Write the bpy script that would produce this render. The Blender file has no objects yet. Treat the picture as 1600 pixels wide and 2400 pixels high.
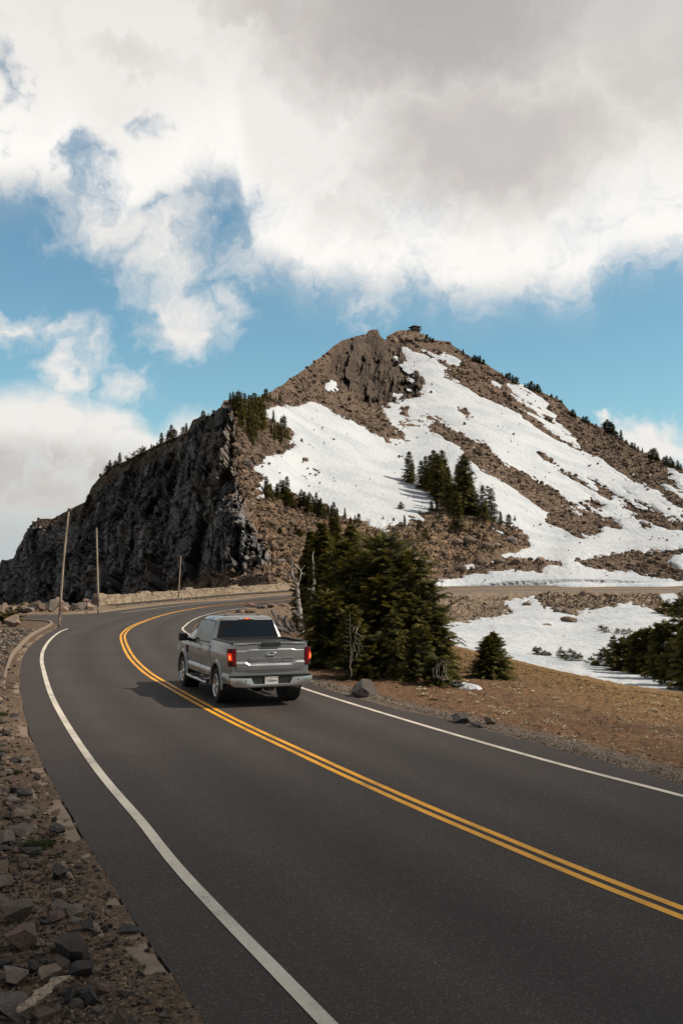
import bpy, bmesh, math, random
import numpy as np
from mathutils import Vector, Matrix, noise as mnoise
from mathutils.geometry import tessellate_polygon

R = math.radians
SC = bpy.context.scene
COL = SC.collection
rng = np.random.default_rng(7)
random.seed(7)

# ------------------------------------------------------------------ camera
HC, FPX, HORIZ = 2.94, 2333.0, 1349.0      # lens height above the road, focal length and horizon in photo pixels (1600 x 2400)
PITCH = math.atan((HORIZ - 1200) / FPX)
cam_d = bpy.data.cameras.new('camera')
cam_d.sensor_fit = 'VERTICAL'
cam_d.sensor_height = 36.0
cam_d.sensor_width = 24.0
cam_d.lens = 36.0 * FPX / 2400
cam_d.clip_start = 0.1
cam_d.clip_end = 20000
cam = bpy.data.objects.new('camera', cam_d)
COL.objects.link(cam)
cam.location = (0, 0, HC)
cam.rotation_euler = (R(90) + PITCH, 0, 0)
SC.camera = cam

# ------------------------------------------------------------------ sun, exposure
SUN_DIR = Vector((0.715, -0.085, 0.70)).normalized()
SUN_EL = math.asin(SUN_DIR.z)
SUN_AZ = math.atan2(SUN_DIR.x, SUN_DIR.y)
sun_d = bpy.data.lights.new('sun', 'SUN')
sun_d.energy = 5.0
sun_d.angle = R(0.7)
sun_d.color = (1.0, 0.905, 0.76)
sun = bpy.data.objects.new('sun', sun_d)
COL.objects.link(sun)
sun.rotation_euler = (-SUN_DIR).to_track_quat('-Z', 'Y').to_euler()
vs = SC.view_settings
vs.view_transform = 'Standard'
vs.look = 'None'
vs.exposure = 0.0
vs.gamma = 1.0
SC.render.engine = 'CYCLES'
SC.cycles.max_bounces = 6
SC.cycles.transparent_max_bounces = 8
SC.cycles.use_denoising = True

# ------------------------------------------------------------------ node helper
class NT:
    def __init__(s, tree):
        s.t = tree
        s.n = tree.nodes
        s.l = tree.links
    def node(s, typ, **kw):
        n = s.n.new(typ)
        for k, v in kw.items():
            setattr(n, k, v)
        return n
    def put(s, sock, v):
        if v is None:
            return
        if hasattr(v, 'is_linked') or isinstance(v, bpy.types.NodeSocket):
            s.l.new(v, sock)
        else:
            if sock.type == 'RGBA' and not isinstance(v, (int, float)) and len(v) == 3:
                v = (*v, 1.0)
            sock.default_value = v
    def math(s, op, a, b=None, c=None, clamp=False):
        n = s.node('ShaderNodeMath', operation=op, use_clamp=clamp)
        s.put(n.inputs[0], a)
        if b is not None: s.put(n.inputs[1], b)
        if c is not None: s.put(n.inputs[2], c)
        return n.outputs[0]
    def vmath(s, op, a, b=None, scale=None):
        n = s.node('ShaderNodeVectorMath', operation=op)
        s.put(n.inputs[0], a)
        if b is not None: s.put(n.inputs[1], b)
        if scale is not None: s.put(n.inputs['Scale'], scale)
        return n.outputs['Value'] if op in ('LENGTH', 'DOT_PRODUCT', 'DISTANCE') else n.outputs['Vector']
    def sep(s, v):
        n = s.node('ShaderNodeSeparateXYZ')
        s.put(n.inputs[0], v)
        return n.outputs
    def comb(s, x, y, z):
        n = s.node('ShaderNodeCombineXYZ')
        for i, v in enumerate((x, y, z)): s.put(n.inputs[i], v)
        return n.outputs[0]
    def ss(s, v, lo, hi, a=0.0, b=1.0, kind='SMOOTHSTEP'):
        n = s.node('ShaderNodeMapRange', interpolation_type=kind)
        s.put(n.inputs['Value'], v)
        s.put(n.inputs['From Min'], lo); s.put(n.inputs['From Max'], hi)
        s.put(n.inputs['To Min'], a); s.put(n.inputs['To Max'], b)
        return n.outputs[0]
    def noise(s, vec, scale, detail=4.0, rough=0.55, dist=0.0, lac=2.0, out='Fac'):
        n = s.node('ShaderNodeTexNoise')
        if vec is not None: s.put(n.inputs['Vector'], vec)
        n.inputs['Scale'].default_value = scale
        n.inputs['Detail'].default_value = detail
        n.inputs['Roughness'].default_value = rough
        n.inputs['Lacunarity'].default_value = lac
        n.inputs['Distortion'].default_value = dist
        return n.outputs[out]
    def voro(s, vec, scale, feature='F1', out='Distance', rand=1.0):
        n = s.node('ShaderNodeTexVoronoi', feature=feature)
        if vec is not None: s.put(n.inputs['Vector'], vec)
        n.inputs['Scale'].default_value = scale
        n.inputs['Randomness'].default_value = rand
        return n.outputs[out]
    def mix(s, f, a, b, blend='MIX'):
        n = s.node('ShaderNodeMix', data_type='RGBA', blend_type=blend)
        s.put(n.inputs[0], f); s.put(n.inputs[6], a); s.put(n.inputs[7], b)
        return n.outputs[2]
    def ramp(s, f, stops):
        n = s.node('ShaderNodeValToRGB')
        cr = n.color_ramp
        while len(cr.elements) < len(stops): cr.elements.new(0.5)
        for e, (p, c) in zip(cr.elements, stops):
            e.position = p
            e.color = (*c, 1.0) if not isinstance(c, (int, float)) else (c, c, c, 1.0)
        s.put(n.inputs[0], f)
        return n.outputs[0]
    def curve(s, f, pts, lo, hi, vlo, vhi):
        # piecewise curve through pts, f in lo..hi, values in vlo..vhi
        n = s.node('ShaderNodeFloatCurve')
        cv = n.mapping.curves[0]
        n.mapping.use_clip = True
        q = [((x - lo) / (hi - lo), (y - vlo) / (vhi - vlo)) for x, y in pts]
        while len(cv.points) < len(q): cv.points.new(0.5, 0.5)
        for p, (x, y) in zip(cv.points, q):
            p.location = (x, y)
            p.handle_type = 'AUTO_CLAMPED'
        n.mapping.update()
        s.put(n.inputs['Value'], s.ss(f, lo, hi, 0, 1, 'LINEAR'))
        return s.math('MULTIPLY_ADD', n.outputs[0], vhi - vlo, vlo)

# ------------------------------------------------------------------ sky: clear air and clouds fixed in azimuth / elevation (degrees)
def azel(px, py):
    x, u = (px - 800) / FPX, (1200 - py) / FPX
    y, z = math.cos(PITCH) - u * math.sin(PITCH), math.sin(PITCH) + u * math.cos(PITCH)
    return math.degrees(math.atan2(x, y)), math.degrees(math.atan2(z, math.hypot(x, y)))

world = bpy.data.worlds.new('World')
SC.world = world
world.use_nodes = True
def build_world():
    t = NT(world.node_tree)
    t.n.clear()
    D = t.node('ShaderNodeTexCoord').outputs['Generated']
    dx, dy, dz = t.sep(D)
    az = t.math('MULTIPLY', t.math('ARCTAN2', dx, dy), 180 / math.pi)
    el = t.math('MULTIPLY', t.math('ARCSINE', dz), 180 / math.pi)
    P0 = t.comb(az, el, 0.0)
    w1 = t.vmath('SUBTRACT', t.noise(P0, 0.22, 3, 0.55, out='Color'), (0.5, 0.5, 0.5))
    w2 = t.vmath('SUBTRACT', t.noise(t.vmath('ADD', P0, (9, 3, 4)), 0.8, 4, 0.6, out='Color'), (0.5, 0.5, 0.5))
    P = t.vmath('ADD', P0, t.vmath('ADD', t.vmath('SCALE', w1, scale=5.0), t.vmath('SCALE', w2, scale=2.6)))
    P = t.vmath('MULTIPLY', P, (1, 1, 0))
    sky = t.node('ShaderNodeTexSky', sky_type='NISHITA')
    sky.sun_disc = False
    sky.sun_elevation = SUN_EL
    sky.sun_rotation = SUN_AZ
    sky.altitude = 300
    sky.air_density = 1.0
    sky.dust_density = 1.0
    sky.ozone_density = 1.6
    skyc = t.mix(1.0, sky.outputs[0], SKYTINT, 'MULTIPLY')
    skyc = t.vmath('SCALE', skyc, scale=SKYSTR)
    skyc = t.mix(t.ss(el, 8.0, 0.5, 0.0, 0.92), skyc, (0.52, 0.555, 0.60))
    # noises in direction space (degrees)
    n1 = t.noise(t.vmath('MULTIPLY', P, (1.0, 1.15, 1)), 0.16, 6, 0.58)
    n2 = t.noise(t.vmath('ADD', P, (31.0, 7.0, 3.0)), 0.55, 7, 0.64, 0.35)
    n3 = t.noise(t.vmath('ADD', P, (5.0, 57.0, 3.0)), 0.075, 3, 0.5)
    wob = t.math('MULTIPLY_ADD', t.math('SUBTRACT', n1, 0.5), 5.0, t.math('MULTIPLY', t.math('SUBTRACT', n2, 0.5), 4.4))
    def ell(cx, cy, rx, ry):
        a, e = azel(cx, cy)
        k = 180 / math.pi / FPX
        v = t.vmath('MULTIPLY', t.vmath('SUBTRACT', P, (a, e, 0)), (1 / (rx * k), 1 / (ry * k), 0))
        return t.math('SUBTRACT', 1.0, t.vmath('LENGTH', v))
    def hcurve(pts, lo=-24, hi=24, vlo=-2.0, vhi=30.0):
        q = []
        for px, py in pts:
            a, e = azel(px, py)
            q.append((a, e))
        return t.curve(az, q, lo, hi, vlo, vhi)
    mx = lambda a, b: t.math('MAXIMUM', a, b)
    mn = lambda a, b: t.math('MINIMUM', a, b)
    # the big cloud deck: elevation above its lower edge (degrees), edge traced in azimuth
    edge = hcurve([(-400, 520), (-60, 470), (60, 462), (140, 466), (190, 500), (270, 560), (330, 545), (390, 505), (470, 470), (535, 455), (575, 560), (605, 640),
                   (660, 655), (730, 692), (810, 690), (880, 712), (950, 690), (1010, 715), (1110, 728), (1210, 705), (1300, 712), (1370, 722), (1405, 680), (1470, 640), (1600, 628), (1900, 600)])
    A = t.math('SUBTRACT', el, edge)
    A0 = A
    A = t.math('MULTIPLY', A, 0.9)
    holes = None
    for cx, cy, rx, ry, s in ((215, 392, 55, 75, 4.0), (345, 312, 62, 36, 3.2), (5, 165, 42, 70, 4.0), (525, 475, 95, 50, 3.0), (400, 480, 120, 26, 1.5), (150, 285, 60, 28, 1.2), (20, 330, 45, 30, 1.4)):
        h = t.math('MULTIPLY', t.math('MAXIMUM', ell(cx, cy, rx * 1.5, ry * 1.5), 0.0), s)
        holes = h if holes is None else mx(holes, h)
    A = t.math('SUBTRACT', mn(A, t.ss(el, azel(800, 500)[1], azel(800, 250)[1], 1.9, 3.2)), holes)
    # tails hanging under the deck on the left
    B = None
    for cx, cy, rx, ry, s in ((385, 590, 150, 150, 2.1), (425, 735, 115, 100, 2.6), (555, 700, 35, 60, 1.4), (255, 520, 160, 90, 2.2), (560, 580, 60, 60, 1.0),
                              (150, 862, 66, 46, 2.1), (215, 825, 70, 30, 1.1), (305, 882, 68, 48, 2.1), (30, 765, 85, 42, 2.1), (120, 790, 80, 26, 1.2), (1535, 1040, 120, 75, 4.6), (1405, 1005, 25, 22, 2.5), (850, 735, 50, 22, 1.2)):
        h = t.math('MULTIPLY', t.math('SUBTRACT', ell(cx, cy, rx * 1.35, ry * 1.35), 0.24), s)
        B = h if B is None else mx(B, h)
    # cumulus bank low on the left
    top = hcurve([(-400, 860), (-50, 890), (60, 888), (130, 893), (200, 915), (270, 925), (330, 950), (372, 985), (400, 955), (450, 942), (520, 948), (600, 960), (700, 1050), (800, 1230), (1500, 1230), (1900, 1100)])
    C = t.math('SUBTRACT', top, el)
    C0 = C
    low = t.ss(el, azel(0, 1320)[1], azel(0, 1160)[1], 0.2, 2.4)
    C = mn(t.math('MULTIPLY', C, 1.5), low)
    dens = t.math('ADD', mx(mx(A, B), t.math('SUBTRACT', C, 0.55)), t.math('MULTIPLY', wob, 0.55))
    mask = t.ss(dens, -0.55, 2.1)
    veil = t.math('MULTIPLY', t.ss(A0, -2.2, 2.5), t.ss(t.math('ADD', n2, t.math('MULTIPLY', n1, 0.5)), 0.5, 1.0, 0.12, 0.62))
    mask = t.math('ADD', mask, t.math('MULTIPLY', t.math('SUBTRACT', 1.0, mask), veil))
    # away from the photographed part of the sky the deck breaks into scattered clouds
    far = t.math('MAXIMUM', t.ss(el, 27, 46), t.ss(t.math('ABSOLUTE', az), 24, 44))
    scat = t.ss(t.math('ADD', n3, t.math('MULTIPLY', t.math('SUBTRACT', n1, 0.5), 0.45)), 0.40, 0.54)
    mask = t.math('ADD', t.math('MULTIPLY', mask, t.math('SUBTRACT', 1.0, far)), t.math('MULTIPLY', scat, far))
    mask = t.math('MULTIPLY', mask, t.ss(el, -6, 0))
    # brightness of the cloud: thin sunlit edges bright, thick middle grey
    thickA = t.ss(t.math('ADD', A0, t.math('MULTIPLY', wob, 0.55)), 1.4, 11.0)
    grey = None
    for cx, cy, rx, ry, s in ((1010, 60, 560, 240, 0.95), (1150, 330, 430, 230, 0.62), (1560, 60, 330, 260, 0.45), (700, 20, 260, 90, 0.6), (830, 560, 160, 120, 0.35), (330, 150, 160, 60, 0.22)):
        h = t.math('MULTIPLY', t.ss(ell(cx, cy, rx, ry), 0.0, 0.75), s)
        grey = h if grey is None else mx(grey, h)
    grey = t.math('MULTIPLY_ADD', t.math('SUBTRACT', n1, 0.5), 0.75, grey)
    grey = t.math('MULTIPLY', t.math('MAXIMUM', grey, 0.0), t.ss(A0, 1.5, 6.5))
    greyC = t.math('MULTIPLY', t.ss(t.math('ADD', C0, wob), 1.2, 5.5), t.ss(el, 8.5, 6.5))
    greyC = t.math('MULTIPLY', greyC, t.ss(t.math('ADD', n1, t.math('MULTIPLY', n2, 0.5)), 0.55, 0.9, 0.45, 1.0))
    g = mx(grey, t.math('MULTIPLY', greyC, 0.8))
    puff = t.math('MULTIPLY', t.math('SUBTRACT', n2, 0.5), t.ss(A0, 0.5, 7.0, 0.9, 0.25))
    g = t.math('ADD', g, t.math('MULTIPLY', puff, -0.5))
    cc = t.ramp(g, [(0.0, (0.87, 0.845, 0.81)), (0.25, (0.73, 0.70, 0.67)), (0.55, (0.62, 0.585, 0.56)), (0.85, (0.53, 0.502, 0.485)), (1.0, (0.49, 0.465, 0.45))])
    edgeb = t.math('MULTIPLY', t.ss(A0, 0.3, 2.2), t.ss(A0, 7.0, 2.5))
    cc = t.vmath('SCALE', cc, scale=t.math('MULTIPLY_ADD', edgeb, 0.14, 1.0))
    cc = t.vmath('SCALE', cc, scale=t.math('MULTIPLY_ADD', far, -0.52, 1.0))      # overhead and behind, the cloud bases are grey
    cc = t.mix(far, cc, t.vmath('MULTIPLY', cc, (1.10, 1.0, 0.88)))
    out = t.mix(mask, skyc, cc)
    bg = t.node('ShaderNodeBackground')
    t.put(bg.inputs[0], out)
    bg.inputs[1].default_value = 1.0
    o = t.node('ShaderNodeOutputWorld')
    t.l.new(bg.outputs[0], o.inputs[0])
SKYTINT = (0.80, 1.07, 0.97)
SKYSTR = 0.13
build_world()

# ------------------------------------------------------------------ maths
def ray(px, py):
    x, u = (np.asarray(px, float) - 800) / FPX, (1200 - np.asarray(py, float)) / FPX
    y, z = math.cos(PITCH) - u * math.sin(PITCH), math.sin(PITCH) + u * math.cos(PITCH)
    return x / y, z / y
def at(px, py, Y):
    a, b = ray(px, py)
    Y = np.asarray(Y, float)
    return np.stack([a * Y, Y + 0 * a, HC + b * Y], -1)
def topx(P):
    P = np.asarray(P, float)
    x, y, z = P[..., 0], P[..., 1], P[..., 2] - HC
    f = y * math.cos(PITCH) + z * math.sin(PITCH)
    u = -y * math.sin(PITCH) + z * math.cos(PITCH)
    return 800 + FPX * x / f, 1200 - FPX * u / f
def sstep(x, a, b):
    t = np.clip((np.asarray(x, float) - a) / (b - a), 0, 1)
    return t * t * (3 - 2 * t)
def hsh(ix, iy, iz, seed=0):
    h = (ix.astype(np.int64) * 374761393 + iy.astype(np.int64) * 668265263 + iz.astype(np.int64) * 2147483647 + seed * 1274126177) & 0xffffffff
    h = ((h ^ (h >> 13)) * 1274126177) & 0xffffffff
    h = ((h ^ (h >> 16)) * 2246822519) & 0xffffffff
    return ((h ^ (h >> 15)) & 0xffffff) / float(0xffffff)
def vnoise(p, seed=0):
    i = np.floor(p).astype(np.int64)
    f = p - i
    f = f * f * f * (f * (f * 6 - 15) + 10)
    r = 0
    for a in (0, 1):
        for b in (0, 1):
            for c in (0, 1):
                w = (f[:, 0] if a else 1 - f[:, 0]) * (f[:, 1] if b else 1 - f[:, 1]) * (f[:, 2] if c else 1 - f[:, 2])
                r = r + w * hsh(i[:, 0] + a, i[:, 1] + b, i[:, 2] + c, seed)
    return r * 2 - 1
def fbm(p, o=4, g=0.5, seed=0):
    s, a, r = 0, 1.0, 0
    for k in range(o):
        r = r + a * vnoise(p * (2.03 ** k) + 17.3 * k, seed + k)
        s += a
        a *= g
    return r / s
def cell(p, seed=0):
    """facet noise: nearest feature point -> tilted plane per cell, plus F1, F2 and a cell id"""
    i = np.floor(p).astype(np.int64)
    n = len(p)
    F1 = np.full(n, 9.0); F2 = np.full(n, 9.0); ID = np.zeros(n); D = np.zeros((n, 3)); TL = np.zeros((n, 3))
    for a in (-1, 0, 1):
        for b in (-1, 0, 1):
            for c in (-1, 0, 1):
                q = i + np.array([a, b, c])
                fx = np.stack([hsh(q[:, 0], q[:, 1], q[:, 2], seed + k) for k in (1, 2, 3)], -1)
                d = p - (q + fx)
                r = np.sqrt((d * d).sum(1))
                m = r < F1
                F2 = np.where(m, F1, np.minimum(F2, r))
                F1 = np.where(m, r, F1)
                hid = hsh(q[:, 0], q[:, 1], q[:, 2], seed + 9)
                ID = np.where(m, hid, ID)
                D = np.where(m[:, None], d, D)
                TL = np.where(m[:, None], fx * 2 - 1, TL)
    return F1, F2, ID, (D * TL).sum(1)
def tps(P, V):
    P = np.asarray(P, float); V = np.asarray(V, float)
    def U(r2): return np.where(r2 > 1e-12, r2 * np.log(r2 + 1e-12), 0.0)
    n, d = P.shape
    K = U(((P[:, None] - P[None]) ** 2).sum(-1)) + 1e-4 * np.eye(n)
    Q = np.c_[np.ones(n), P]
    A = np.block([[K, Q], [Q.T, np.zeros((d + 1, d + 1))]])
    w = np.linalg.solve(A, np.r_[V, np.zeros(d + 1)])
    def f(X):
        X = np.asarray(X, float)
        sh = X.shape[:-1]
        X = X.reshape(-1, d)
        out = np.empty(len(X))
        for k in range(0, len(X), 20000):
            x = X[k:k + 20000]
            out[k:k + 20000] = U(((x[:, None] - P[None]) ** 2).sum(-1)) @ w[:n] + w[n] + x @ w[n + 1:]
        return out.reshape(sh)
    return f
def inpoly(px, py, poly):
    px = np.asarray(px, float); py = np.asarray(py, float)
    r = np.zeros(px.shape, bool)
    n = len(poly)
    for i in range(n):
        x0, y0 = poly[i]; x1, y1 = poly[(i + 1) % n]
        if y0 == y1: continue
        c = ((y0 > py) != (y1 > py)) & (px < (x1 - x0) * (py - y0) / (y1 - y0) + x0)
        r ^= c
    return r
def spline(P, step=0.5):
    """Catmull-Rom through points, resampled at about `step`"""
    P = np.asarray(P, float)
    Q = np.vstack([2 * P[0] - P[1], P, 2 * P[-1] - P[-2]])
    out = []
    for k in range(1, len(Q) - 2):
        a, b, c, d = Q[k - 1:k + 3]
        n = max(2, int(np.linalg.norm(c - b) / step))
        for t in np.linspace(0, 1, n, endpoint=False):
            out.append(0.5 * ((2 * b) + (c - a) * t + (2 * a - 5 * b + 4 * c - d) * t * t + (3 * b - a - 3 * c + d) * t ** 3))
    out.append(P[-1])
    return np.array(out)
def smooth(P, it=1):
    P = P.copy()
    for _ in range(it):
        P[1:-1] = 0.25 * P[:-2] + 0.5 * P[1:-1] + 0.25 * P[2:]
    return P

# ------------------------------------------------------------------ mesh helpers
def mesh_np(name, V, F, mat=None, smooth_=False, attrs=None, cols=None):
    V = np.asarray(V, np.float32); F = np.asarray(F, np.int32)
    me = bpy.data.meshes.new(name)
    me.vertices.add(len(V))
    me.vertices.foreach_set('co', V.ravel())
    k = F.shape[1]
    me.loops.add(F.size)
    me.loops.foreach_set('vertex_index', F.ravel())
    me.polygons.add(len(F))
    me.polygons.foreach_set('loop_start', np.arange(0, F.size, k, dtype=np.int32))
    try:
        me.polygons.foreach_set('loop_total', np.full(len(F), k, np.int32))
    except Exception:
        pass
    me.polygons.foreach_set('use_smooth', np.full(len(F), smooth_, bool))
    for an, av in (attrs or {}).items():
        a = me.attributes.new(an, 'FLOAT', 'POINT')
        a.data.foreach_set('value', np.asarray(av, np.float32))
    for an, av in (cols or {}).items():
        a = me.attributes.new(an, 'FLOAT_COLOR', 'POINT')
        a.data.foreach_set('color', np.c_[np.asarray(av, np.float32), np.ones(len(V), np.float32)].ravel())
    if mat is not None: me.materials.append(mat)
    me.update(calc_edges=True)
    me.validate()
    return me
def link(name, me, parent=None, loc=None, rot=None, scale=None):
    o = bpy.data.objects.new(name, me)
    COL.objects.link(o)
    if parent is not None: o.parent = parent
    if loc is not None: o.location = [float(c) for c in loc]
    if rot is not None: o.rotation_euler = [float(c) for c in rot]
    if scale is not None: o.scale = [float(c) for c in (scale if hasattr(scale, '__len__') else (scale,) * 3)]
    return o
def tag(o, label, cat, group=None, kind=None):
    o['label'] = label
    o['category'] = cat
    if group: o['group'] = group
    if kind: o['kind'] = kind
    return o
def struct(o):
    o['kind'] = 'structure'
    return o
def thing(name, label, cat, loc=(0, 0, 0), rotz=0.0, group=None):
    return tag(link(name, None, None, loc, (0, 0, rotz)), label, cat, group)
def gridfaces(nr, nc, keep=None):
    i = np.arange(nr * nc).reshape(nr, nc)
    F = np.stack([i[:-1, :-1], i[:-1, 1:], i[1:, 1:], i[1:, :-1]], -1).reshape(-1, 4)
    return F if keep is None else F[keep.reshape(-1)]
def compact(V, F, *att):
    u, inv = np.unique(F.ravel(), return_inverse=True)
    return (V[u], inv.reshape(F.shape)) + tuple(a[u] for a in att)
class MB:
    """collects shapes into ONE mesh"""
    def __init__(s): s.v = []; s.f = []; s.n = 0
    def add(s, V, F):
        s.v.extend([tuple(map(float, p)) for p in V])
        s.f.extend([tuple(int(i) + s.n for i in f) for f in F])
        s.n = len(s.v)
        return s
    def box(s, lo, hi, M=None):
        x0, y0, z0 = lo; x1, y1, z1 = hi
        V = [(x0, y0, z0), (x1, y0, z0), (x1, y1, z0), (x0, y1, z0), (x0, y0, z1), (x1, y0, z1), (x1, y1, z1), (x0, y1, z1)]
        if M is not None: V = [tuple(M @ Vector(p)) for p in V]
        return s.add(V, [(3, 2, 1, 0), (4, 5, 6, 7), (0, 1, 5, 4), (1, 2, 6, 5), (2, 3, 7, 6), (3, 0, 4, 7)])
    def tube(s, pts, rad, n=8, cap=True):
        pts = np.asarray(pts, float)
        rad = np.broadcast_to(np.asarray(rad, float), (len(pts),))
        V = []; F = []
        up = np.array([0.13, 0.31, 0.94])
        for i, p in enumerate(pts):
            d = pts[min(i + 1, len(pts) - 1)] - pts[max(i - 1, 0)]
            d = d / (np.linalg.norm(d) + 1e-9)
            a = np.cross(d, up)
            if np.linalg.norm(a) < 0.1: a = np.cross(d, (1.0, 0, 0))
            a /= np.linalg.norm(a)
            b = np.cross(d, a)
            up = b * 1.0
            up = np.cross(a, d)
            for k in range(n):
                t = 2 * math.pi * k / n
                V.append(p + rad[i] * (a * math.cos(t) + b * math.sin(t)))
        for i in range(len(pts) - 1):
            for k in range(n):
                F.append((i * n + k, i * n + (k + 1) % n, (i + 1) * n + (k + 1) % n, (i + 1) * n + k))
        if cap:
            F.append(tuple(range(n))[::-1])
            F.append(tuple((len(pts) - 1) * n + k for k in range(n)))
        return s.add(V, F)
    def prism(s, poly, axis, a, b):
        """extrude a 2-D polygon: axis 'x' -> poly is (y, z); 'y' -> (x, z); 'z' -> (x, y)"""
        def P(u, v, w):
            return (w, u, v) if axis == 'x' else (u, w, v) if axis == 'y' else (u, v, w)
        n = len(poly)
        V = [P(u, v, a) for u, v in poly] + [P(u, v, b) for u, v in poly]
        F = [tuple(range(n)), tuple(range(2 * n - 1, n - 1, -1))]
        F += [(i, i + n, (i + 1) % n + n, (i + 1) % n) for i in range(n)]
        return s.add(V, F)
    def lathe(s, prof, axis='x', n=32, M=None, arc=None):
        """revolve (r, h) profile"""
        V = []; F = []
        for r, h in prof:
            for k in range(n):
                t = 2 * math.pi * k / n
                c, q = r * math.cos(t), r * math.sin(t)
                p = (h, c, q) if axis == 'x' else (c, h, q) if axis == 'y' else (c, q, h)
                V.append(tuple(M @ Vector(p)) if M is not None else p)
        for i in range(len(prof) - 1):
            for k in range(n):
                F.append((i * n + k, i * n + (k + 1) % n, (i + 1) * n + (k + 1) % n, (i + 1) * n + k))
        return s.add(V, F)
    def mesh(s, name, mat=None, sm=False, bevel=0.0, angle=35, recalc=True):
        bm = bmesh.new()
        vs_ = [bm.verts.new(p) for p in s.v]
        for f in s.f:
            try: bm.faces.new([vs_[i] for i in f])
            except ValueError: pass
        if recalc: bmesh.ops.recalc_face_normals(bm, faces=bm.faces)
        if bevel > 0:
            bmesh.ops.bevel(bm, geom=[e for e in bm.edges if len(e.link_faces) == 2 and e.calc_face_angle(0) > R(angle)], offset=bevel, segments=2, affect='EDGES', profile=0.6)
        if sm:
            for f in bm.faces: f.smooth = True
            for e in bm.edges:
                if len(e.link_faces) == 2 and e.calc_face_angle(0) > R(angle): e.smooth = False
        me = bpy.data.meshes.new(name)
        bm.to_mesh(me)
        bm.free()
        if mat is not None: me.materials.append(mat)
        return me
    def build(s, name, mat=None, parent=None, sm=False, bevel=0.0, angle=35, loc=None, rot=None):
        return link(name, s.mesh(name, mat, sm, bevel, angle), parent, loc, rot)

# ------------------------------------------------------------------ materials
def material(name):
    m = bpy.data.materials.new(name)
    m.use_nodes = True
    t = NT(m.node_tree)
    b = t.n['Principled BSDF']
    return m, t, b
def simple(name, col, rough=0.6, metal=0.0, coat=0.0, emit=None, es=0.0, spec=None, var=0.0, vscale=8.0, bump=0.0, bscale=40.0):
    m, t, b = material(name)
    b.inputs['Roughness'].default_value = rough
    b.inputs['Metallic'].default_value = metal
    if coat: b.inputs['Coat Weight'].default_value = coat; b.inputs['Coat Roughness'].default_value = 0.05
    if spec is not None: b.inputs['Specular IOR Level'].default_value = spec
    co = t.node('ShaderNodeTexCoord').outputs['Object']
    if var > 0:
        n = t.noise(co, vscale, 5, 0.6)
        c = t.mix(t.ss(n, 0.25, 0.75), [v * (1 - var) for v in col], [min(1, v * (1 + var)) for v in col])
        t.put(b.inputs['Base Color'], c)
    else:
        t.put(b.inputs['Base Color'], col)
    if bump > 0:
        n = t.noise(co, bscale, 6, 0.6)
        bn = t.node('ShaderNodeBump')
        bn.inputs['Strength'].default_value = bump
        bn.inputs['Distance'].default_value = 1.0 / bscale
        t.put(bn.inputs['Height'], n)
        t.put(b.inputs['Normal'], bn.outputs[0])
    if emit:
        t.put(b.inputs['Emission Color'], emit)
        b.inputs['Emission Strength'].default_value = es
    return m
def bump_into(t, b, h, strength, dist):
    bn = t.node('ShaderNodeBump')
    bn.inputs['Strength'].default_value = strength
    bn.inputs['Distance'].default_value = dist
    t.put(bn.inputs['Height'], h)
    t.put(b.inputs['Normal'], bn.outputs[0])

# ================================================================== ROAD LEVEL
_far = [(232, 1418, 99), (312, 1411, 108), (402, 1403, 117), (491, 1395.5, 126), (580, 1389, 134), (683, 1382, 143),
        (402, 1416, 102), (536, 1407, 117), (683, 1394.6, 132),
        (1010, 1386, 146), (1010, 1373, 153.5), (1300, 1385, 149), (1300, 1372.5, 156), (1600, 1386, 150), (1600, 1373, 157), (1900, 1387, 152), (1900, 1374, 159)]
_fp = at([p[0] for p in _far], [p[1] for p in _far], [p[2] for p in _far])
_zp = [(x, y, 0.0) for x in (-60, -30, -10, 10, 40, 80) for y in (70, 88)] + [(-60, 120, -1.0), (-45, 104, 0.0), (-9, 112, 0.04), (-6, 120, 0.12), (-2, 132, 0.34), (5, 140, 0.55)]
_P = np.vstack([_fp, np.array(_zp)])
_G = tps(_P[:, :2] / 50.0, _P[:, 2])
def G(x, y):
    x = np.asarray(x, float); y = np.asarray(y, float)
    x, y = np.broadcast_arrays(x, y)
    w = sstep(y, 90, 104)
    z = np.zeros(x.shape)
    m = w > 0
    if m.any():
        z[m] = _G(np.stack([x[m], np.minimum(y[m], 175.0)], -1) / 50.0) * w[m]
    return z
def hit(px, py):
    """where the road level shows at a point of the photograph"""
    Y = 2.94 * FPX / max(py - HORIZ, 18.0)
    for _ in range(40):
        a, b = ray(px, py)
        z = float(G(a * Y, Y))
        Y = 0.5 * Y + 0.5 * min(200.0, (z - HC) / float(b))
    return float(ray(px, py)[0]) * Y, Y
def path(pts, step=0.5, it=2):
    P = [hit(*p) if (p[0] > -5000 and len(p) == 2) else p[1:] for p in pts]
    return smooth(spline(np.array(P, float), step), it)
W_ = lambda x, y: (None, x, y)
def path2(pts, step=0.5, it=2):
    P = [(p[1], p[2]) if p[0] is None else hit(*p) for p in pts]
    return smooth(spline(np.array(P, float), step), it)

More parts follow.
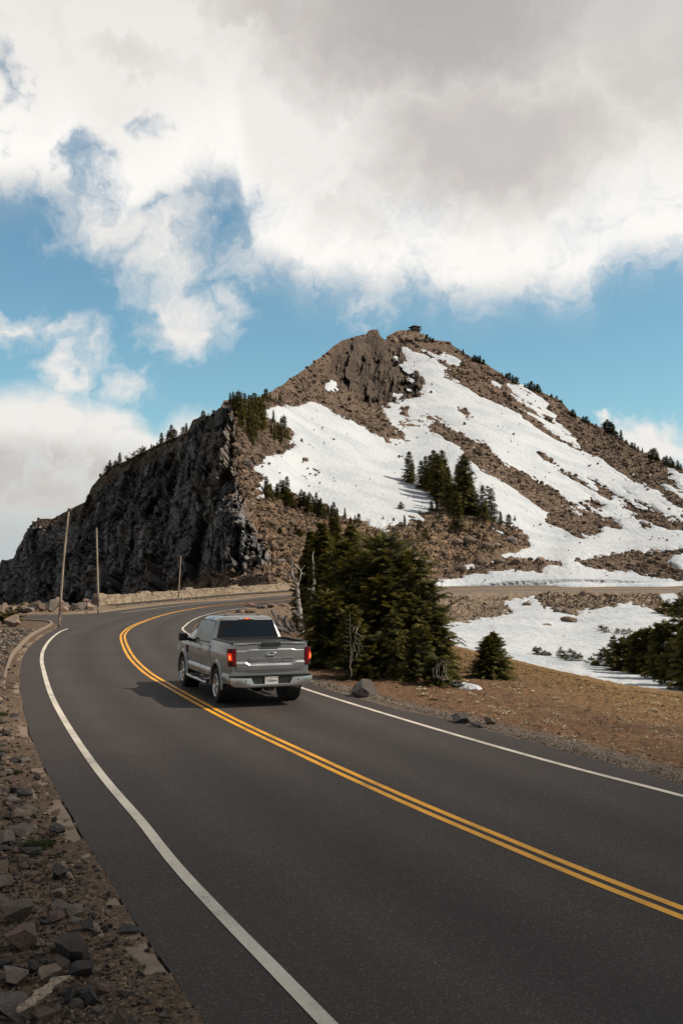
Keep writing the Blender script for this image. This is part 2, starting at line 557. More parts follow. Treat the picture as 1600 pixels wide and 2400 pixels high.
YELLOW = [(2600, 2560), (2000, 2300), (1600, 2141), (1383, 2058), (1191, 1977), (1000, 1897.5), (821, 1818), (706, 1764.5), (591, 1711), (495.7, 1663), (400, 1609.8),
          (345, 1576.5), (306, 1537), (289, 1500), (291, 1484), (309, 1469), (339, 1456), (379, 1442.6), (424, 1432), (491, 1421.2), (580, 1413), (638, 1408.6),
          W_(-3.0, 126.5), W_(4.5, 138.5), W_(14, 147.3), W_(29, 151.7), W_(45, 153.2), W_(62, 153.8), W_(84, 155.0)]
LEFTW = [(960, 2600), (767, 2400), (591, 2218), (572, 2200), (400, 2017), (344, 1940), (230, 1806), (153, 1691), (117, 1620), (100, 1560), (98.5, 1545), (101, 1527), (112, 1507), (126, 1492), (143, 1480), (160, 1473.5)]
LEFTW2 = [(286, 1436), (424, 1419), (558, 1406.7), (670, 1398.3)]
yel = path2(YELLOW)
def offset(P, d):
    T = np.gradient(P, axis=0)
    T /= np.linalg.norm(T, axis=1)[:, None]
    d = np.broadcast_to(np.asarray(d, float), (len(P),))
    return P + np.stack([T[:, 1], -T[:, 0]], -1) * d[:, None]       # positive = right of travel
yy = yel[:, 1]
_rw = offset(yel, 3.32)
_mid = [W_(*_rw[np.argmin(abs(yy - q))]) for q in (28.5, 34.0, 40.0, 46.0)]
_back = [W_(*_rw[np.argmin(abs(yy - q) + 99 * (yel[:, 0] < -8))]) for q in (120, 133)]
_far2 = [W_(*p) for p in _rw[-1:0:-14][::-1] if p[0] > 8]
RIGHTW = [(2300, 2085), (1900, 1955), (1600, 1866), (1337, 1799), (1000, 1703), (714, 1615)] + _mid + [(428.5, 1476), (435, 1466), (446, 1457), (471, 1445), (507.6, 1435.4), (538, 1430), (580, 1424), (661, 1416)] + _back + _far2
leftw = path2(LEFTW); leftw2 = path2(LEFTW2); rightw = path2(RIGHTW, it=3)
YC = 90.0
EDGE_L = [(720, 2800), (560, 2510), (478, 2391), (402, 2284), (325, 2170), (230, 2020), (149, 1875), (107, 1806), (57, 1672), (48.5, 1590), (49, 1562), (59, 1533), (76.5, 1510), (99.5, 1493), (122, 1479.5), (134, 1472)]
edgeL = path2(EDGE_L)
edgeL[:, 0] += 0.03 * fbm(np.c_[edgeL * 1.7, np.zeros(len(edgeL))], 3, seed=5)
EDGE_R = [(2300, 2050), (1900, 1922), (1600, 1838), (1459, 1796), (1306, 1758), (1153, 1714), (1000, 1674)]
_re = offset(rightw, 0.55)
edgeR = np.vstack([path2(EDGE_R), [p for p in _re if p[1] > 21.5]])
keep = [0]
for i in range(1, len(edgeR)):
    if edgeR[i, 1] > edgeR[keep[-1], 1] + 0.05 or edgeR[i, 1] > 120: keep.append(i)
edgeR = smooth(edgeR[keep], 3)
edgeR[:, 0] += 0.05 * fbm(np.c_[edgeR * 1.3, np.zeros(len(edgeR))], 3, seed=8) * (edgeR[:, 1] < 110)
TIP = [(134, 1472), (133, 1464), (124, 1459.5), (107, 1456.4), (84, 1455), (44, 1453)]
tip = path2(TIP, 0.3, 1)
islandW = np.array([[-45, 65.0], [-90, 66.0]])
FARC = [(-140, 1443.5), (32.5, 1443), (76.5, 1442), (140, 1441), (191, 1439), (231.5, 1436.4), (300, 1428), (402, 1416), (536, 1407), (683, 1394.6)]
farc = path2(FARC)
b0 = np.argmax(farc[:, 1] > YC)
a0 = np.argmax(edgeR[:, 1] > YC)
xr90 = np.interp(YC, edgeR[:a0 + 1, 1], edgeR[:a0 + 1, 0]); xl90 = np.interp(YC, farc[max(0, b0 - 8):b0 + 1, 1], farc[max(0, b0 - 8):b0 + 1, 0])
NEARPOLY = np.vstack([[(2.2, 2.0)], edgeL, tip, islandW, [(-90, 73.2)], farc[:b0], [(xl90, YC), (xr90, YC)], edgeR[:a0][::-1], [(14, 6.0), (16, 2.0)]])
# far ribbon between the far kerb and the inner edge
i0 = int(np.argmax(yel[:, 1] > YC - 1.0))
fy = yel[i0:]
lo = []
for p, T in zip(fy, np.gradient(fy, axis=0)):
    T = T / np.linalg.norm(T); N = np.array([-T[1], T[0]])
    d = (farc - p) @ N; al = np.abs((farc - p) @ T)
    k = np.argmin(al + 50 * (d < 0))
    lo.append(d[k] if al[k] < 1.0 and 2 < d[k] < 9 else 4.6)
lo = smooth(np.array(lo)[:, None], 12)[:, 0]
farL = offset(fy, -lo); farR = offset(fy, 3.32 + 0.55)
FARPOLY = np.vstack([farL, farR[::-1]])

# ---- materials of the road
m_asph, t, b = material('asphalt')
co = t.node('ShaderNodeTexCoord').outputs['Object']
sp = t.voro(co, 85.0, out='Color')
sp2 = t.noise(co, 60.0, 3, 0.7)
big = t.noise(co, 0.22, 5, 0.6)
mid = t.noise(t.vmath('MULTIPLY', co, (1, 0.45, 1)), 1.6, 4, 0.6)
spk = t.ss(t.sep(sp)[0], 0.86, 0.99)
c = t.mix(t.ss(big, 0.3, 0.7), (0.038, 0.0270, 0.0225), (0.052, 0.0375, 0.0315))
c = t.mix(t.ss(mid, 0.35, 0.75, 0, 0.5), c, (0.044, 0.034, 0.030))
c = t.mix(t.ss(sp2, 0.35, 0.7, 0, 0.55), c, (0.016, 0.014, 0.0135))
c = t.mix(t.math('MULTIPLY', spk, 0.75), c, (0.13, 0.11, 0.095))
trk = t.node('ShaderNodeAttribute', attribute_name='track').outputs['Fac']
c = t.vmath('SCALE', c, scale=t.math('MULTIPLY_ADD', t.math('MULTIPLY', trk, t.ss(mid, 0.2, 0.8, 0.5, 1.0)), 0.30, 1.0))
pt = t.noise(t.vmath('MULTIPLY', co, (0.9, 0.25, 1)), 0.5, 4, 0.55)
c = t.mix(t.ss(pt, 0.52, 0.66, 0, 0.35), c, (0.026, 0.022, 0.021))
t.put(b.inputs['Base Color'], c)
b.inputs['Roughness'].default_value = 0.82
b.inputs['Specular IOR Level'].default_value = 0.35
bump_into(t, b, t.math('ADD', t.sep(sp)[1], t.math('MULTIPLY', sp2, 1.5)), 0.55, 0.006)
def paint(name, col, dark):
    m, t, b = material(name)
    co = t.node('ShaderNodeTexCoord').outputs['Object']
    n1 = t.noise(co, 1.1, 5, 0.62); n2 = t.noise(co, 70.0, 3, 0.7)
    w = t.ss(t.math('ADD', n2, t.math('MULTIPLY', t.math('SUBTRACT', n1, 0.5), 0.6)), 0.57, 0.68)
    c = t.mix(t.ss(n1, 0.3, 0.75), col, [v * 0.74 for v in col])
    c = t.mix(t.math('MULTIPLY', w, 0.8), c, dark)
    t.put(b.inputs['Base Color'], c)
    b.inputs['Roughness'].default_value = 0.6
    bump_into(t, b, n2, 0.3, 0.004)
    return m
m_white = paint('white_road_paint', (0.64, 0.565, 0.465), (0.07, 0.06, 0.055))
m_yellow = paint('yellow_road_paint', (0.84, 0.37, 0.004), (0.10, 0.06, 0.02))
m_conc, t, b = material('old_concrete')
co = t.node('ShaderNodeTexCoord').outputs['Object']
n = t.noise(co, 3.0, 6, 0.65); n2 = t.noise(co, 40.0, 4, 0.7)
c = t.mix(t.ss(n, 0.3, 0.7), (0.17, 0.118, 0.082), (0.235, 0.172, 0.122))
t.put(b.inputs['Base Color'], t.mix(t.ss(n2, 0.5, 0.75, 0, 0.6), c, (0.12, 0.09, 0.07)))
b.inputs['Roughness'].default_value = 0.9
bump_into(t, b, n2, 0.4, 0.006)

# ---- road surface
def flat_poly(P, z):
    tri = tessellate_polygon([[Vector((p[0], p[1], 0)) for p in P]])
    V = np.c_[P, np.full(len(P), z)]
    F = np.array([tuple(f) for f in tri])
    n = np.cross(V[F[:, 1]] - V[F[:, 0]], V[F[:, 2]] - V[F[:, 0]])[:, 2]
    F[n < 0] = F[n < 0][:, ::-1]
    return V, F
V, F = flat_poly(NEARPOLY, 0.0)
n = len(V)                                            # a broken black lip runs round the sheet
V2 = V.copy(); V2[:, 2] = -0.09
S = np.array([(i, (i + 1) % n) for i in range(n)])
SF = np.vstack([np.c_[S[:, 0], S[:, 1], S[:, 1] + n], np.c_[S[:, 0], S[:, 1] + n, S[:, 0] + n]])
nn = len(farL)
ks = np.linspace(0, 1, 9)
RV = np.vstack([farL * (1 - k) + farR * k for k in ks])
RV = np.c_[RV, G(RV[:, 0], RV[:, 1]) - 0.002]
RF = gridfaces(9, nn) + 2 * n
RF = np.vstack([RF[:, [0, 1, 2]], RF[:, [0, 2, 3]]])
road = struct(link('road', mesh_np('road', np.vstack([V, V2]), np.vstack([F, SF]), m_asph)))
m_asph_sunlit, t, b = material('sunlit_tan_asphalt')  # far road: sunlit tan and grazing sheen put into the asphalt colour
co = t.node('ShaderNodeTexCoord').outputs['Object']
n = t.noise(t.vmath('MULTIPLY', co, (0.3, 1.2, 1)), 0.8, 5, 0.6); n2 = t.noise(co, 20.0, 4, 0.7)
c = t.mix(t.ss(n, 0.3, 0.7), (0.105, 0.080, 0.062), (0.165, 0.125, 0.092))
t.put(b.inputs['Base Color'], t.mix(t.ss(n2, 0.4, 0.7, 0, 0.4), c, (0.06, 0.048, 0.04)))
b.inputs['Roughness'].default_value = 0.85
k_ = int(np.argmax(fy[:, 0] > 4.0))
R3 = RV.reshape(9, nn, 3)
struct(link('road', mesh_np('road', R3[:, :k_ + 1].reshape(-1, 3), gridfaces(9, k_ + 1), m_asph)))
struct(link('road', mesh_np('road', R3[:, k_:].reshape(-1, 3), gridfaces(9, nn - k_), m_asph_sunlit)))
# dirt shoulder on the outside of the far road, dropping to the embankment
sh = [offset(farR[k_:], d_) for d_ in (-0.05, 0.5, 1.1, 1.8, 2.6)]
SV = np.vstack([np.c_[q, G(farR[k_:, 0], farR[k_:, 1]) - dz_] for q, dz_ in zip(sh, (0.015, 0.03, 0.10, 0.45, 1.3))])
m_shoulder = simple('dirt_shoulder', (0.19, 0.14, 0.10), 0.95, var=0.4, vscale=1.5, bump=0.8, bscale=4)
struct(link('road_shoulder', mesh_np('road_shoulder', SV, gridfaces(5, nn - k_), m_shoulder, True)))

_wear = yel[(yel[:, 1] > 3.5) & (np.arange(len(yel)) < i0 + 4)]
_of = np.linspace(-3.30, 3.25, 53)
WV = np.vstack([np.c_[offset(_wear, q), np.full(len(_wear), 0.003 * float(sstep(3.3 - abs(q), 0.04, 0.3)))] for q in _of])
_tk = np.zeros(53)
for c_ in (-1.66, 1.66):
    for w_ in (-0.88, 0.88): _tk += np.exp(-((_of - c_ - w_) / 0.30) ** 2)
    _tk -= 0.75 * np.exp(-((_of - c_) / 0.28) ** 2)
_tk *= sstep(3.3 - np.abs(_of), 0.05, 0.35)
struct(link('road', mesh_np('road', WV, gridfaces(53, len(_wear))[:, ::-1], m_asph, attrs={'track': np.repeat(_tk, len(_wear))})))

def ribbon(P, w, dz, n_across=2):
    ks = np.linspace(-w / 2, w / 2, n_across)
    V = np.vstack([offset(P, k) for k in ks])
    V = np.c_[V, G(V[:, 0], V[:, 1]) + dz]
    return V, gridfaces(n_across, len(P))
def marking(name, paths, w, mat, dz=0.007):
    Vs, Fs, k = [], [], 0
    for P in paths:
        V, F = ribbon(P, w, dz)
        Vs.append(V); Fs.append(F + k); k += len(V)
    return struct(link(name, mesh_np(name, np.vstack(Vs), np.vstack(Fs)[:, ::-1], mat)))
marking('road_centre_line', [offset(yel, -0.092), offset(yel, 0.092)], 0.098, m_yellow)
marking('road_edge_line', [leftw, leftw2], 0.122, m_white)
marking('road_edge_line', [rightw], 0.112, m_white)

# ---- kerbs
def kerb(name, P, w, h, dz=0.0, lab=None):
    prof = [(-w / 2, -0.12), (-w / 2, h * 0.85), (-w / 2 + 0.02, h), (w / 2 - 0.02, h), (w / 2, h * 0.85), (w / 2, -0.12)]
    V = np.vstack([np.c_[offset(P, a), G(P[:, 0], P[:, 1]) + b_ + dz] for a, b_ in prof])
    F = gridfaces(len(prof), len(P))
    o = link(name, mesh_np(name, V, F, m_conc))
    return struct(o)
KERB = [(690, 2620), (600, 2530), (530, 2460), (460, 2380), (337, 2380), (268, 2265), (230, 2174)]
KERB_N = [(470, 2560), (337, 2380), (268, 2265), (229, 2173), (172, 2074), (119, 1955), (69, 1837), (23, 1706), (11, 1615), (13, 1583), (18, 1565.6), (30, 1537), (45, 1521), (63, 1501), (80, 1487.6), (99, 1478), (114, 1470), (121, 1464.6)]
kerb_path = path2(KERB_N)
kp2 = path2([(121, 1464.6), (119, 1460.3), (107, 1457.6), (84, 1456.2), (44, 1454.5), (-40, 1453)], 0.3, 1)
hgt = 0.115 * sstep(kerb_path[:, 1], 26, 40) + 0.015
prof = [(-0.5, -0.12), (-0.5, 0.85), (-0.38, 1.0), (0.38, 1.0), (0.5, 0.85), (0.5, -0.12)]
wid = 0.050 + 0.130 * sstep(kerb_path[:, 1], 26, 42)
V = np.vstack([np.c_[offset(kerb_path, a * wid), (hgt * b_ if b_ > 0 else hgt * 0 + b_)] for a, b_ in prof])
Vb = np.vstack([np.c_[offset(kp2, a * 0.18), np.full(len(kp2), 0.127 * b_ if b_ > 0 else b_)] for a, b_ in prof])
struct(link('kerb', mesh_np('kerb', np.vstack([V, Vb]), np.vstack([gridfaces(6, len(kerb_path)), gridfaces(6, len(kp2)) + len(V)]), m_conc)))
kerb('kerb', offset(farc, -0.14), 0.2, 0.14)
# the gutter slab, half buried in gravel along the left edge
gp = edgeL[(edgeL[:, 1] > 4) & (edgeL[:, 1] < 60)]
V, F = ribbon(offset(gp, -0.285), 0.50, 0.006)
struct(link('gutter', mesh_np('gutter', V, F[:, ::-1], m_conc)))

# ================================================================== NEAR GROUND
CREST = [(-900, 400), (900, 400), (985, 150), (1030, 60), (1061, 1514), (1199, 1547), (1344, 1583), (1459, 1610), (1600, 1629), (1800, 1650), (2600, 1690)]
cx = np.array([c[0] for c in CREST], float)
cy = np.array([c[1] if c[1] < 1000 else (HC + 0.25) * FPX / (c[1] - HORIZ) for c in CREST], float)
def crestY(px): return np.interp(px, cx, cy)
def edge_x(Y):
    return np.interp(Y, edgeL[:, 1], edgeL[:, 0])
def edge_xr(Y):
    m = edgeR[:, 1] < 118
    return np.interp(Y, edgeR[m, 1], edgeR[m, 0])
def kerb_x(Y): return np.interp(Y, kerb_path[:, 1], kerb_path[:, 0])
def ground_z(x, y, rough=True):
    x = np.asarray(x, float); y = np.asarray(y, float)
    px = 800 + FPX * x / y
    z = G(x, y) * (1 - sstep(px, 900, 1010))
    near = inpoly(x, y, NEARPOLY) | inpoly(x, y, FARPOLY)
    p = np.stack([x, y, 0 * x], -1).reshape(-1, 3)
    dl = (edge_x(y) - x); dr = (x - edge_xr(y))
    left = (dl > 0) & (y < 73); right = (dr > 0) & (y < 118)
    b1 = fbm(p * 0.8, 4, seed=21).reshape(x.shape); b2 = fbm(p * 6.0, 3, seed=22).reshape(x.shape)
    zl = 0.020 + 0.020 * b2 + 0.03 * b1 * sstep(dl, 0.5, 1.2) + 0.11 * np.clip(dl - 1.3, 0, 6) * sstep(y, 60, 40)
    zl = zl - 0.045 * sstep(b1 + 0.7 * b2, 0.06, 0.26) * sstep(dl + 0.16 * b2 + 0.1 * b1, 0.30, 0.20)
    zr = -0.03 + 0.05 * sstep(dr, 0.0, 0.5) * (1 + b2 * 0.5) + (0.05 * b1 + 0.018 * b2) * sstep(dr, 0.2, 1.5) - 0.25 * sstep(dr, 1.0, 12.0) * sstep(px, 900, 1010)
    z = np.where(left, z + zl, np.where(right, z + zr, z - 0.01 + 0.02 * b2))
    c = crestY(px)
    over = np.clip(y - c, 0, None)
    z = z - np.where(over > 0, 0.09 * over + 0.004 * over ** 2, 0)
    z = np.where(px > 985, np.maximum(z, -7), z)
    z = np.where(near, G(x, y) - 0.05, z)
    # the rim falls away behind the stone wall
    return z
pxs = np.unique(np.r_[np.linspace(-2600, -60, 60), np.linspace(-60, 1660, 560), np.linspace(1660, 4200, 60)])
Ys = np.unique(np.r_[np.linspace(-12, 3.0, 16), np.geomspace(3.0, 4.6, 30), np.geomspace(4.6, 110, 460), np.linspace(110, 168, 60)])
PX, YY = np.meshgrid(pxs, Ys)
scale_y = np.where(YY < 3.0, 3.0, YY)
X = (PX - 800) / FPX * scale_y
X = np.where(YY < 3.0, X * (1 + (3 - YY) * 1.2), X)
Yg = np.where(YY <= 0.5, YY, YY)
Z = ground_z(X, np.maximum(Yg, 2.0))
Z = np.where(Yg < 2.0, Z, Z)
# cut away what lies behind the wall line or far past the crest
wallp = [(-900, 105), (150, 98), (232, 100.5), (312, 109.5), (402, 118.5), (491, 127.5), (580, 135.5), (700, 146), (820, 153), (1000, 158), (4300, 160)]
lim = np.interp(PX, [w[0] for w in wallp], [w[1] for w in wallp])
Z = Z - np.clip(Yg - lim, 0, None) * 0.8 * (PX < 1000)
_band = (PX > 880) & (PX < 1120) & (Yg > 52) & (Yg < 170)
_k = np.ones(25) / 25
_Zb = np.apply_along_axis(lambda r: np.convolve(np.pad(r, 12, mode='edge'), _k, 'valid'), 1, Z)
_in = inpoly(X, Yg, FARPOLY) | inpoly(X, Yg, NEARPOLY)
Z = np.where(_band & ~_in, np.minimum(_Zb, np.maximum(Z, _Zb)), Z)
px_f = PX.ravel()
dl = (edge_x(Yg) - X); dr = (X - edge_xr(Yg))
tl = (0.098, 0.070, 0.050)
tint = np.empty(X.shape + (3,))
tint[:] = (0.20, 0.140, 0.094)
p = np.stack([X, Yg, 0 * X], -1).reshape(-1, 3)
nA = fbm(p * 0.35, 4, seed=31).reshape(X.shape)
meadow = np.array((0.140, 0.077, 0.040)); grav = np.array((0.140, 0.108, 0.085)); verge = np.array((0.120, 0.080, 0.054)); dark = np.array((0.085, 0.048, 0.027)); gold = np.array((0.26, 0.155, 0.06))
wr = (dr > 0) & (Yg < 70) & (PX > 600)
k = sstep(dr + 0.25 * nA, 0.45, 0.95)[..., None]
mcol = meadow + (dark - meadow) * sstep(nA, -0.05, 0.4)[..., None] * 0.85
nearcrest = sstep(Yg / crestY(PX), 0.62, 0.98)[..., None]
mcol = mcol + (gold - mcol) * nearcrest * 0.55
tint = np.where(wr[..., None], grav * (1 - k) + mcol * k, tint)
wl = (dl > 0) & (Yg < 73)
tint = np.where(wl[..., None], verge * (1 + 0.25 * nA[..., None]), tint)
m_ground, t, b = material('bare_ground')
co = t.node('ShaderNodeTexCoord').outputs['Object']
at_ = t.node('ShaderNodeAttribute', attribute_name='tint').outputs['Color']
n1 = t.noise(co, 1.4, 5, 0.62); n2 = t.noise(co, 14.0, 5, 0.65); vc = t.voro(co, 26.0, out='Color'); vd = t.voro(co, 26.0)
v2 = t.voro(co, 9.0, out='Color')
c = t.mix(t.ss(n2, 0.3, 0.72), t.vmath('SCALE', at_, scale=0.5), t.vmath('SCALE', at_, scale=1.28))
c = t.mix(t.ss(n1, 0.35, 0.7, 0.0, 0.45), c, t.vmath('MULTIPLY', at_, (0.62, 0.55, 0.5)))
c = t.mix(t.ss(t.sep(vc)[0], 0.72, 0.95, 0, 0.55), c, t.vmath('MULTIPLY', at_, (1.9, 1.95, 2.0)))
c = t.mix(t.ss(t.sep(v2)[1], 0.8, 0.98, 0, 0.4), c, t.vmath('MULTIPLY', at_, (0.4, 0.4, 0.42)))
t.put(b.inputs['Base Color'], c)
b.inputs['Roughness'].default_value = 0.95
b.inputs['Specular IOR Level'].default_value = 0.2
bump_into(t, b, t.math('ADD', t.math('MULTIPLY', n2, 1.0), t.math('MULTIPLY', vd, -0.5)), 0.9, 0.03)
keepf = ((PX[:-1, :-1] > 985) & (Yg[:-1, :-1] > crestY(PX[:-1, :-1]) + 24)) == False
V = np.stack([X, Yg, Z], -1).reshape(-1, 3)
F = gridfaces(*X.shape, keep=keepf)
V, F, T = compact(V, F, tint.reshape(-1, 3))
struct(link('ground', mesh_np('ground', V, F, m_ground, True, cols={'tint': T})))
SP = [(1050, 1597), (1066, 1598), (1090, 1602), (1110, 1607), (1130, 1613), (1108, 1614), (1084, 1612), (1064, 1608)]
SPW = np.array([hit(*q) for q in SP]); _cn = SPW.mean(0)
SPW = spline(np.vstack([SPW, SPW[:1]]), 0.06)[:-1]
SPR = [np.c_[_cn + (SPW - _cn) * q, ground_z(*(_cn + (SPW - _cn) * q).T) + 0.10 * math.sqrt(1 - min(q, 1) ** 2) - 0.03 * (q > 1)] for q in (0.02, 0.3, 0.6, 0.8, 0.93, 1.0, 1.03)]
# the low country far below the rim, out to the horizon
ang = np.linspace(0, 2 * math.pi, 97)[:-1]
rr = np.array([0, 60, 400, 1500, 6000, 15000.0])
V = np.vstack([np.c_[r * np.cos(ang), r * np.sin(ang), np.full(96, -42.0 - 0.01 * r)] for r in rr])
i = np.arange(6 * 96).reshape(6, 96)
F = np.stack([i[:-1], np.roll(i, -1, 1)[:-1], np.roll(i, -1, 1)[1:], i[1:]], -1).reshape(-1, 4)
m_low = simple('far_lowland', (0.05, 0.06, 0.055), 0.95, var=0.3, vscale=0.002)
struct(link('lowland', mesh_np('lowland', V, F, m_low)))

# ================================================================== MOUNTAIN, HILLSIDE AND SNOW
SKYLINE = [(-420, 1375), (-200, 1360), (-60, 1352), (0, 1343), (4, 1312), (29, 1310), (41, 1285), (62, 1248), (75, 1231), (93, 1217), (124, 1217), (162, 1194), (199, 1177), (211, 1144), (228, 1124), (249, 1105),
           (265, 1090), (290, 1082), (332, 1061), (373, 1041), (414, 1024), (439, 1014), (456, 983), (497, 968), (514, 954), (524, 938), (545, 932), (575, 934), (610, 930), (626, 921), (653, 908), (687, 881.6), (718, 862), (745, 841), (768, 824),
           (798, 799), (833, 788), (856, 782), (867, 773), (884, 771), (890, 786), (902, 795), (910, 786), (932, 775), (959, 774), (990, 783), (1017, 797), (1047, 799), (1074, 816), (1097, 832), (1132, 849), (1168, 872), (1186, 884),
           (1230, 905), (1270, 919), (1311, 936), (1337, 963), (1369, 983), (1413, 1004), (1454, 1031), (1494, 1053), (1543, 1076), (1600, 1099), (1700, 1150), (1850, 1225), (2100, 1300), (2300, 1330)]
BASE = [(-420, 1440), (0, 1430), (150, 1422), (300, 1410), (450, 1398), (600, 1384), (700, 1380), (900, 1377), (1010, 1374.5), (1600, 1374), (2300, 1376)]
CTL = [(1010, 1372, 154.5), (1300, 1371, 157), (1600, 1372, 158), (2000, 1374, 162), (700, 1378, 150), (800, 1375, 151), (900, 1373, 152), (600, 1382, 150),
       (1050, 1332, 172), (1330, 1312, 184), (1600, 1286, 190), (2000, 1310, 205), (1300, 1284, 205), (1450, 1270, 215), (1600, 1250, 225),
       (1300, 1100, 320), (1300, 936, 430), (1600, 1099, 345), (1480, 1045, 385), (1850, 1225, 280), (1450, 1150, 310), (1600, 1180, 280),
       (1000, 1180, 232), (1100, 1250, 196), (1180, 1230, 215), (1000, 1290, 176), (850, 1300, 172), (760, 1330, 162), (700, 1300, 166),
       (760, 1200, 200), (900, 1150, 238), (720, 1060, 250), (800, 980, 305), (950, 1000, 335), (1000, 900, 400), (1120, 960, 372), (1150, 860, 445), (1100, 1080, 285), (1040, 820, 462),
       (900, 935, 372), (850, 930, 366), (870, 772, 470), (960, 774, 482), (940, 830, 452), (830, 850, 405),
       (600, 1320, 160), (560, 1240, 172), (556, 1120, 185), (552, 1020, 195), (535, 945, 205), (600, 1050, 207), (620, 950, 255), (580, 934, 235), (640, 915, 290), (750, 840, 385), (700, 1160, 210), (640, 1180, 192),
       (440, 1380, 200), (440, 1200, 222), (440, 1014, 250), (300, 1400, 240), (300, 1200, 275), (300, 1080, 300), (150, 1410, 285), (150, 1300, 310), (150, 1200, 335), (0, 1420, 330), (0, 1343, 358), (-300, 1440, 400), (-300, 1365, 430)]
def line(L): 
    a = np.array(L, float)
    return lambda px: np.interp(px, a[:, 0], a[:, 1])
sky_y, base_y = line(SKYLINE), line(BASE)
_c = np.array(CTL, float)
_logY = tps(_c[:, :2] / 400.0, np.log(_c[:, 2]))
mpx = np.unique(np.r_[np.linspace(-420, -24, 60), np.linspace(-24, 1624, 720), np.linspace(1624, 2300, 60)])
NR = 330
tt = np.linspace(0, 1, NR)
MPX, TT = np.meshgrid(mpx, tt)
MPY = base_y(MPX) + (sky_y(MPX) - base_y(MPX)) * TT
MY = np.exp(_logY(np.stack([MPX, MPY], -1) / 400.0))
MY = np.maximum.accumulate(MY + 0.02 * np.arange(NR)[:, None], axis=0)
base = at(MPX, MPY, MY)
# hidden skirts: down in front of the foot, and down behind the skyline
def skirt(P, sgn, n, dy, dz):
    out = []
    for k in range(1, n + 1):
        q = P.copy(); q[:, 1] += sgn * dy * k; q[:, 0] *= q[:, 1] / P[:, 1]; q[:, 2] -= dz * k * (1 + 0.25 * k)
        out.append(q)
    return out
back = skirt(base[-1], 1, 7, 9.0, 4.0)
front = skirt(base[0], -1, 3, 1.5, 2.0)[::-1]
NF, NB = len(front), len(back)
BASEG = np.concatenate([np.array(front), base, np.array(back)], 0)
full = lambda a: np.concatenate([np.repeat(a[:1], NF, 0), a, np.repeat(a[-1:], NB, 0)], 0)
GPX, GPY = full(MPX), full(MPY)
def normals(Gd):
    du = np.gradient(Gd, axis=1); dv = np.gradient(Gd, axis=0)
    n = np.cross(du, dv)
    n /= np.linalg.norm(n, axis=-1, keepdims=True) + 1e-9
    return n

# masks are traced as outlines, softened and then broken up by the noise
QS = 2
QX0, QY0, QW, QH = -440, 740, (2320 + 440) // QS, (1700 - 740) // QS
qx, qy = np.meshgrid(QX0 + QS * np.arange(QW) + 0.5, QY0 + QS * np.arange(QH) + 0.5)
def blur(a, r):
    for ax in (0, 1):
        for _ in range(2):
            c = np.cumsum(np.pad(a, [(r + 1, r) if k == ax else (0, 0) for k in (0, 1)], mode='edge'), axis=ax)
            a = (np.take(c, range(2 * r + 1, c.shape[ax]), axis=ax) - np.take(c, range(0, c.shape[ax] - 2 * r - 1), axis=ax)) / (2 * r + 1)
    return a
def raster(pos, neg=(), r=3):
    m = np.zeros(qx.shape)
    for p in pos: m[inpoly(qx, qy, p)] = 1
    for p in neg: m[inpoly(qx, qy, p)] = 0
    return blur(m, r) if r else m
def sample(m, px, py):
    u = np.clip((px - QX0) / QS - 0.5, 0, QW - 1.001); v = np.clip((py - QY0) / QS - 0.5, 0, QH - 1.001)
    i, j = u.astype(int), v.astype(int); f, g = u - i, v - j
    return (m[j, i] * (1 - f) + m[j, i + 1] * f) * (1 - g) + (m[j + 1, i] * (1 - f) + m[j + 1, i + 1] * f) * g

CLIFF = [(-440, 1520), (-440, 1200), (0, 1230), (75, 1231), (93, 1226), (124, 1228), (162, 1208), (199, 1190), (228, 1150), (265, 1105), (330, 1080), (414, 1040), (456, 985), (497, 960), (524, 930), (545, 935), (556, 980), (552, 1050), (556, 1110), (572, 1170), (600, 1230), (640, 1290), (650, 1330), (600, 1345), (480, 1352), (420, 1365), (380, 1420), (300, 1520)]
CRAG = [(770, 850), (800, 805), (840, 785), (867, 772), (886, 771), (903, 797), (925, 805), (940, 816), (955, 850), (966, 868), (985, 890), (995, 902), (996, 916), (993, 931), (965, 934), (940, 940), (905, 950), (880, 945), (850, 935), (810, 905), (780, 890)]
KNOLL = [(580, 1120), (640, 1150), (690, 1180), (800, 1215), (900, 1240), (1000, 1190), (1120, 1205), (1190, 1225), (1240, 1280), (1180, 1310), (1050, 1335), (1000, 1345), (1000, 1380), (640, 1385), (600, 1330)]
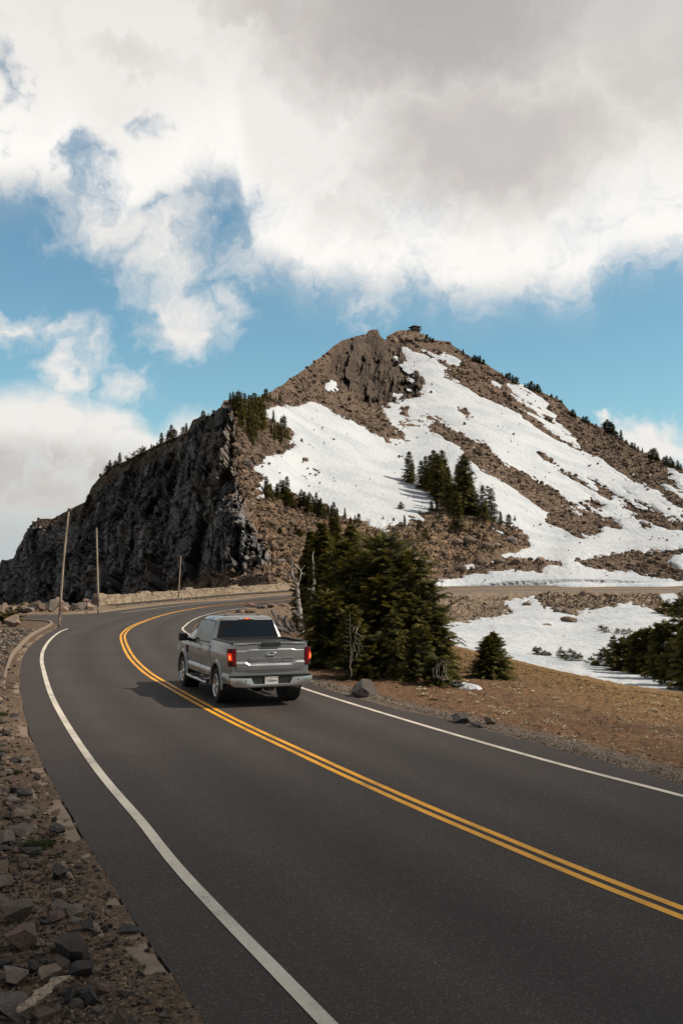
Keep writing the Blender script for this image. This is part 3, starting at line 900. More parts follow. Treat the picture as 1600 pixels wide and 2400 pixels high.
SNOW = [[(617, 960), (650, 953), (690, 955), (707, 943), (730, 942), (756, 949), (783, 970), (829, 989), (860, 1008), (898, 1025), (921, 1023), (955, 1030), (940, 1013), (915, 1002), (905, 985), (908, 968), (903, 952), (925, 945), (944, 935), (970, 931), (993, 930), (998, 918), (995, 902),
         (980, 880), (964, 866), (955, 845), (947, 830), (940, 817), (963, 815), (975, 828), (1000, 832), (1030, 852), (1052, 878), (1096, 914), (1150, 941), (1208, 968), (1248, 994), (1284, 1021), (1346, 1044), (1391, 1070), (1458, 1110), (1525, 1151), (1560, 1172), (1600, 1195), (1720, 1250), (1720, 1275), (1600, 1282),
         (1500, 1291), (1400, 1302), (1340, 1310), (1315, 1318), (1290, 1317), (1200, 1315), (1140, 1324), (1080, 1333), (1058, 1332), (1090, 1322), (1150, 1316), (1177, 1298), (1208, 1293), (1244, 1282), (1221, 1253), (1212, 1235), (1195, 1228), (1150, 1216), (1110, 1208), (1070, 1186), (1040, 1170), (1020, 1150), (1012, 1160), (1016, 1178), (1003, 1191), (967, 1213), (927, 1226), (909, 1238), (898, 1238),
         (867, 1226), (856, 1214), (829, 1211), (802, 1213), (783, 1199), (764, 1188), (714, 1172), (691, 1157), (668, 1146), (640, 1160), (612, 1152), (603, 1138), (615, 1126), (622, 1117), (600, 1104), (588, 1092), (619, 1084), (615, 1069), (661, 1067), (672, 1052), (699, 1046), (684, 1031), (695, 1015), (684, 1004), (668, 1000), (640, 985), (622, 978)],
        [(1023, 820), (1047, 832), (1078, 843), (1072, 860), (1056, 854), (1034, 836)],
        [(1132, 872), (1154, 885), (1180, 902), (1190, 905), (1177, 888), (1212, 898), (1239, 918), (1270, 932), (1282, 945), (1277, 960), (1308, 974), (1300, 984), (1320, 1002), (1345, 1036), (1320, 1026), (1290, 1006), (1265, 986), (1239, 964), (1215, 946), (1186, 924), (1160, 904)],
        [(1393, 1026), (1412, 1035), (1406, 1043)], [(1422, 1048), (1450, 1075), (1432, 1068)], [(1498, 1083), (1519, 1103), (1505, 1100)], [(1549, 1087), (1600, 1112), (1720, 1180), (1720, 1200), (1610, 1150), (1585, 1130), (1592, 1122)], [(1550, 1129), (1610, 1163), (1600, 1175), (1565, 1150)],
        [(762, 895), (787, 897), (790, 908), (774, 906)], [(596, 1162), (624, 1163), (628, 1168), (605, 1168)],
        [(1011, 1361), (1069, 1357), (1107, 1346), (1153, 1342), (1199, 1336), (1230, 1342), (1268, 1342), (1285, 1338), (1268, 1328), (1295, 1326), (1325, 1328), (1308, 1318), (1333, 1311), (1340, 1318), (1383, 1331), (1432, 1340), (1482, 1341), (1497, 1351), (1536, 1355), (1600, 1361), (1800, 1364), (1800, 1380), (1000, 1380)],
        [(1566, 1307), (1600, 1302), (1660, 1320), (1640, 1338), (1590, 1328)]]
ROCKS = [[(985, 970), (1016, 988), (1043, 994), (1079, 1017), (1110, 1032), (1141, 1048), (1168, 1075), (1204, 1101), (1248, 1124), (1284, 1142), (1328, 1173), (1369, 1186), (1413, 1208), (1449, 1222), (1494, 1249), (1453, 1241), (1420, 1240), (1400, 1252), (1391, 1263), (1346, 1259), (1302, 1236), (1266, 1218), (1290, 1212), (1266, 1186), (1230, 1168), (1186, 1133), (1150, 1110), (1114, 1088), (1079, 1061), (1047, 1030), (1012, 1003)],
         [(1226, 1048), (1262, 1061), (1302, 1084), (1346, 1108), (1391, 1124), (1436, 1146), (1494, 1173), (1547, 1195), (1600, 1224), (1720, 1280), (1720, 1290), (1600, 1243), (1547, 1240), (1502, 1226), (1471, 1209), (1436, 1182), (1391, 1151), (1346, 1124), (1302, 1097), (1266, 1073)],
         [(1351, 1160), (1387, 1162), (1409, 1177), (1435, 1184), (1391, 1187), (1364, 1174)], [(1065, 950), (1088, 959), (1110, 983), (1092, 978), (1074, 962)], [(994, 898), (1015, 905), (1036, 936), (1018, 925)], [(931, 950), (962, 954), (955, 968), (960, 982), (935, 972)],
         [(703, 1074), (718, 1080), (714, 1086), (698, 1084)], [(722, 1098), (745, 1100), (748, 1108), (728, 1107)], [(1140, 1090), (1185, 1118), (1180, 1124), (1150, 1105)], [(1190, 1140), (1230, 1172), (1205, 1160)], [(930, 1065), (946, 1068), (942, 1076)], [(1180, 1028), (1192, 1030), (1186, 1036)],
         [(1545, 1180), (1600, 1205), (1640, 1225), (1600, 1216)], [(1320, 1198), (1350, 1208), (1340, 1216)], [(1270, 1130), (1310, 1165), (1290, 1160)], [(1440, 1168), (1480, 1190), (1455, 1186)]]
m_cliff, m_crag, m_knoll = raster([CLIFF], r=6), raster([CRAG], r=5), raster([KNOLL], r=8)
m_snow = raster(SNOW, ROCKS, 2)
def broken(m, ang, la, lb, k, seed, r=12):
    # thaw breaks the rim of the snow into streaks that run down the fall line
    wide = blur(m, r)
    a = qx * math.cos(ang) + qy * math.sin(ang); b_ = -qx * math.sin(ang) + qy * math.cos(ang)
    P = np.stack([a / la, b_ / lb, 0 * a], -1).reshape(-1, 3)
    n = fbm(P, 4, 0.6, seed=seed).reshape(m.shape)
    return np.clip(m + k * (n - 0.06) * np.clip(4 * wide * (1 - wide), 0, 1), 0, 1)
_lo = qy > 1268 - 0.1 * (qx - 1300)
m_snow = np.where(_lo, broken(m_snow, 0.2, 16.0, 7.0, 0.6, 303, 4), np.where(qx > 900, broken(m_snow, math.atan2(0.55, 1.0), 40.0, 7.0, 1.5, 301, 8), broken(m_snow, 0.4, 20.0, 9.0, 0.8, 305, 5)))

pts = BASEG.reshape(-1, 3)
N0 = normals(BASEG).reshape(-1, 3)
wc = sample(m_cliff, GPX, GPY).ravel(); wk = sample(m_crag, GPX, GPY).ravel(); wn = sample(m_knoll, GPX, GPY).ravel(); ws = sample(m_snow, GPX, GPY).ravel()
hard = np.clip(wc + wk, 0, 1)
# rubble: facets at two sizes; cliff: tall fractured faces
f1a, f2a, ida, tla = cell(pts / np.array([3.4, 4.2, 2.6]), 3)
f1b, f2b, idb, tlb = cell(pts / np.array([1.35, 1.7, 1.1]), 11)
rub = (ida - 0.5) * 0.6 + tla * 0.9 + (idb - 0.5) * 0.35 + tlb * 0.5 - 0.35 * (1 - sstep(f2b - f1b, 0.0, 0.25))
lf = fbm(pts / 26.0, 4, seed=41)
# the cliff fractures: tall blocks and ribs, laid out over bearing and height as seen from the road
CP = np.stack([(GPX + 0.22 * GPY).ravel() * 0.1, np.full(GPX.size, 0.37), (GPY - 0.10 * GPX).ravel() * 0.1], -1)
lf2 = fbm(CP / np.array([5.5, 1, 13.0]), 5, 0.55, seed=43)
f1c, f2c, idc, tlc = cell(CP / np.array([3.8, 1, 17.0]) + 0.45 * lf2[:, None], 23)
f1d, f2d, idd, tld = cell(CP / np.array([1.2, 1, 6.0]) + 0.5 * lf2[:, None], 29)
_e = cell(CP / np.array([0.55, 1, 1.3]) + 0.4 * lf2[:, None], 31)
_g1 = cell(CP / np.array([2.6, 1, 3.8]) + 0.4 * lf2[:, None], 33); _g2 = cell(CP / np.array([0.95, 1, 1.5]) + 0.4 * lf2[:, None], 35)
clf_k = (_g1[2] - 0.5) * 5.0 + _g1[3] * 4.0 + (_g2[2] - 0.5) * 1.6 + _g2[3] * 1.8 + 3.0 * lf2
clf = (idc - 0.5) * 3.0 + tlc * 3.2 + (idd - 0.5) * 0.9 + tld * 1.1 + (_e[2] - 0.5) * 0.5 + _e[3] * 0.6 + 2.4 * lf + 2.6 * lf2 + 0.25 * rub - 0.9 * (1 - sstep(f2d - f1d, 0, 0.16))
# big knuckles give the knoll and the outcrops their shape
kn = (cell(pts / 8.0, 37)[2] - 0.5) * 1.2 * wn
edgefade = sstep(full(TT), 0.0, 0.04).ravel()
topfade = 1 - 0.45 * sstep(full(TT), 0.9, 1.0).ravel()
disp = (rub * (0.34 + 0.2 * sstep(lf, -0.2, 0.4)) + kn) * (1 - hard) + (1.7 * clf * wc + clf_k * wk) * topfade + 1.6 * lf * (1 - hard)
disp *= edgefade * topfade
side = np.r_[np.zeros(NF), np.ones(NR), np.linspace(1, 0.4, NB)]
disp = disp * np.repeat(side, len(mpx))
DN = N0.copy(); 
_b = np.stack([blur(N0.reshape(BASEG.shape)[..., k].copy(), 12) for k in range(3)], -1).reshape(-1, 3)
hz = _b; hz[:, 2] *= 0.45
_fix = np.array([-0.12, -0.97, 0.20]); _w = sstep(hard, 0.2, 0.8)[:, None]      # out of the face, one direction for the whole wall
DN = N0 * (1 - _w) + _fix * _w
rock_pts = pts + DN * disp[:, None]
rock_pts[:, 2] -= 1.3 * sstep(ws, 0.35, 0.75) * 0.6
# colours of the bare rock
cl = lambda c: np.array(c, float)
tal, kno, clc, crg = cl((0.152, 0.106, 0.077)), cl((0.185, 0.122, 0.077)), cl((0.070, 0.067, 0.067)), cl((0.085, 0.063, 0.049))
n5 = fbm(pts / 11.0, 4, seed=51)[:, None]; n6 = (idb - 0.5)[:, None]
tint = tal * (1 - wn[:, None]) + kno * wn[:, None]
tint = tint * (1 + 0.35 * n5 + 0.5 * n6)
_st = fbm(CP / np.array([0.7, 1, 6.0]) + 0.3 * lf2[:, None], 4, 0.6, seed=47)[:, None]
ccol = 1.9 * clc * (1 + 1.5 * np.clip(_st - 0.1, -0.25, 1) + 0.8 * (idd - 0.5)[:, None] + 0.5 * (_e[2] - 0.5)[:, None] + 0.4 * n5) + cl((0.060, 0.040, 0.026)) * sstep(fbm(pts / 14.0, 3, seed=61), 0.0, 0.35)[:, None]
_cw = sstep(wc, 0.55, 1.0)[:, None]
tint = tint * (1 - _cw) + ccol * _cw
tint = tint * (1 - wk[:, None]) + (crg * (1 + 0.5 * (idd - 0.5)[:, None] + 0.35 * n5)) * wk[:, None]
m_rock, t, b = material('mountain_rock')
co = t.node('ShaderNodeTexCoord').outputs['Object']
at_ = t.node('ShaderNodeAttribute', attribute_name='tint').outputs['Color']
n1 = t.noise(co, 0.55, 6, 0.66); n2 = t.noise(co, 2.2, 5, 0.66)
vc = t.voro(t.vmath('ADD', co, t.vmath('SCALE', t.comb(n1, n2, n1), scale=0.8)), 0.9, out='Color')
v2 = t.voro(co, 2.3, out='Color')
c = t.mix(t.ss(n1, 0.3, 0.7), t.vmath('SCALE', at_, scale=0.62), t.vmath('SCALE', at_, scale=1.3))
c = t.mix(t.ss(t.sep(vc)[0], 0.55, 0.95, 0, 0.6), c, t.vmath('MULTIPLY', at_, (1.55, 1.5, 1.45)))
c = t.mix(t.ss(t.sep(v2)[1], 0.7, 0.98, 0, 0.5), c, t.vmath('MULTIPLY', at_, (0.45, 0.42, 0.42)))
t.put(b.inputs['Base Color'], c)
b.inputs['Roughness'].default_value = 0.93
b.inputs['Specular IOR Level'].default_value = 0.2
bump_into(t, b, t.math('ADD', n2, t.math('MULTIPLY', t.sep(v2)[0], 0.8)), 1.0, 0.5)
nc = len(mpx)
mount = struct(link('mountain', mesh_np('mountain', rock_pts, gridfaces(NF + NR + NB, nc), m_rock, False, cols={'tint': tint})))
ROCKG = rock_pts.reshape(BASEG.shape)

m_snow_mat, t, b = material('old_snow')
co = t.node('ShaderNodeTexCoord').outputs['Object']
n1 = t.noise(t.vmath('MULTIPLY', co, (1.0, 0.45, 1.0)), 0.9, 5, 0.6); n2 = t.noise(co, 0.09, 4, 0.6); n3 = t.noise(co, 5.0, 4, 0.6)
c = t.mix(t.ss(n2, 0.38, 0.68, 0, 0.8), (0.505, 0.520, 0.545), (0.385, 0.41, 0.45))
n4 = t.noise(t.vmath('MULTIPLY', co, (1.0, 0.3, 1.0)), 0.35, 5, 0.65)
c = t.mix(t.ss(n4, 0.58, 0.75, 0, 0.30), c, (0.36, 0.345, 0.325))
c = t.mix(t.ss(n3, 0.6, 0.8, 0, 0.4), c, (0.55, 0.50, 0.45))
t.put(b.inputs['Base Color'], c)
b.inputs['Roughness'].default_value = 0.75
b.inputs['Specular IOR Level'].default_value = 0.25
bump_into(t, b, t.math('ADD', n1, t.math('MULTIPLY', n3, 0.25)), 0.9, 0.45)
def snow_sheet(Bg, Ng, m, nr, ncol, amp, seed, name):
    P = Bg.reshape(-1, 3)
    fine = fbm(P / np.array([2.2, 4.5, 2.2]), 4, seed=seed)
    wide = fbm(P / 14.0, 3, seed=seed + 4)
    h = (m - 0.38) * 2 * amp + 1.1 * amp * fine * sstep(m, 0.10, 0.4) * (1 - sstep(m, 0.80, 1.0)) + 0.15 * amp * wide
    h = np.where(h > 0, 0.30 * h, h) + 0.05
    S = P + Ng * h[:, None]
    ok = m > 0.12
    okf = ok.reshape(nr, ncol)
    k = okf[:-1, :-1] | okf[:-1, 1:] | okf[1:, 1:] | okf[1:, :-1]
    V, F = compact(S, gridfaces(nr, ncol, keep=k))
    return struct(link(name, mesh_np(name, V, F, m_snow_mat, True)))
snow_sheet(BASEG, N0, ws, NF + NR + NB, nc, 0.55, 71, 'snow')
WSG = ws.reshape(GPX.shape); WCG = hard.reshape(GPX.shape); WNG = wn.reshape(GPX.shape)

# ------------------------------------------------------------------ the basin below the far road and its embankment
BTOP = [(960, 1392), (1010, 1387.5), (1300, 1386), (1600, 1387), (2300, 1390)]
BBOT = [(960, 1560), (1061, 1552), (1199, 1590), (1344, 1630), (1459, 1660), (1600, 1690), (1900, 1730), (2300, 1760)]
BCTL = [(960, 1394, 146), (1010, 1388.5, 145), (1300, 1387, 148.6), (1600, 1388, 149.6), (2000, 1390, 152), (2300, 1392, 155), (960, 1470, 100), (1040, 1460, 104), (1100, 1450, 114), (1200, 1438, 121), (1340, 1444, 120), (1450, 1424, 128), (1600, 1450, 112), (2000, 1470, 105), (1320, 1400, 141), (1100, 1410, 136),
        (1040, 1510, 70), (1061, 1514, 68), (1199, 1547, 58), (1344, 1583, 49), (1459, 1610, 44), (1600, 1629, 40), (1900, 1650, 37), (2300, 1670, 36), (1150, 1485, 90), (1300, 1510, 80), (1450, 1535, 68), (1600, 1545, 62),
        (960, 1555, 52), (1061, 1552, 50), (1199, 1590, 44), (1344, 1630, 38), (1459, 1660, 34), (1600, 1690, 30), (2300, 1760, 26)]
bt, bb = line(BTOP), line(BBOT)
_bc = np.array(BCTL, float)
_bY = tps(_bc[:, :2] / 250.0, np.log(_bc[:, 2]))
bpx = np.unique(np.r_[np.linspace(960, 1624, 330), np.linspace(1624, 2300, 60)])
NRB = 150
BPX, BT = np.meshgrid(bpx, np.linspace(0, 1, NRB))
BPY = bb(BPX) + (bt(BPX) - bb(BPX)) * BT
BY = np.maximum.accumulate(np.exp(_bY(np.stack([BPX, BPY], -1) / 250.0)) + 0.005 * np.arange(NRB)[:, None], axis=0)
BBASE = at(BPX, BPY, BY)
BBASE[-1, :, 2] -= 0.03
BSNOW = [[(1174, 1405), (1199, 1407), (1222, 1401), (1252, 1398), (1264, 1414), (1279, 1430), (1318, 1437), (1344, 1441), (1375, 1441), (1406, 1426), (1432, 1420), (1471, 1416), (1524, 1428), (1582, 1449), (1600, 1455), (1720, 1470), (2300, 1500), (2300, 1800), (1000, 1800), (1000, 1460), (1055, 1459), (1110, 1456), (1150, 1458), (1108, 1458), (1116, 1454), (1164, 1447), (1203, 1438), (1191, 1422)],
         [(1536, 1395), (1574, 1390), (1591, 1402), (1570, 1424), (1553, 1408)]]
b_snow = raster(BSNOW, [[(1233, 1404), (1245, 1408), (1246, 1420), (1232, 1416)], [(1100, 1458), (1155, 1472), (1150, 1477), (1120, 1468)]], 2)
b_snow = broken(b_snow, 0.3, 16.0, 7.0, 0.8, 311, 5) * (qy < 1500) + b_snow * (qy >= 1500)
bpt = BBASE.reshape(-1, 3); BN = normals(BBASE).reshape(-1, 3)
bs = sample(b_snow, BPX, BPY).ravel()
g1 = cell(bpt / np.array([1.5, 1.8, 1.2]), 81); g2 = cell(bpt / np.array([0.6, 0.75, 0.5]), 83)
blk = sample(raster([[(1160, 1388), (1620, 1388), (2300, 1390), (2300, 1460), (1600, 1440), (1480, 1415), (1400, 1430), (1370, 1445), (1320, 1440), (1270, 1425), (1250, 1400), (1165, 1400)]], r=6), BPX, BPY).ravel()
bd = ((g1[2] - 0.5) * 0.55 + g1[3] * 0.5) * (0.25 + 0.75 * blk) + (g2[2] - 0.5) * 0.22 + g2[3] * 0.2
bd *= sstep(1 - BT.ravel(), 0.0, 0.04) * (1 - 0.7 * sstep(bs, 0.3, 0.7))
brock = bpt + BN * bd[:, None]
brock[:, 2] -= 0.25 * sstep(bs, 0.35, 0.75)
btint = cl((0.195, 0.145, 0.105)) * (1 + 0.4 * fbm(bpt / 5.0, 4, seed=85)[:, None] + 0.5 * (g2[2] - 0.5)[:, None])
struct(link('hillside', mesh_np('hillside', brock, gridfaces(NRB, len(bpx)), m_rock, False, cols={'tint': btint})))
snow_sheet(BBASE, BN, bs, NRB, len(bpx), 0.20, 91, 'snow')
BROCKG = brock.reshape(BBASE.shape); BSG = bs.reshape(BPX.shape)

# the cut bank of snow along the far road
bx = np.linspace(1085, 1900, 330)
top_ = np.interp(bx, [1085, 1130, 1200, 1330, 1440, 1540, 1600, 1900], [1371.5, 1367, 1361, 1356, 1358, 1364, 1367.5, 1371])
foot = at(bx, np.full(330, 1373.2), np.interp(bx, [1010, 1300, 1600, 1900], [154.6, 157.2, 158.2, 160.2]))
rows = []
for k in np.linspace(0, 1, 12):
    q = at(bx, 1373.2 + (top_ - 1373.2) * k, foot[:, 1] + 0.18 * k)
    d = fbm(np.c_[bx / 5.0, np.full(330, k * 1.2), np.zeros(330)], 4, seed=95)
    q[:, 1] += d * 0.30 * math.sin(math.pi * min(1, k + 0.1))
    rows.append(q)
for k in (1, 2, 3):
    q = rows[11].copy(); q[:, 1] += 0.9 * k + 0.1; q[:, 0] *= q[:, 1] / rows[11][:, 1]; q[:, 2] += 0.03 * k - 0.12 * (k == 3)
    rows.append(q)
struct(link('snow_bank', mesh_np('snow_bank', np.array(rows).reshape(-1, 3), gridfaces(15, 330)[:, ::-1], m_snow_mat, True)))

struct(link('snow', mesh_np('snow', np.vstack(SPR), np.vstack([gridfaces(len(SPR), len(SPW)), np.array([[i * len(SPW) + len(SPW) - 1, i * len(SPW), (i + 1) * len(SPW), (i + 1) * len(SPW) + len(SPW) - 1] for i in range(len(SPR) - 1)])])[:, ::-1], m_snow_mat, True)))

# ================================================================== TREES
def leaf_material(name, dark, mid, light, vs_=1.6):
    m, t, b = material(name)
    co = t.node('ShaderNodeTexCoord').outputs['Object']
    inf = t.node('ShaderNodeObjectInfo').outputs['Random']
    at_ = t.node('ShaderNodeAttribute', attribute_name='tone').outputs['Fac']
    n = t.noise(co, vs_, 3, 0.6)
    f = t.math('ADD', t.math('MULTIPLY', n, 0.45), t.math('MULTIPLY', at_, 0.65))
    c = t.ramp(f, [(0.25, dark), (0.55, mid), (0.92, light)])
    c = t.mix(t.math('MULTIPLY', inf, 0.35), c, t.vmath('MULTIPLY', c, (1.35, 1.1, 0.7)))
    t.put(b.inputs['Base Color'], c)
    b.inputs['Roughness'].default_value = 0.7
    b.inputs['Specular IOR Level'].default_value = 0.25
    tr = t.node('ShaderNodeBsdfTranslucent')
    t.put(tr.inputs[0], t.vmath('MULTIPLY', c, (1.3, 1.25, 0.6)))
    mx = t.node('ShaderNodeMixShader')
    mx.inputs[0].default_value = 0.28
    t.l.new(b.outputs[0], mx.inputs[1]); t.l.new(tr.outputs[0], mx.inputs[2])
    t.l.new(mx.outputs[0], t.n['Material Output'].inputs[0])
    return m
m_leaf = leaf_material('conifer_needles', (0.020, 0.027, 0.009), (0.064, 0.067, 0.019), (0.22, 0.178, 0.043))
m_leaf_far = leaf_material('hillside_needles', (0.022, 0.028, 0.010), (0.065, 0.064, 0.019), (0.20, 0.155, 0.040), 0.25)
m_bark = simple('bark', (0.085, 0.066, 0.052), 0.9, var=0.35, vscale=6, bump=0.6, bscale=25)
m_dead = simple('weathered_wood', (0.30, 0.265, 0.235), 0.85, var=0.45, vscale=9, bump=0.7, bscale=30)
m_greyd = simple('old_grey_wood', (0.13, 0.118, 0.11), 0.9, var=0.5, vscale=9, bump=0.7, bscale=30)
m_twig = simple('dead_twig', (0.19, 0.15, 0.115), 0.9, var=0.3, vscale=9)

# spray templates: a stem with needle leaflets, along +x, flat in xy, drooping a little in z
def spray_template(n, w):
    V = []; F = []
    def tri(a, b_, c): 
        k = len(V); V.extend([a, b_, c]); F.append((k, k + 1, k + 2))
    tri((0, -0.05 * w, 0), (0, 0.05 * w, 0), (1.05, 0, -0.10))
    for i in range(n):
        x = 0.08 + 0.84 * i / n
        l = (0.52 - 0.30 * x) * w
        for s in (-1, 1):
            tri((x, 0, -0.08 * x), (x + 0.16, 0, -0.08 * x), (x + 0.34, s * l, -0.08 * x - 0.10 + 0.05 * s))
    return np.array(V, float), np.array(F, int)
T_near, T_fine, T_mid, T_far = spray_template(4, 0.95), spray_template(4, 1.1), spray_template(2, 1.3), spray_template(1, 1.7)
def sprays(pos, d, up, size, roll, tmpl, tone):
    d = d / np.linalg.norm(d, axis=1)[:, None]
    s = np.cross(up, d); s /= np.linalg.norm(s, axis=1)[:, None] + 1e-9
    u = np.cross(d, s)
    c, q = np.cos(roll)[:, None], np.sin(roll)[:, None]
    s, u = s * c + u * q, u * c - s * q
    V0, F0 = tmpl
    V = pos[:, None] + size[:, None, None] * (V0[None, :, 0, None] * d[:, None] + V0[None, :, 1, None] * s[:, None] + V0[None, :, 2, None] * u[:, None])
    F = F0[None] + (np.arange(len(pos)) * len(V0))[:, None, None]
    return V.reshape(-1, 3), F.reshape(-1, 3), np.repeat(tone, len(V0))
def conifer(H, Rb, seed, whorls, per, tmpl, seg, ssize, prof=1.0, z0=0.06, droop=0.25, leaders=1, ragged=0.25, lean=0.0, side=None, gapn=0.0, tipfrac=0.04, lsep=0.55):
    r = np.random.default_rng(seed)
    P = []; D = []; S = []; A = []; U = []
    lead = [(0.0, 0.0, 1.0)] if leaders == 1 else [((k - (leaders - 1) / 2) * lsep * Rb + r.normal() * 0.05 * Rb, r.normal() * 0.15 * Rb, 1.0 - 0.10 * abs(r.normal())) for k in range(leaders)]
    stubs = []
    for lx, ly, lh in lead:
        Hl = H * lh
        for w in range(whorls):
            f = (w + r.random() * 0.8) / whorls
            h = Hl * (z0 + (1 - z0 - 0.015) * f)
            bulge = 1 + ragged * math.sin(f * 9 + seed) * 0.5
            L0 = Rb * ((1 - f) ** prof + tipfrac) * bulge * (0.8 if leaders > 1 else 1)
            for k in range(per):
                az = 2 * math.pi * (k + r.random()) / per + w * 1.7
                if r.random() < gapn: continue
                L = L0 * (1 - ragged + 2 * ragged * r.random())
                if side is not None: L *= 1 + side[2] * math.cos(az - side[0])
                rise = 0.34 - 0.5 * droop + 0.55 * f + 0.24 * r.normal(); droop_ = droop * r.uniform(0.4, 1.5)
                n = max(2, int(seg * (0.35 + L / Rb)))
                t = np.linspace(0.22 if L > 0.3 * Rb else 0.0, 1, n) + r.normal(size=n) * 0.03
                cx_, sx_ = math.cos(az), math.sin(az)
                x = lx * (1 - 0 * f) + lean * h + cx_ * L * t; y = ly + sx_ * L * t
                z = h + L * (rise * t - droop_ * 0.9 * t * t)
                slope = rise - 1.8 * droop_ * t
                for sg in (-1, 1, 0):
                    ang = az + sg * (0.75 - 0.3 * t) + r.normal(size=n) * 0.18
                    d = np.stack([np.cos(ang), np.sin(ang), slope * 0.7 - 0.12 + r.normal(size=n) * 0.13], -1)
                    sz = ssize * (1.12 - 0.45 * t) * (0.75 + 0.5 * r.random(n)) * (0.55 + 0.45 * min(1, L / (0.5 * Rb)))
                    P.append(np.stack([x, y, z + r.normal(size=n) * 0.03 * ssize], -1)); D.append(d); S.append(sz)
                    A.append(np.clip(0.10 + 0.62 * t + r.normal(size=n) * 0.14, 0, 1)); U.append(np.full(n, r.normal() * 0.35) + r.normal(size=n) * 0.25)  # inner needles dark, tips light: crown shade and sun put into the colour
                if L > 0.4 * Rb and r.random() < 0.4: stubs.append((lx + lean * h, ly, h, az, L, rise, droop))
        # the leader tip
        n = 6
        t = np.linspace(0, 1, n)
        P.append(np.stack([np.full(n, lx + lean * Hl), np.full(n, ly), Hl * (0.93 + 0.05 * t)], -1)); D.append(np.stack([r.normal(size=n) * 0.4, r.normal(size=n) * 0.4, np.full(n, 1.0)], -1))
        S.append(np.full(n, ssize * 0.7)); A.append(np.full(n, 0.8)); U.append(r.random(n) * 6)
    P = np.vstack(P); D = np.vstack(D); S = np.concatenate(S); A = np.concatenate(A); U = np.concatenate(U)
    V, F, a = sprays(P, D, np.tile([0, 0, 1.0], (len(P), 1)) + 1e-3, S, U, tmpl, A)
    mb = MB()
    for lx, ly, lh in lead:
        Hl = H * lh
        pts_ = [(lx * min(1, q * 3) + lean * Hl * q + 0.01 * H * math.sin(q * 5 + seed), ly * min(1, q * 3), Hl * q - 0.15 * (q == 0)) for q in np.linspace(0, 0.97, 9)]
        mb.tube(pts_, np.linspace(0.020 * H + 0.01, 0.003 * H, 9), 7)
    for (x, y, h, az, L, ri, dr) in stubs:
        q = np.linspace(0, 0.7, 4)
        mb.tube([(x + math.cos(az) * L * k, y + math.sin(az) * L * k, h + L * (ri * k - 0.9 * dr * k * k)) for k in q], np.linspace(0.006, 0.002, 4) * H, 4, False)
    return (V, F, a), mb
def crown_mesh(data, mat):
    V, F, a = data
    return mesh_np('crown', V, F, mat, False, attrs={'tone': a})
def copy_thing(root, loc, rotz=0.0, scale=1.0, label=None, group=None):
    c = root.copy(); COL.objects.link(c)
    c.location = [float(v) for v in loc]; c.rotation_euler = (0, 0, rotz)
    c.scale = scale if hasattr(scale, '__len__') else (scale,) * 3
    for ch in list(root.children):
        d = ch.copy(); COL.objects.link(d); d.parent = c
        for g in list(ch.children):
            e = g.copy(); COL.objects.link(e); e.parent = d
    if label: c['label'] = label
    if group: c['group'] = group
    return c

# ---- the surfaces as seen from the camera side: look up a point of the mountain for a point of the photograph
class Lookup:
    def __init__(s, PX_, PY_, Gd, r0, r1):
        s.px = PX_[r0:r1]; s.py = PY_[r0:r1]; s.g = Gd[r0:r1]
        s.cx = s.px[0]
    def __call__(s, px, py):
        j = float(np.interp(px, s.cx, np.arange(len(s.cx))))
        j0 = int(min(j, len(s.cx) - 2)); f = j - j0
        col = s.py[:, j0] * (1 - f) + s.py[:, j0 + 1] * f
        i = float(np.interp(-py, -col, np.arange(len(col))))
        i0 = int(min(i, len(col) - 2)); g = i - i0
        q = s.g
        return (q[i0, j0] * (1 - f) + q[i0, j0 + 1] * f) * (1 - g) + (q[i0 + 1, j0] * (1 - f) + q[i0 + 1, j0 + 1] * f) * g
on_mount = Lookup(GPX, GPY, ROCKG, NF, NF + NR)
on_basin = Lookup(BPX, BPY, BROCKG, 0, NRB)
_gpy = topx(np.stack([X, Yg, Z], -1))[1]
_r0 = int(np.argmax(Ys > 3.2))
_hm = np.minimum.accumulate(np.where(np.isfinite(_gpy[_r0:]), _gpy[_r0:], 1e6), axis=0)
on_ground = Lookup(PX[_r0:], _hm, np.stack([X, Yg, Z], -1)[_r0:], 0, None)
def ghit(px, py):
    return on_ground(px, py)

# ---- one of each kind, then copies
KIND = {}
def proto(key, label, cat, H, data, mb, mat):
    o = thing('conifer', label, cat)
    link('trunk', mb.mesh('trunk', m_bark, True), o)
    link('crown', crown_mesh(data, mat), o)
    KIND[key] = [o, H, False]
def plant(key, loc, h, rotz, label, group, wide=1.0):
    o, H, used = KIND[key]
    s = h / H
    if not used:
        KIND[key][2] = True
        o.location = [float(v) for v in loc]; o.rotation_euler = (0, 0, rotz); o.scale = (s * wide, s * wide, s)
        o['label'] = label; o['group'] = group
        return o
    return copy_thing(o, loc, rotz, (s * wide, s * wide, s), label, group)
for k in range(4):
    d, mb = conifer(10, 1.75, 100 + k, 30, 6, T_far, 3.4, 0.95, prof=0.8, droop=0.42, ragged=0.32, gapn=0.12, tipfrac=0.12)
    proto(f'tall{k}', '', 'conifer', 10, d, mb, m_leaf_far)
for k in range(3):
    d, mb = conifer(10, 3.2, 120 + k, 18, 6, T_far, 4, 1.5, prof=0.75, droop=0.3, ragged=0.35, gapn=0.08)
    proto(f'bushy{k}', '', 'conifer', 10, d, mb, m_leaf_far)
for k in range(2):
    d, mb = conifer(10, 3.4, 140 + k, 12, 5, T_far, 4, 1.7, prof=0.5, droop=0.2, ragged=0.6, gapn=0.35, lean=0.12)
    proto(f'wind{k}', '', 'conifer', 10, d, mb, m_leaf_far)
_tr = np.random.default_rng(5)
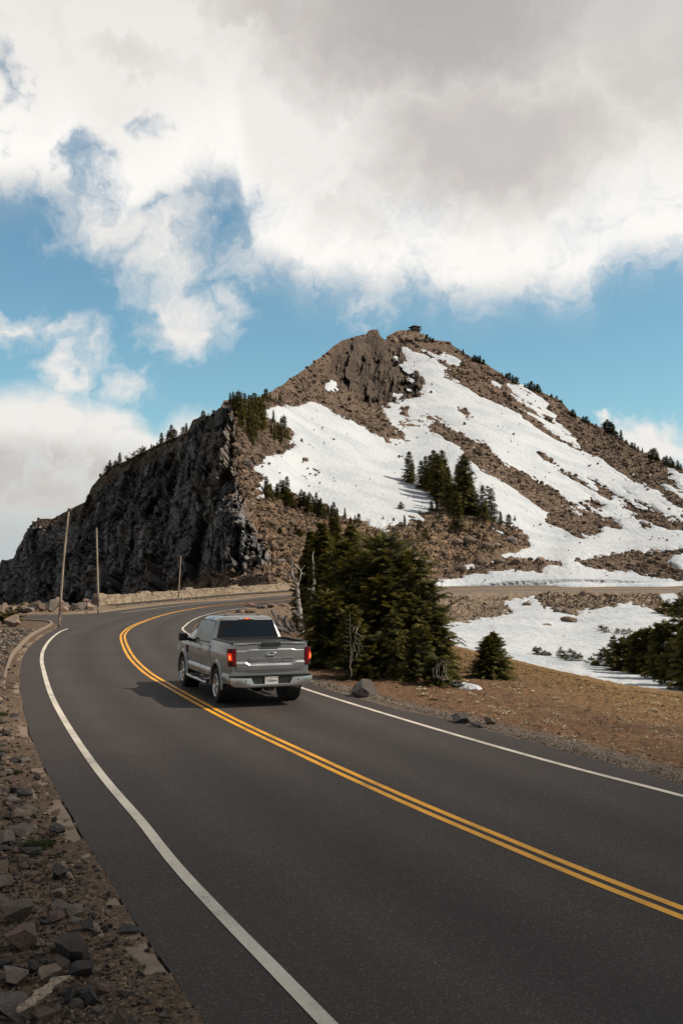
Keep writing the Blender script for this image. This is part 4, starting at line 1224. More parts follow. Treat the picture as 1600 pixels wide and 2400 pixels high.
def forest(L, kinds, label, group, cat=None, wide=(0.85, 1.2), lift=0.0):
    for i, (px, py, hp) in enumerate(L):
        k = kinds[i % len(kinds)]
        p = on_mount(px, py)
        h = hp * p[1] / FPX * 1.06
        plant(k, (p[0], p[1], p[2] - 0.02 * h - lift), h, _tr.random() * 6.28, label, group, _tr.uniform(*wide))
CLUMP = [(958, 1133, 78), (966, 1130, 50), (986, 1146, 70), (996, 1146, 80), (1008, 1144, 78), (1016, 1144, 90), (1022, 1160, 96), (1029, 1170, 106), (1036, 1150, 98), (1042, 1162, 95), (1048, 1178, 86), (1052, 1188, 86), (1060, 1190, 60), (1070, 1244, 88), (1064, 1206, 70), (1072, 1193, 112), (1080, 1200, 120), (1086, 1205, 138), (1094, 1204, 132), (1101, 1204, 100), (1107, 1202, 78), (1119, 1211, 56), (1130, 1220, 78), (1140, 1216, 50), (1152, 1219, 78), (1000, 1152, 60)]
SMALLK = [(1174, 1227, 31), (1192, 1230, 26), (1206, 1223, 23), (940, 1196, 32), (980, 1250, 28), (996, 1272, 27), (1023, 1192, 27), (1010, 1190, 22), (948, 1228, 26), (922, 1222, 12), (968, 1196, 16), (895, 1218, 16), (1030, 1215, 22), (985, 1240, 18), (1110, 1235, 18)]
BELT = [(626, 1166, 50), (632, 1168, 34), (638, 1168, 38), (648, 1170, 34), (656, 1172, 42), (664, 1172, 46), (672, 1181, 62), (680, 1190, 36), (686, 1196, 38), (692, 1200, 24), (707, 1186, 40), (714, 1190, 40), (720, 1194, 36), (726, 1196, 42), (733, 1206, 40), (741, 1212, 56), (748, 1214, 40), (751, 1216, 44), (760, 1218, 28), (768, 1214, 24), (775, 1228, 36), (781, 1238, 56), (786, 1240, 36), (791, 1214, 27), (808, 1214, 24), (841, 1224, 24), (898, 1220, 20), (831, 1234, 22), (820, 1238, 20), (670, 1160, 18)]
NOSE = [(538, 944, 27), (546, 950, 36), (553, 962, 42), (559, 977, 60), (566, 982, 52), (576, 987, 66), (584, 996, 70), (590, 1004, 78), (597, 1010, 88), (604, 1006, 74), (611, 1008, 80), (571, 1012, 48), (584, 1026, 66), (592, 1044, 62), (600, 1030, 44), (622, 940, 28), (632, 944, 22), (640, 992, 30), (646, 946, 18), (655, 945, 26), (660, 944, 22), (668, 1026, 54), (657, 1038, 56), (650, 1030, 40), (642, 1032, 38), (676, 1028, 30), (700, 1040, 14), (709, 1040, 22), (718, 1042, 12), (730, 1048, 18), (703, 1069, 14), (634, 1020, 30), (560, 1000, 30), (615, 985, 40)]
LSKY = [(278, 1092, 32), (270, 1094, 16), (257, 1102, 24), (249, 1112, 22), (377, 1044, 30), (392, 1038, 28), (400, 1036, 40), (408, 1034, 28), (368, 1050, 14), (360, 1054, 12), (354, 1056, 16), (428, 1022, 22), (434, 1020, 30), (442, 1018, 18), (448, 1012, 22), (203, 1184, 28), (198, 1188, 16), (478, 982, 18), (486, 978, 14), (499, 974, 16), (492, 976, 10)]
WINDY = [(300, 1088, 20), (310, 1082, 24), (322, 1074, 26), (330, 1070, 26), (338, 1066, 18)]
RSKY = [(1000, 797, 16), (1008, 799, 12), (1014, 801, 10), (1085, 830, 14), (1112, 846, 16), (1118, 848, 14), (1124, 850, 18), (1132, 854, 12), (1175, 884, 10), (1186, 892, 16), (1192, 894, 20), (1200, 898, 20), (1208, 900, 18), (1228, 908, 12), (1236, 911, 16), (1244, 914, 20), (1251, 918, 18), (1258, 920, 18), (1264, 921, 12), (1292, 932, 10), (1304, 938, 12), (1316, 944, 10), (1342, 974, 16), (1348, 978, 12), (1366, 988, 14), (1373, 991, 16), (1380, 994, 12), (1396, 1002, 10), (1416, 1012, 22), (1422, 1015, 30), (1429, 1019, 28), (1436, 1023, 25), (1443, 1028, 16), (1454, 1037, 27), (1466, 1044, 12), (1480, 1050, 13), (1487, 1054, 16), (1494, 1058, 12), (1504, 1062, 12), (1524, 1074, 20), (1532, 1081, 30), (1539, 1083, 22), (1555, 1088, 16), (1561, 1092, 24), (1570, 1095, 24), (1576, 1097, 18), (1587, 1101, 22), (1594, 1104, 18)]
SHRUB = [(340, 1316, 22), (352, 1318, 14), (160, 1336, 12), (718, 1120, 9), (318, 1384, 12), (700, 1262, 16), (690, 1255, 10), (1016, 1230, 12), (1000, 1300, 14), (670, 1190, 14), (655, 1250, 10)]
forest(CLUMP, ['tall0', 'tall1', 'tall2', 'tall3'], 'tall dark conifer in the dense clump on the rocky knoll above the snow', 'tall conifers clumped on the knoll')
forest(SMALLK, ['tall1', 'bushy0', 'tall3', 'bushy1'], 'little conifer standing alone on the knoll rubble below the tall clump', 'small conifers scattered on the knoll')
forest(BELT, ['tall0', 'bushy0', 'tall2', 'tall3', 'bushy2', 'tall1'], 'green conifer in the belt along the lower edge of the snow bowl', 'conifers along the foot of the snow bowl')
forest(NOSE, ['tall2', 'tall1', 'tall0', 'bushy0', 'tall3', 'tall1'], 'sunlit conifer on the rocky nose at the top of the dark cliff', 'conifers on the nose above the cliff', wide=(0.6, 0.95))
forest(LSKY, ['tall1', 'bushy2', 'tall3', 'bushy0'], 'small conifer on the sloping skyline above the dark cliff', 'conifers along the cliff skyline', wide=(1.0, 1.5))
forest(WINDY, ['wind0', 'wind1'], 'gnarled wind-bent tree on the skyline above the dark cliff', 'wind-bent trees on the cliff skyline')
forest(RSKY, ['bushy0', 'tall2', 'bushy1', 'tall0', 'bushy2'], 'tiny conifer on the long skyline falling right from the summit', 'conifers along the summit ridge', wide=(1.0, 1.6))
forest(SHRUB, ['bushy0', 'bushy1'], 'low yellowish bush clinging to the bare rock of the mountain', 'bushes on the bare rock', wide=(1.6, 2.2))

# ---- near conifers: each its own tree
def near_tree(label, px_top, py_top, Y, base_z, width_px, seed, whorls=16, per=8, seg=6, ssize=None, prof=0.75, droop=0.3, leaders=1, ragged=0.25, z0=0.03, group=None, name='conifer', tip=0.05, gapn=0.0, tmpl=None, side=None, cat='conifer', lsep=0.55):
    top = at(px_top, py_top, Y)
    H = float(top[2] - base_z)
    Rb = width_px / 2 * Y / FPX
    o = thing(name, label, cat, (top[0], Y, base_z), 0, group)
    d, mb = conifer(H, Rb, seed, whorls, per, tmpl or T_fine, seg, ssize or 0.17 * (Y / 30) + 0.05, prof=prof, z0=z0, droop=droop, leaders=leaders, ragged=ragged, tipfrac=tip, gapn=gapn, side=side, lsep=lsep)
    link('trunk', mb.mesh('trunk', m_bark, True), o)
    link('crown', crown_mesh(d, m_leaf), o)
    return o
NT_ = [('tallest conifer of the roadside thicket, dense and pointed, near its middle', 852, 1250, 34.0, 0.0, 255, 201, dict(prof=0.45, droop=0.30, leaders=2)),
       ('dense pointed conifer just right of the tallest one in the thicket', 908, 1258, 33.0, 0.0, 225, 202, dict(prof=0.45, droop=0.34)),
       ('conifer with a slanting top on the right shoulder of the thicket', 958, 1290, 32.0, 0.0, 190, 203, dict(prof=0.45, droop=0.36)),
       ('lower conifer sloping down the right flank of the thicket', 1000, 1362, 30.8, -0.05, 150, 204, dict(prof=0.5, droop=0.36, gapn=0.1)),
       ('shaggy low conifer at the right end of the thicket beside the snow', 1026, 1440, 29.6, -0.1, 84, 205, dict(prof=0.6, droop=0.36, gapn=0.15)),
       ('dense conifer left of the tallest one in the thicket', 806, 1264, 35.5, 0.0, 185, 206, dict(prof=0.55, droop=0.30)),
       ('dark drooping conifer on the left side of the thicket behind the truck bed', 768, 1292, 36.5, 0.0, 120, 207, dict(prof=0.6, droop=0.4, gapn=0.1)),
       ('yellow-green conifer with a pointed top behind the pale snag', 754, 1226, 53.0, 0.0, 86, 208, dict(prof=0.65, droop=0.35)),
       ('narrow sunlit conifer rising above the left of the thicket', 783, 1213, 55.0, 0.0, 70, 209, dict(prof=0.7, droop=0.4)),
       ('slim pointed conifer at the left edge of the thicket above the forked snag', 728, 1243, 56.0, 0.0, 54, 210, dict(prof=0.7, droop=0.4)),
       ('bright green bushy conifer behind the top of the thicket', 822, 1232, 52.0, 0.0, 80, 211, dict(prof=0.6, droop=0.3)),
       ('dark drooping conifer behind the weathered forked snag', 724, 1300, 57.0, 0.0, 74, 212, dict(prof=0.5, droop=0.35)),
       ('young yellow-tipped pine standing in front of the thicket with a bare trunk', 822, 1422, 28.6, 0.0, 96, 213, dict(prof=0.6, droop=0.08, per=6, seg=7, gapn=0.15)),
       ('thin drooping young conifer at the front middle of the thicket', 919, 1432, 28.8, 0.0, 66, 214, dict(prof=0.6, droop=0.45, per=6, seg=6)),
       ('leaning young conifer with pale tips at the front right of the thicket', 978, 1466, 28.0, -0.02, 84, 215, dict(prof=0.65, droop=0.2, per=6, seg=6)),
       ('low dark conifer skirt beside the rear corner of the truck', 764, 1392, 31.8, 0.0, 120, 216, dict(prof=0.45, droop=0.3)),
       ('short dark bush at the foot of the thicket beside the dark rock', 868, 1500, 29.0, 0.0, 110, 217, dict(prof=0.35, droop=0.3, whorls=10)),
       ('low spreading bush at the right foot of the thicket by the snow patch', 1022, 1548, 27.2, -0.05, 84, 218, dict(prof=0.4, droop=0.25, whorls=8)),
       ('dark conifer filling the left front of the thicket', 800, 1385, 32.5, 0.0, 120, 219, dict(prof=0.45, droop=0.34)),
       ('dark conifer filling the front middle of the thicket', 895, 1352, 31.2, 0.0, 150, 220, dict(prof=0.5, droop=0.34)),
       ('dark pointed conifer in front of the right shoulder of the thicket', 955, 1392, 30.2, 0.0, 120, 222, dict(prof=0.55, droop=0.36))]
for lab, a_, b_, Y_, z_, w_, sd, kw in NT_:
    H_ = (HORIZ - b_) / FPX * Y_ + HC
    k_ = dict(whorls=int(12 + 5 * H_), per=9, seg=9, ssize=0.0058 * Y_ + 0.012, ragged=0.3, tip=0.07, tmpl=T_near); k_.update(kw)
    near_tree(lab, a_, b_, Y_, z_, w_, sd, **k_)
near_tree('tiny seedling conifer beside the small snow patch', 1070, 1582, 26.6, -0.08, 26, 219, 7, 5, 3, 0.10, prof=0.7, droop=0.2, ragged=0.3)
p_ = ghit(1147, 1590)
near_tree('small dark conifer with two tops standing alone on the brown meadow', 1150, 1482, p_[1], p_[2] - 0.03, 118, 221, 30, 9, 8, 0.15, prof=0.9, droop=0.24, leaders=2, ragged=0.2, z0=0.02, tmpl=T_near, lsep=0.26)
# right-hand group at the edge of the basin
def basin_tree(label, px_top, py_top, px_base, py_base, w, seed, **kw):
    p = on_basin(px_base, py_base)
    return near_tree(label, px_top, py_top, float(p[1]), float(p[2]) - 0.05, w, seed, **kw)
basin_tree('tallest dark conifer cut by the right edge of the photo', 1634, 1345, 1634, 1626, 116, 231, whorls=26, per=8, seg=6, ssize=0.36, prof=0.6, ragged=0.3)
basin_tree('dark conifer with a spiky top beside the tallest one at right', 1562, 1445, 1560, 1596, 88, 232, whorls=18, per=8, seg=6, ssize=0.34, prof=0.5, ragged=0.3, leaders=2)
basin_tree('dark domed conifer in the middle of the right-hand group on snow', 1508, 1458, 1510, 1585, 78, 233, whorls=18, per=8, seg=6, ssize=0.34, prof=0.5, ragged=0.3, leaders=2)
basin_tree('broad low conifer with two spires in the right-hand group', 1468, 1490, 1465, 1578, 70, 234, whorls=14, per=8, seg=5, ssize=0.32, prof=0.5, ragged=0.35, leaders=2)
basin_tree('slim leaning conifer at the left of the right-hand group', 1436, 1492, 1436, 1572, 36, 235, whorls=16, per=6, seg=4, ssize=0.28, prof=0.7, ragged=0.35)
basin_tree('low straggling conifer at the left end of the right-hand group', 1412, 1522, 1408, 1566, 46, 236, whorls=9, per=7, seg=4, ssize=0.28, prof=0.5, ragged=0.45)
basin_tree('dark thicket conifer at the foot of the tallest one on the right', 1590, 1500, 1588, 1612, 90, 237, whorls=14, per=8, seg=5, ssize=0.32, prof=0.4, ragged=0.3)
basin_tree('yellowish conifer below the far road at the right edge of the photo', 1590, 1405, 1588, 1448, 44, 238, whorls=12, per=7, seg=4, ssize=0.5, prof=0.6, ragged=0.3)
basin_tree('yellowish bush below the far road right of the rubble bank', 1560, 1416, 1556, 1440, 50, 239, whorls=8, per=7, seg=4, ssize=0.5, prof=0.5, ragged=0.4)
for i, (a, b_, c_, w) in enumerate([(1254, 1517, 1538, 22), (1264, 1520, 1540, 18), (1276, 1527, 1541, 20), (1286, 1532, 1541, 12), (1313, 1519, 1546, 18), (1322, 1530, 1550, 22), (1334, 1522, 1553, 24), (1346, 1530, 1554, 20), (1358, 1534, 1554, 16), (1384, 1542, 1560, 24), (1396, 1550, 1562, 26), (1408, 1466, 1482, 26), (1420, 1470, 1486, 22), (1446, 1474, 1488, 24), (1462, 1476, 1490, 20), (1474, 1474, 1488, 16), (1507, 1581, 1592, 10), (1540, 1424, 1440, 24)]):
    basin_tree('half-buried dwarf conifer poking out of the snow of the basin', a, b_, a, c_, w, 250 + i, whorls=8, per=6, seg=3, ssize=0.24, prof=0.6, ragged=0.45, gapn=0.2, tmpl=T_mid, group='dwarf conifers poking out of the basin snow')

# ---- dead wood
def px_tube(mb, pts_, Y, r0, r1, n=7, dy=None):
    P = np.array([at(a, b_, Y + (dy[i] if dy else 0.06 * math.sin(i * 2.1))) for i, (a, b_) in enumerate(pts_)])
    P = spline(P, 0.12)
    P[1:-1] += 0.012 * np.random.default_rng(len(P)).normal(size=(len(P) - 2, 3))
    mb.tube(P, np.linspace(r0, r1, len(P)), n)
o = thing('dead_snag', 'weathered forked dead snag leaning beside the left edge of the thicket', 'dead tree', at(708, 1482, 50))
_inv = lambda ob: Matrix.Translation(-ob.location)
def finish(ob, name, mb, mat):
    mb.v = [tuple(Vector(v) - ob.location) for v in mb.v]
    return mb.build(name, mat, ob, True)
mb = MB(); px_tube(mb, [(709, 1486), (706, 1465), (703, 1440), (700.6, 1416), (698, 1390), (695.4, 1366)], 50, 0.15, 0.08, 9); finish(o, 'trunk', mb, m_dead)
for L, r0 in (([(696, 1374), (691, 1360), (686.8, 1351), (683.4, 1339), (683.6, 1320), (685, 1300)], 0.065), ([(697, 1376), (700, 1364), (705, 1351), (704, 1336), (695.4, 1328), (686.8, 1319)], 0.06),
              ([(704, 1338), (709, 1332), (714, 1326)], 0.035), ([(686, 1350), (678, 1346), (671, 1341)], 0.04), ([(701, 1406), (695, 1408), (698, 1400)], 0.04), ([(704, 1346), (711, 1344), (714, 1347)], 0.03)):
    mb = MB(); px_tube(mb, L, 50, r0, 0.02, 6); finish(o, 'limb', mb, m_dead)
o = thing('dead_snag', 'straight bleached dead snag standing against the dark thicket', 'dead tree', at(733, 1432, 44.2))
mb = MB(); px_tube(mb, [(733, 1450), (732, 1416), (733, 1380), (736, 1363), (734, 1339), (733, 1316), (735, 1292)], 44.2, 0.12, 0.018, 8); finish(o, 'trunk', mb, m_dead)
for L in ([(735, 1395), (743, 1402), (748, 1406)], [(735, 1404), (745, 1412), (757, 1421)], [(733, 1412), (742, 1417), (750, 1423)], [(732, 1380), (726, 1382), (721, 1379)], [(737, 1390), (741, 1386), (742, 1392)]):
    mb = MB(); px_tube(mb, L, 44.1, 0.05, 0.015, 5); finish(o, 'limb', mb, m_dead)
o = thing('fallen_snag', 'tangle of grey fallen dead wood lying between the truck and the forked snag', 'dead wood', at(665, 1480, 47))
for i, (L, r0) in enumerate((([(637, 1430), (646, 1450), (656, 1472), (662, 1488)], 0.07), ([(672, 1442), (664, 1458), (658, 1474), (655, 1488)], 0.07), ([(652, 1440), (655, 1460), (662, 1480)], 0.08), ([(668, 1455), (676, 1470), (690, 1480), (708, 1488)], 0.07),
                ([(689, 1434), (700, 1444), (708, 1458), (715, 1468), (722, 1473)], 0.06), ([(645, 1470), (665, 1478), (690, 1492)], 0.13), ([(660, 1448), (668, 1462), (672, 1484)], 0.10), ([(680, 1455), (688, 1470), (694, 1488)], 0.09), ([(648, 1455), (660, 1470), (680, 1486)], 0.09))):
    mb = MB(); px_tube(mb, L, 47.0 - 0.25 * (i % 3), r0, 0.02, 6); finish(o, 'limb', mb, m_greyd)
o = thing('dead_sapling', 'bare thin dead sapling with side twigs in front of the thicket', 'dead tree', at(821, 1560, 27.6))
mb = MB(); px_tube(mb, [(823, 1585), (822, 1520), (820.5, 1480), (819, 1440)], 27.6, 0.016, 0.006, 5); finish(o, 'trunk', mb, m_twig)
for k in range(8):
    y = 1452 + k * 10
    mb = MB(); px_tube(mb, [(820, y), (814, y + 2), (809 - 3 * (k % 2), y - 2)], 27.6, 0.008, 0.003, 4); finish(o, 'twig', mb, m_twig)
o = thing('dead_branch', 'drooping dead branch with curled grey twigs hanging at the thicket front', 'dead branch', at(832, 1540, 27.7))
mb = MB(); px_tube(mb, [(843, 1458), (838, 1470), (834, 1485), (832, 1500), (828, 1518), (826, 1550)], 27.7, 0.018, 0.009, 5); finish(o, 'limb', mb, m_twig)
for k, L in enumerate(([(838, 1472), (832, 1468), (828, 1478)], [(836, 1484), (845, 1490), (853, 1500)], [(834, 1492), (842, 1504), (849, 1520)], [(832, 1502), (840, 1514), (842, 1534)], [(831, 1508), (824, 1518), (822, 1532)], [(830, 1514), (836, 1530), (835, 1548)], [(829, 1520), (822, 1536), (818, 1552)])):
    mb = MB(); px_tube(mb, L, 27.68, 0.009, 0.003, 4); finish(o, 'twig', mb, m_dead)
o = thing('dead_branch', 'spray of grey dead twigs at the right foot of the thicket', 'dead branch', at(1032, 1590, 26.6))
for k in range(9):
    r_ = np.random.default_rng(k + 77)
    a0_, b0_ = 1018 + 4 * k, 1585 + r_.normal() * 6
    mb = MB(); px_tube(mb, [(a0_, b0_), (a0_ + r_.normal() * 6, b0_ - 18), (a0_ + 8 * r_.normal() + 6, b0_ - 36 + r_.normal() * 6)], 26.5, 0.011, 0.003, 4); finish(o, 'twig', mb, m_dead)

# ================================================================== ROCKS
def rock_shape(seed, sub=2, planes=11, asp=(1, 1, 1), rough=0.04):
    r = np.random.default_rng(seed)
    bm = bmesh.new()
    bmesh.ops.create_icosphere(bm, subdivisions=sub, radius=1.0)
    V = np.array([v.co[:] for v in bm.verts]); F = np.array([[v.index for v in f.verts] for f in bm.faces])
    bm.free()
    k_ = np.arange(planes) + 0.5; ph = np.arccos(1 - 2 * k_ / planes); th = math.pi * (1 + 5 ** 0.5) * k_ + r.uniform(0, 6.28)
    N = np.stack([np.cos(th) * np.sin(ph), np.sin(th) * np.sin(ph), np.cos(ph)], -1) + r.normal(size=(planes, 3)) * 0.30; N /= np.linalg.norm(N, axis=1)[:, None]
    N = N @ np.linalg.qr(r.normal(size=(3, 3)))[0]
    dd = r.uniform(0.50, 0.86, planes)
    q = V @ N.T
    t = np.where(q > 0.05, dd[None] / np.maximum(q, 0.05), 9.0).min(1)
    V = V * np.minimum(t, 1.5)[:, None]
    if rough: V += V * (rough * fbm(V * 4.5 + seed, 4, 0.6, seed=seed))[:, None]
    V *= np.array(asp)
    V -= (V.max(0) + V.min(0)) / 2
    return V / (V.max(0) - V.min(0))[:2].max(), F        # about one unit across
def rock_material(name, c0, c1, c2, sc):
    m, t, b = material(name)
    co = t.node('ShaderNodeTexCoord').outputs['Object']
    inf = t.node('ShaderNodeObjectInfo').outputs['Random']
    p = t.vmath('ADD', co, t.vmath('SCALE', t.comb(inf, inf, inf), scale=37.0))
    n1 = t.noise(p, sc, 6, 0.65); n2 = t.noise(p, sc * 6, 5, 0.7); n3 = t.noise(p, sc * 0.45, 3, 0.5)
    c = t.mix(t.ss(n1, 0.3, 0.7), c0, c1)
    c = t.mix(t.ss(n3, 0.45, 0.7, 0, 0.7), c, c2)
    c = t.vmath('SCALE', c, scale=t.math('MULTIPLY_ADD', n2, 0.7, 0.65))
    t.put(b.inputs['Base Color'], c)
    b.inputs['Roughness'].default_value = 0.9
    b.inputs['Specular IOR Level'].default_value = 0.25
    bump_into(t, b, t.math('ADD', n1, t.math('MULTIPLY', n2, 0.6)), 0.8, 0.05)
    return m
MR = {'g': rock_material('grey_rock', (0.12, 0.097, 0.086), (0.205, 0.17, 0.148), (0.17, 0.112, 0.08), 2.2),
      'd': rock_material('dark_rock', (0.045, 0.042, 0.043), (0.085, 0.078, 0.075), (0.08, 0.055, 0.045), 2.2),
      'r': rock_material('reddish_rock', (0.14, 0.085, 0.068), (0.20, 0.125, 0.10), (0.12, 0.09, 0.08), 2.2),
      't': rock_material('tan_rock', (0.18, 0.13, 0.10), (0.27, 0.20, 0.155), (0.20, 0.13, 0.085), 2.2),
      'b': rock_material('brown_rock', (0.10, 0.072, 0.052), (0.17, 0.12, 0.088), (0.12, 0.095, 0.08), 2.2)}
ROCKP = []
for k in range(10):
    r_ = np.random.default_rng(900 + k)
    V, F = rock_shape(900 + k, 5, 10 + k % 4, (1, r_.uniform(0.6, 0.95), r_.uniform(0.5, 0.8)), 0.06)
    ROCKP.append(mesh_np('rock', V, F, MR['g']))
ROCKM = []
for k in range(8):
    r_ = np.random.default_rng(930 + k)
    V, F = rock_shape(930 + k, 2, 9 + k % 4, (1, r_.uniform(0.6, 0.95), r_.uniform(0.5, 0.9)), 0.06)
    ROCKM.append(mesh_np('rock', V, F, MR['g']))
_rr = np.random.default_rng(77)
def rock(name, me, loc, size, mat, label, cat='rock', group=None, rot=None, sc=(1, 1, 1)):
    o = link(name, me, None, loc, rot if rot is not None else (_rr.uniform(-0.3, 0.3), _rr.uniform(-0.3, 0.3), _rr.uniform(0, 6.28)), tuple(size * s for s in sc))
    o.material_slots[0].link = 'OBJECT'
    o.material_slots[0].material = MR[mat]
    return tag(o, label, cat, group)
def px_rock(px, py_base, w, h, mat, label, name='rock', surf=None, group=None, meshes=None, cat='rock', sink=0.12, depth=1.0, seed=None):
    p = (surf or ghit)(px, py_base)
    s = w * float(p[1]) / FPX
    hh = h * float(p[1]) / FPX
    k = (seed if seed is not None else int(px * 7 + py_base * 3)) % 10
    me = (meshes or ROCKP)[k % len(meshes or ROCKP)]
    bb_ = me.vertices
    zz = np.empty(len(bb_) * 3, np.float32); bb_.foreach_get('co', zz); zz = zz.reshape(-1, 3)
    rx = _rr.uniform(0, 6.28)
    zh = zz[:, 2].max() - zz[:, 2].min()
    sz = hh / zh / s if s > 0 else 1
    sz = min(max(sz, 0.5), 2.2)
    loc = (float(p[0]), float(p[1]) + 0.3 * s, float(p[2]) + s * sz * zh * (0.5 - sink))
    return rock(name, me, loc, s, mat, label, cat, group, (_rr.uniform(-0.12, 0.12), _rr.uniform(-0.12, 0.12), rx), (1.12, 1.12 * depth, sz))

# ---- the verge in the lower left corner (x, y of the base, width, height in photo pixels)
C5 = 0.3826
def c5(x, y, w, h): return (x * C5, 1500 + (y + h / 2) * C5, w * C5, h * C5)
BIG = [((160, 1830, 235, 165), 'r', 'large reddish angular rock with a dark shaded left face on the gravel verge'),
       ((470, 1895, 265, 175), 'd', 'largest dark grey rock on the verge, beside the thin buried kerb'),
       ((130, 2235, 230, 150), 'g', 'big grey pitted boulder under the weathered branch in the bottom left corner'),
       ((130, 2065, 240, 130), 'g', 'long flat grey rock at the left edge above the weathered branch'),
       ((332, 2055, 125, 115), 't', 'tan faceted rock standing above the upper end of the weathered branch'),
       ((540, 2025, 135, 110), 'd', 'dark rounded rock beside the kerb just right of the weathered branch'),
       ((572, 2185, 145, 140), 'd', 'black blocky rock to the right of the weathered branch'),
       ((672, 2140, 105, 90), 'r', 'dark reddish rock lying against the buried kerb low on the verge'),
       ((480, 2150, 95, 170), 'd', 'tall narrow dark rock touching the tip of the weathered branch'),
       ((395, 1975, 125, 80), 'b', 'brown wedge of rock just below the largest dark rock'),
       ((130, 1670, 165, 155), 'b', 'brown rough rock on the left edge above the reddish angular one'),
       ((278, 1830, 70, 130), 't', 'thin upright tan slab leaning on the large reddish rock'),
       ((50, 1205, 145, 112), 'g', 'smooth grey boulder at the left edge beside the low green plant'),
       ((150, 1160, 145, 85), 'g', 'wide grey rock directly behind the smooth grey boulder'),
       ((370, 1155, 100, 75), 'd', 'bluish dark rock lying alone close to the asphalt edge'),
       ((392, 1415, 150, 120), 'd', 'dark broken rock with a lighter chip in the middle of the verge'),
       ((395, 1545, 105, 62), 't', 'pale flat-topped rock in the middle of the gravel verge'),
       ((397, 1625, 112, 72), 'g', 'grey wedge rock right below the pale flat-topped rock'),
       ((487, 1665, 118, 72), 'g', 'grey flat rock resting against the thin kerb below the pale rock'),
       ((372, 1690, 130, 80), 'r', 'dull pinkish sunken rock left of the kerb in the middle of the verge'),
       ((560, 1745, 92, 78), 'd', 'small black rounded rock sitting on the thin kerb'),
       ((812, 1782, 118, 66), 'd', 'dark flat rock on the bare concrete patch at the asphalt edge'),
       ((772, 2310, 95, 125), 'b', 'mossy brown rock on the kerb at the bottom of the picture'),
       ((48, 1480, 135, 112), 'g', 'grey cracked rock cut by the left edge above the brown rough one'),
       ((35, 1385, 105, 112), 't', 'tan rock cut by the left edge below the smooth grey boulder'),
       ((190, 1035, 95, 75), 'g', 'blocky grey rock on the verge above the low green plant'),
       ((300, 2300, 160, 95), 'b', 'brown flat rock at the bottom edge right of the pitted boulder'),
       ((215, 1300, 125, 80), 'd', 'dark humped rock left of the broken one on the verge'),
       ((245, 1370, 92, 60), 'r', 'pale pinkish rock beside the dark humped rock on the verge'),
       ((35, 1600, 110, 120), 'g', 'grey slanted rock at the left edge beside the brown rough one'),
       ((250, 2005, 110, 90), 'd', 'dark rock wedged behind the tan faceted one')]
for (q, m, lab) in BIG:
    px_rock(*c5(*q), m, lab, group='large rocks on the left verge', sink=0.16)
MED = [(120, 905, 78, 65, 'd'), (60, 915, 62, 62, 'g'), (12, 900, 48, 70, 'd'), (35, 790, 78, 75, 't'), (42, 612, 82, 62, 't'), (250, 832, 66, 46, 'd'), (180, 732, 62, 40, 'g'), (207, 780, 46, 26, 'g'), (110, 457, 56, 26, 'd'), (75, 287, 42, 22, 'd'), (15, 258, 42, 32, 'g'),
       (85, 545, 42, 26, 'g'), (20, 222, 42, 30, 'd'), (60, 560, 30, 24, 'r'), (100, 960, 60, 40, 'g'), (80, 1000, 70, 35, 'r'), (30, 1060, 90, 70, 'b'), (55, 1280, 100, 46, 'd'), (160, 1372, 40, 36, 'd'), (520, 1455, 30, 16, 't'), (240, 1600, 46, 16, 'g'), (320, 1730, 70, 36, 'd'), (500, 1780, 34, 26, 'd'), (20, 1750, 50, 44, 'd'),
       (190, 1760, 60, 40, 'b'), (60, 1985, 90, 60, 'd'), (20, 2080, 80, 80, 'd'), (440, 1930, 50, 40, 'b'), (640, 2270, 90, 60, 'g'), (600, 2310, 60, 40, 'g'), (1030, 2300, 50, 34, 'g'), (905, 2370, 40, 30, 'd'), (700, 1995, 30, 24, 'd'), (420, 2150, 60, 60, 'b'), (400, 2110, 60, 50, 'g'), (20, 2330, 90, 60, 'd'), (210, 2310, 110, 70, 'g'), (430, 932, 18, 11, 't'), (466, 943, 16, 9, 'd'), (227, 600, 14, 9, 'b'), (1035, 1900, 20, 12, 'd'), (670, 2040, 34, 26, 'b'), (15, 1130, 60, 40, 'g'), (110, 1240, 50, 40, 'd'), (165, 1250, 44, 30, 'b')]
for x, y, w, h, m in MED:
    px_rock(*c5(x, y, w, h), m, 'fist to head sized angular stone lying loose on the gravel verge left of the road', name='stone', group='loose stones on the left verge', sink=0.2, cat='stone')
for i in range(110):                                  # filling between the large ones
    y = _rr.uniform(1860, 2430); x = _rr.uniform(-10, np.interp(y, [1860, 1955, 2074, 2173, 2265, 2380, 2430], [70, 119, 172, 229, 268, 337, 372]) - 8)
    w = _rr.uniform(9, 30) * (0.7 + (y - 1860) / 900)
    px_rock(x, y, w, w * _rr.uniform(0.45, 0.8), 'gbbdrgtr'[i % 8], 'fist to head sized angular stone lying loose on the gravel verge left of the road', name='stone', group='loose stones on the left verge', meshes=ROCKM + ROCKP, cat='stone', sink=0.25)
for i in range(140):                                  # further up the verge, towards the kerb island
    y = 1490 + 480 * _rr.random() ** 1.3
    lim_ = np.interp(y, [1490, 1530, 1580, 1700, 1840, 1970], [58, 30, 12, 20, 66, 118])
    x = _rr.uniform(-20, max(lim_ - 4, 3))
    w = _rr.uniform(8, 24) * (0.7 + (y - 1490) / 450)
    px_rock(x, y, w, w * _rr.uniform(0.45, 0.75), 'gdtbgrd'[i % 7], 'fist to head sized angular stone lying loose on the gravel verge left of the road', name='stone', group='loose stones on the left verge', meshes=ROCKM, cat='stone', sink=0.2)

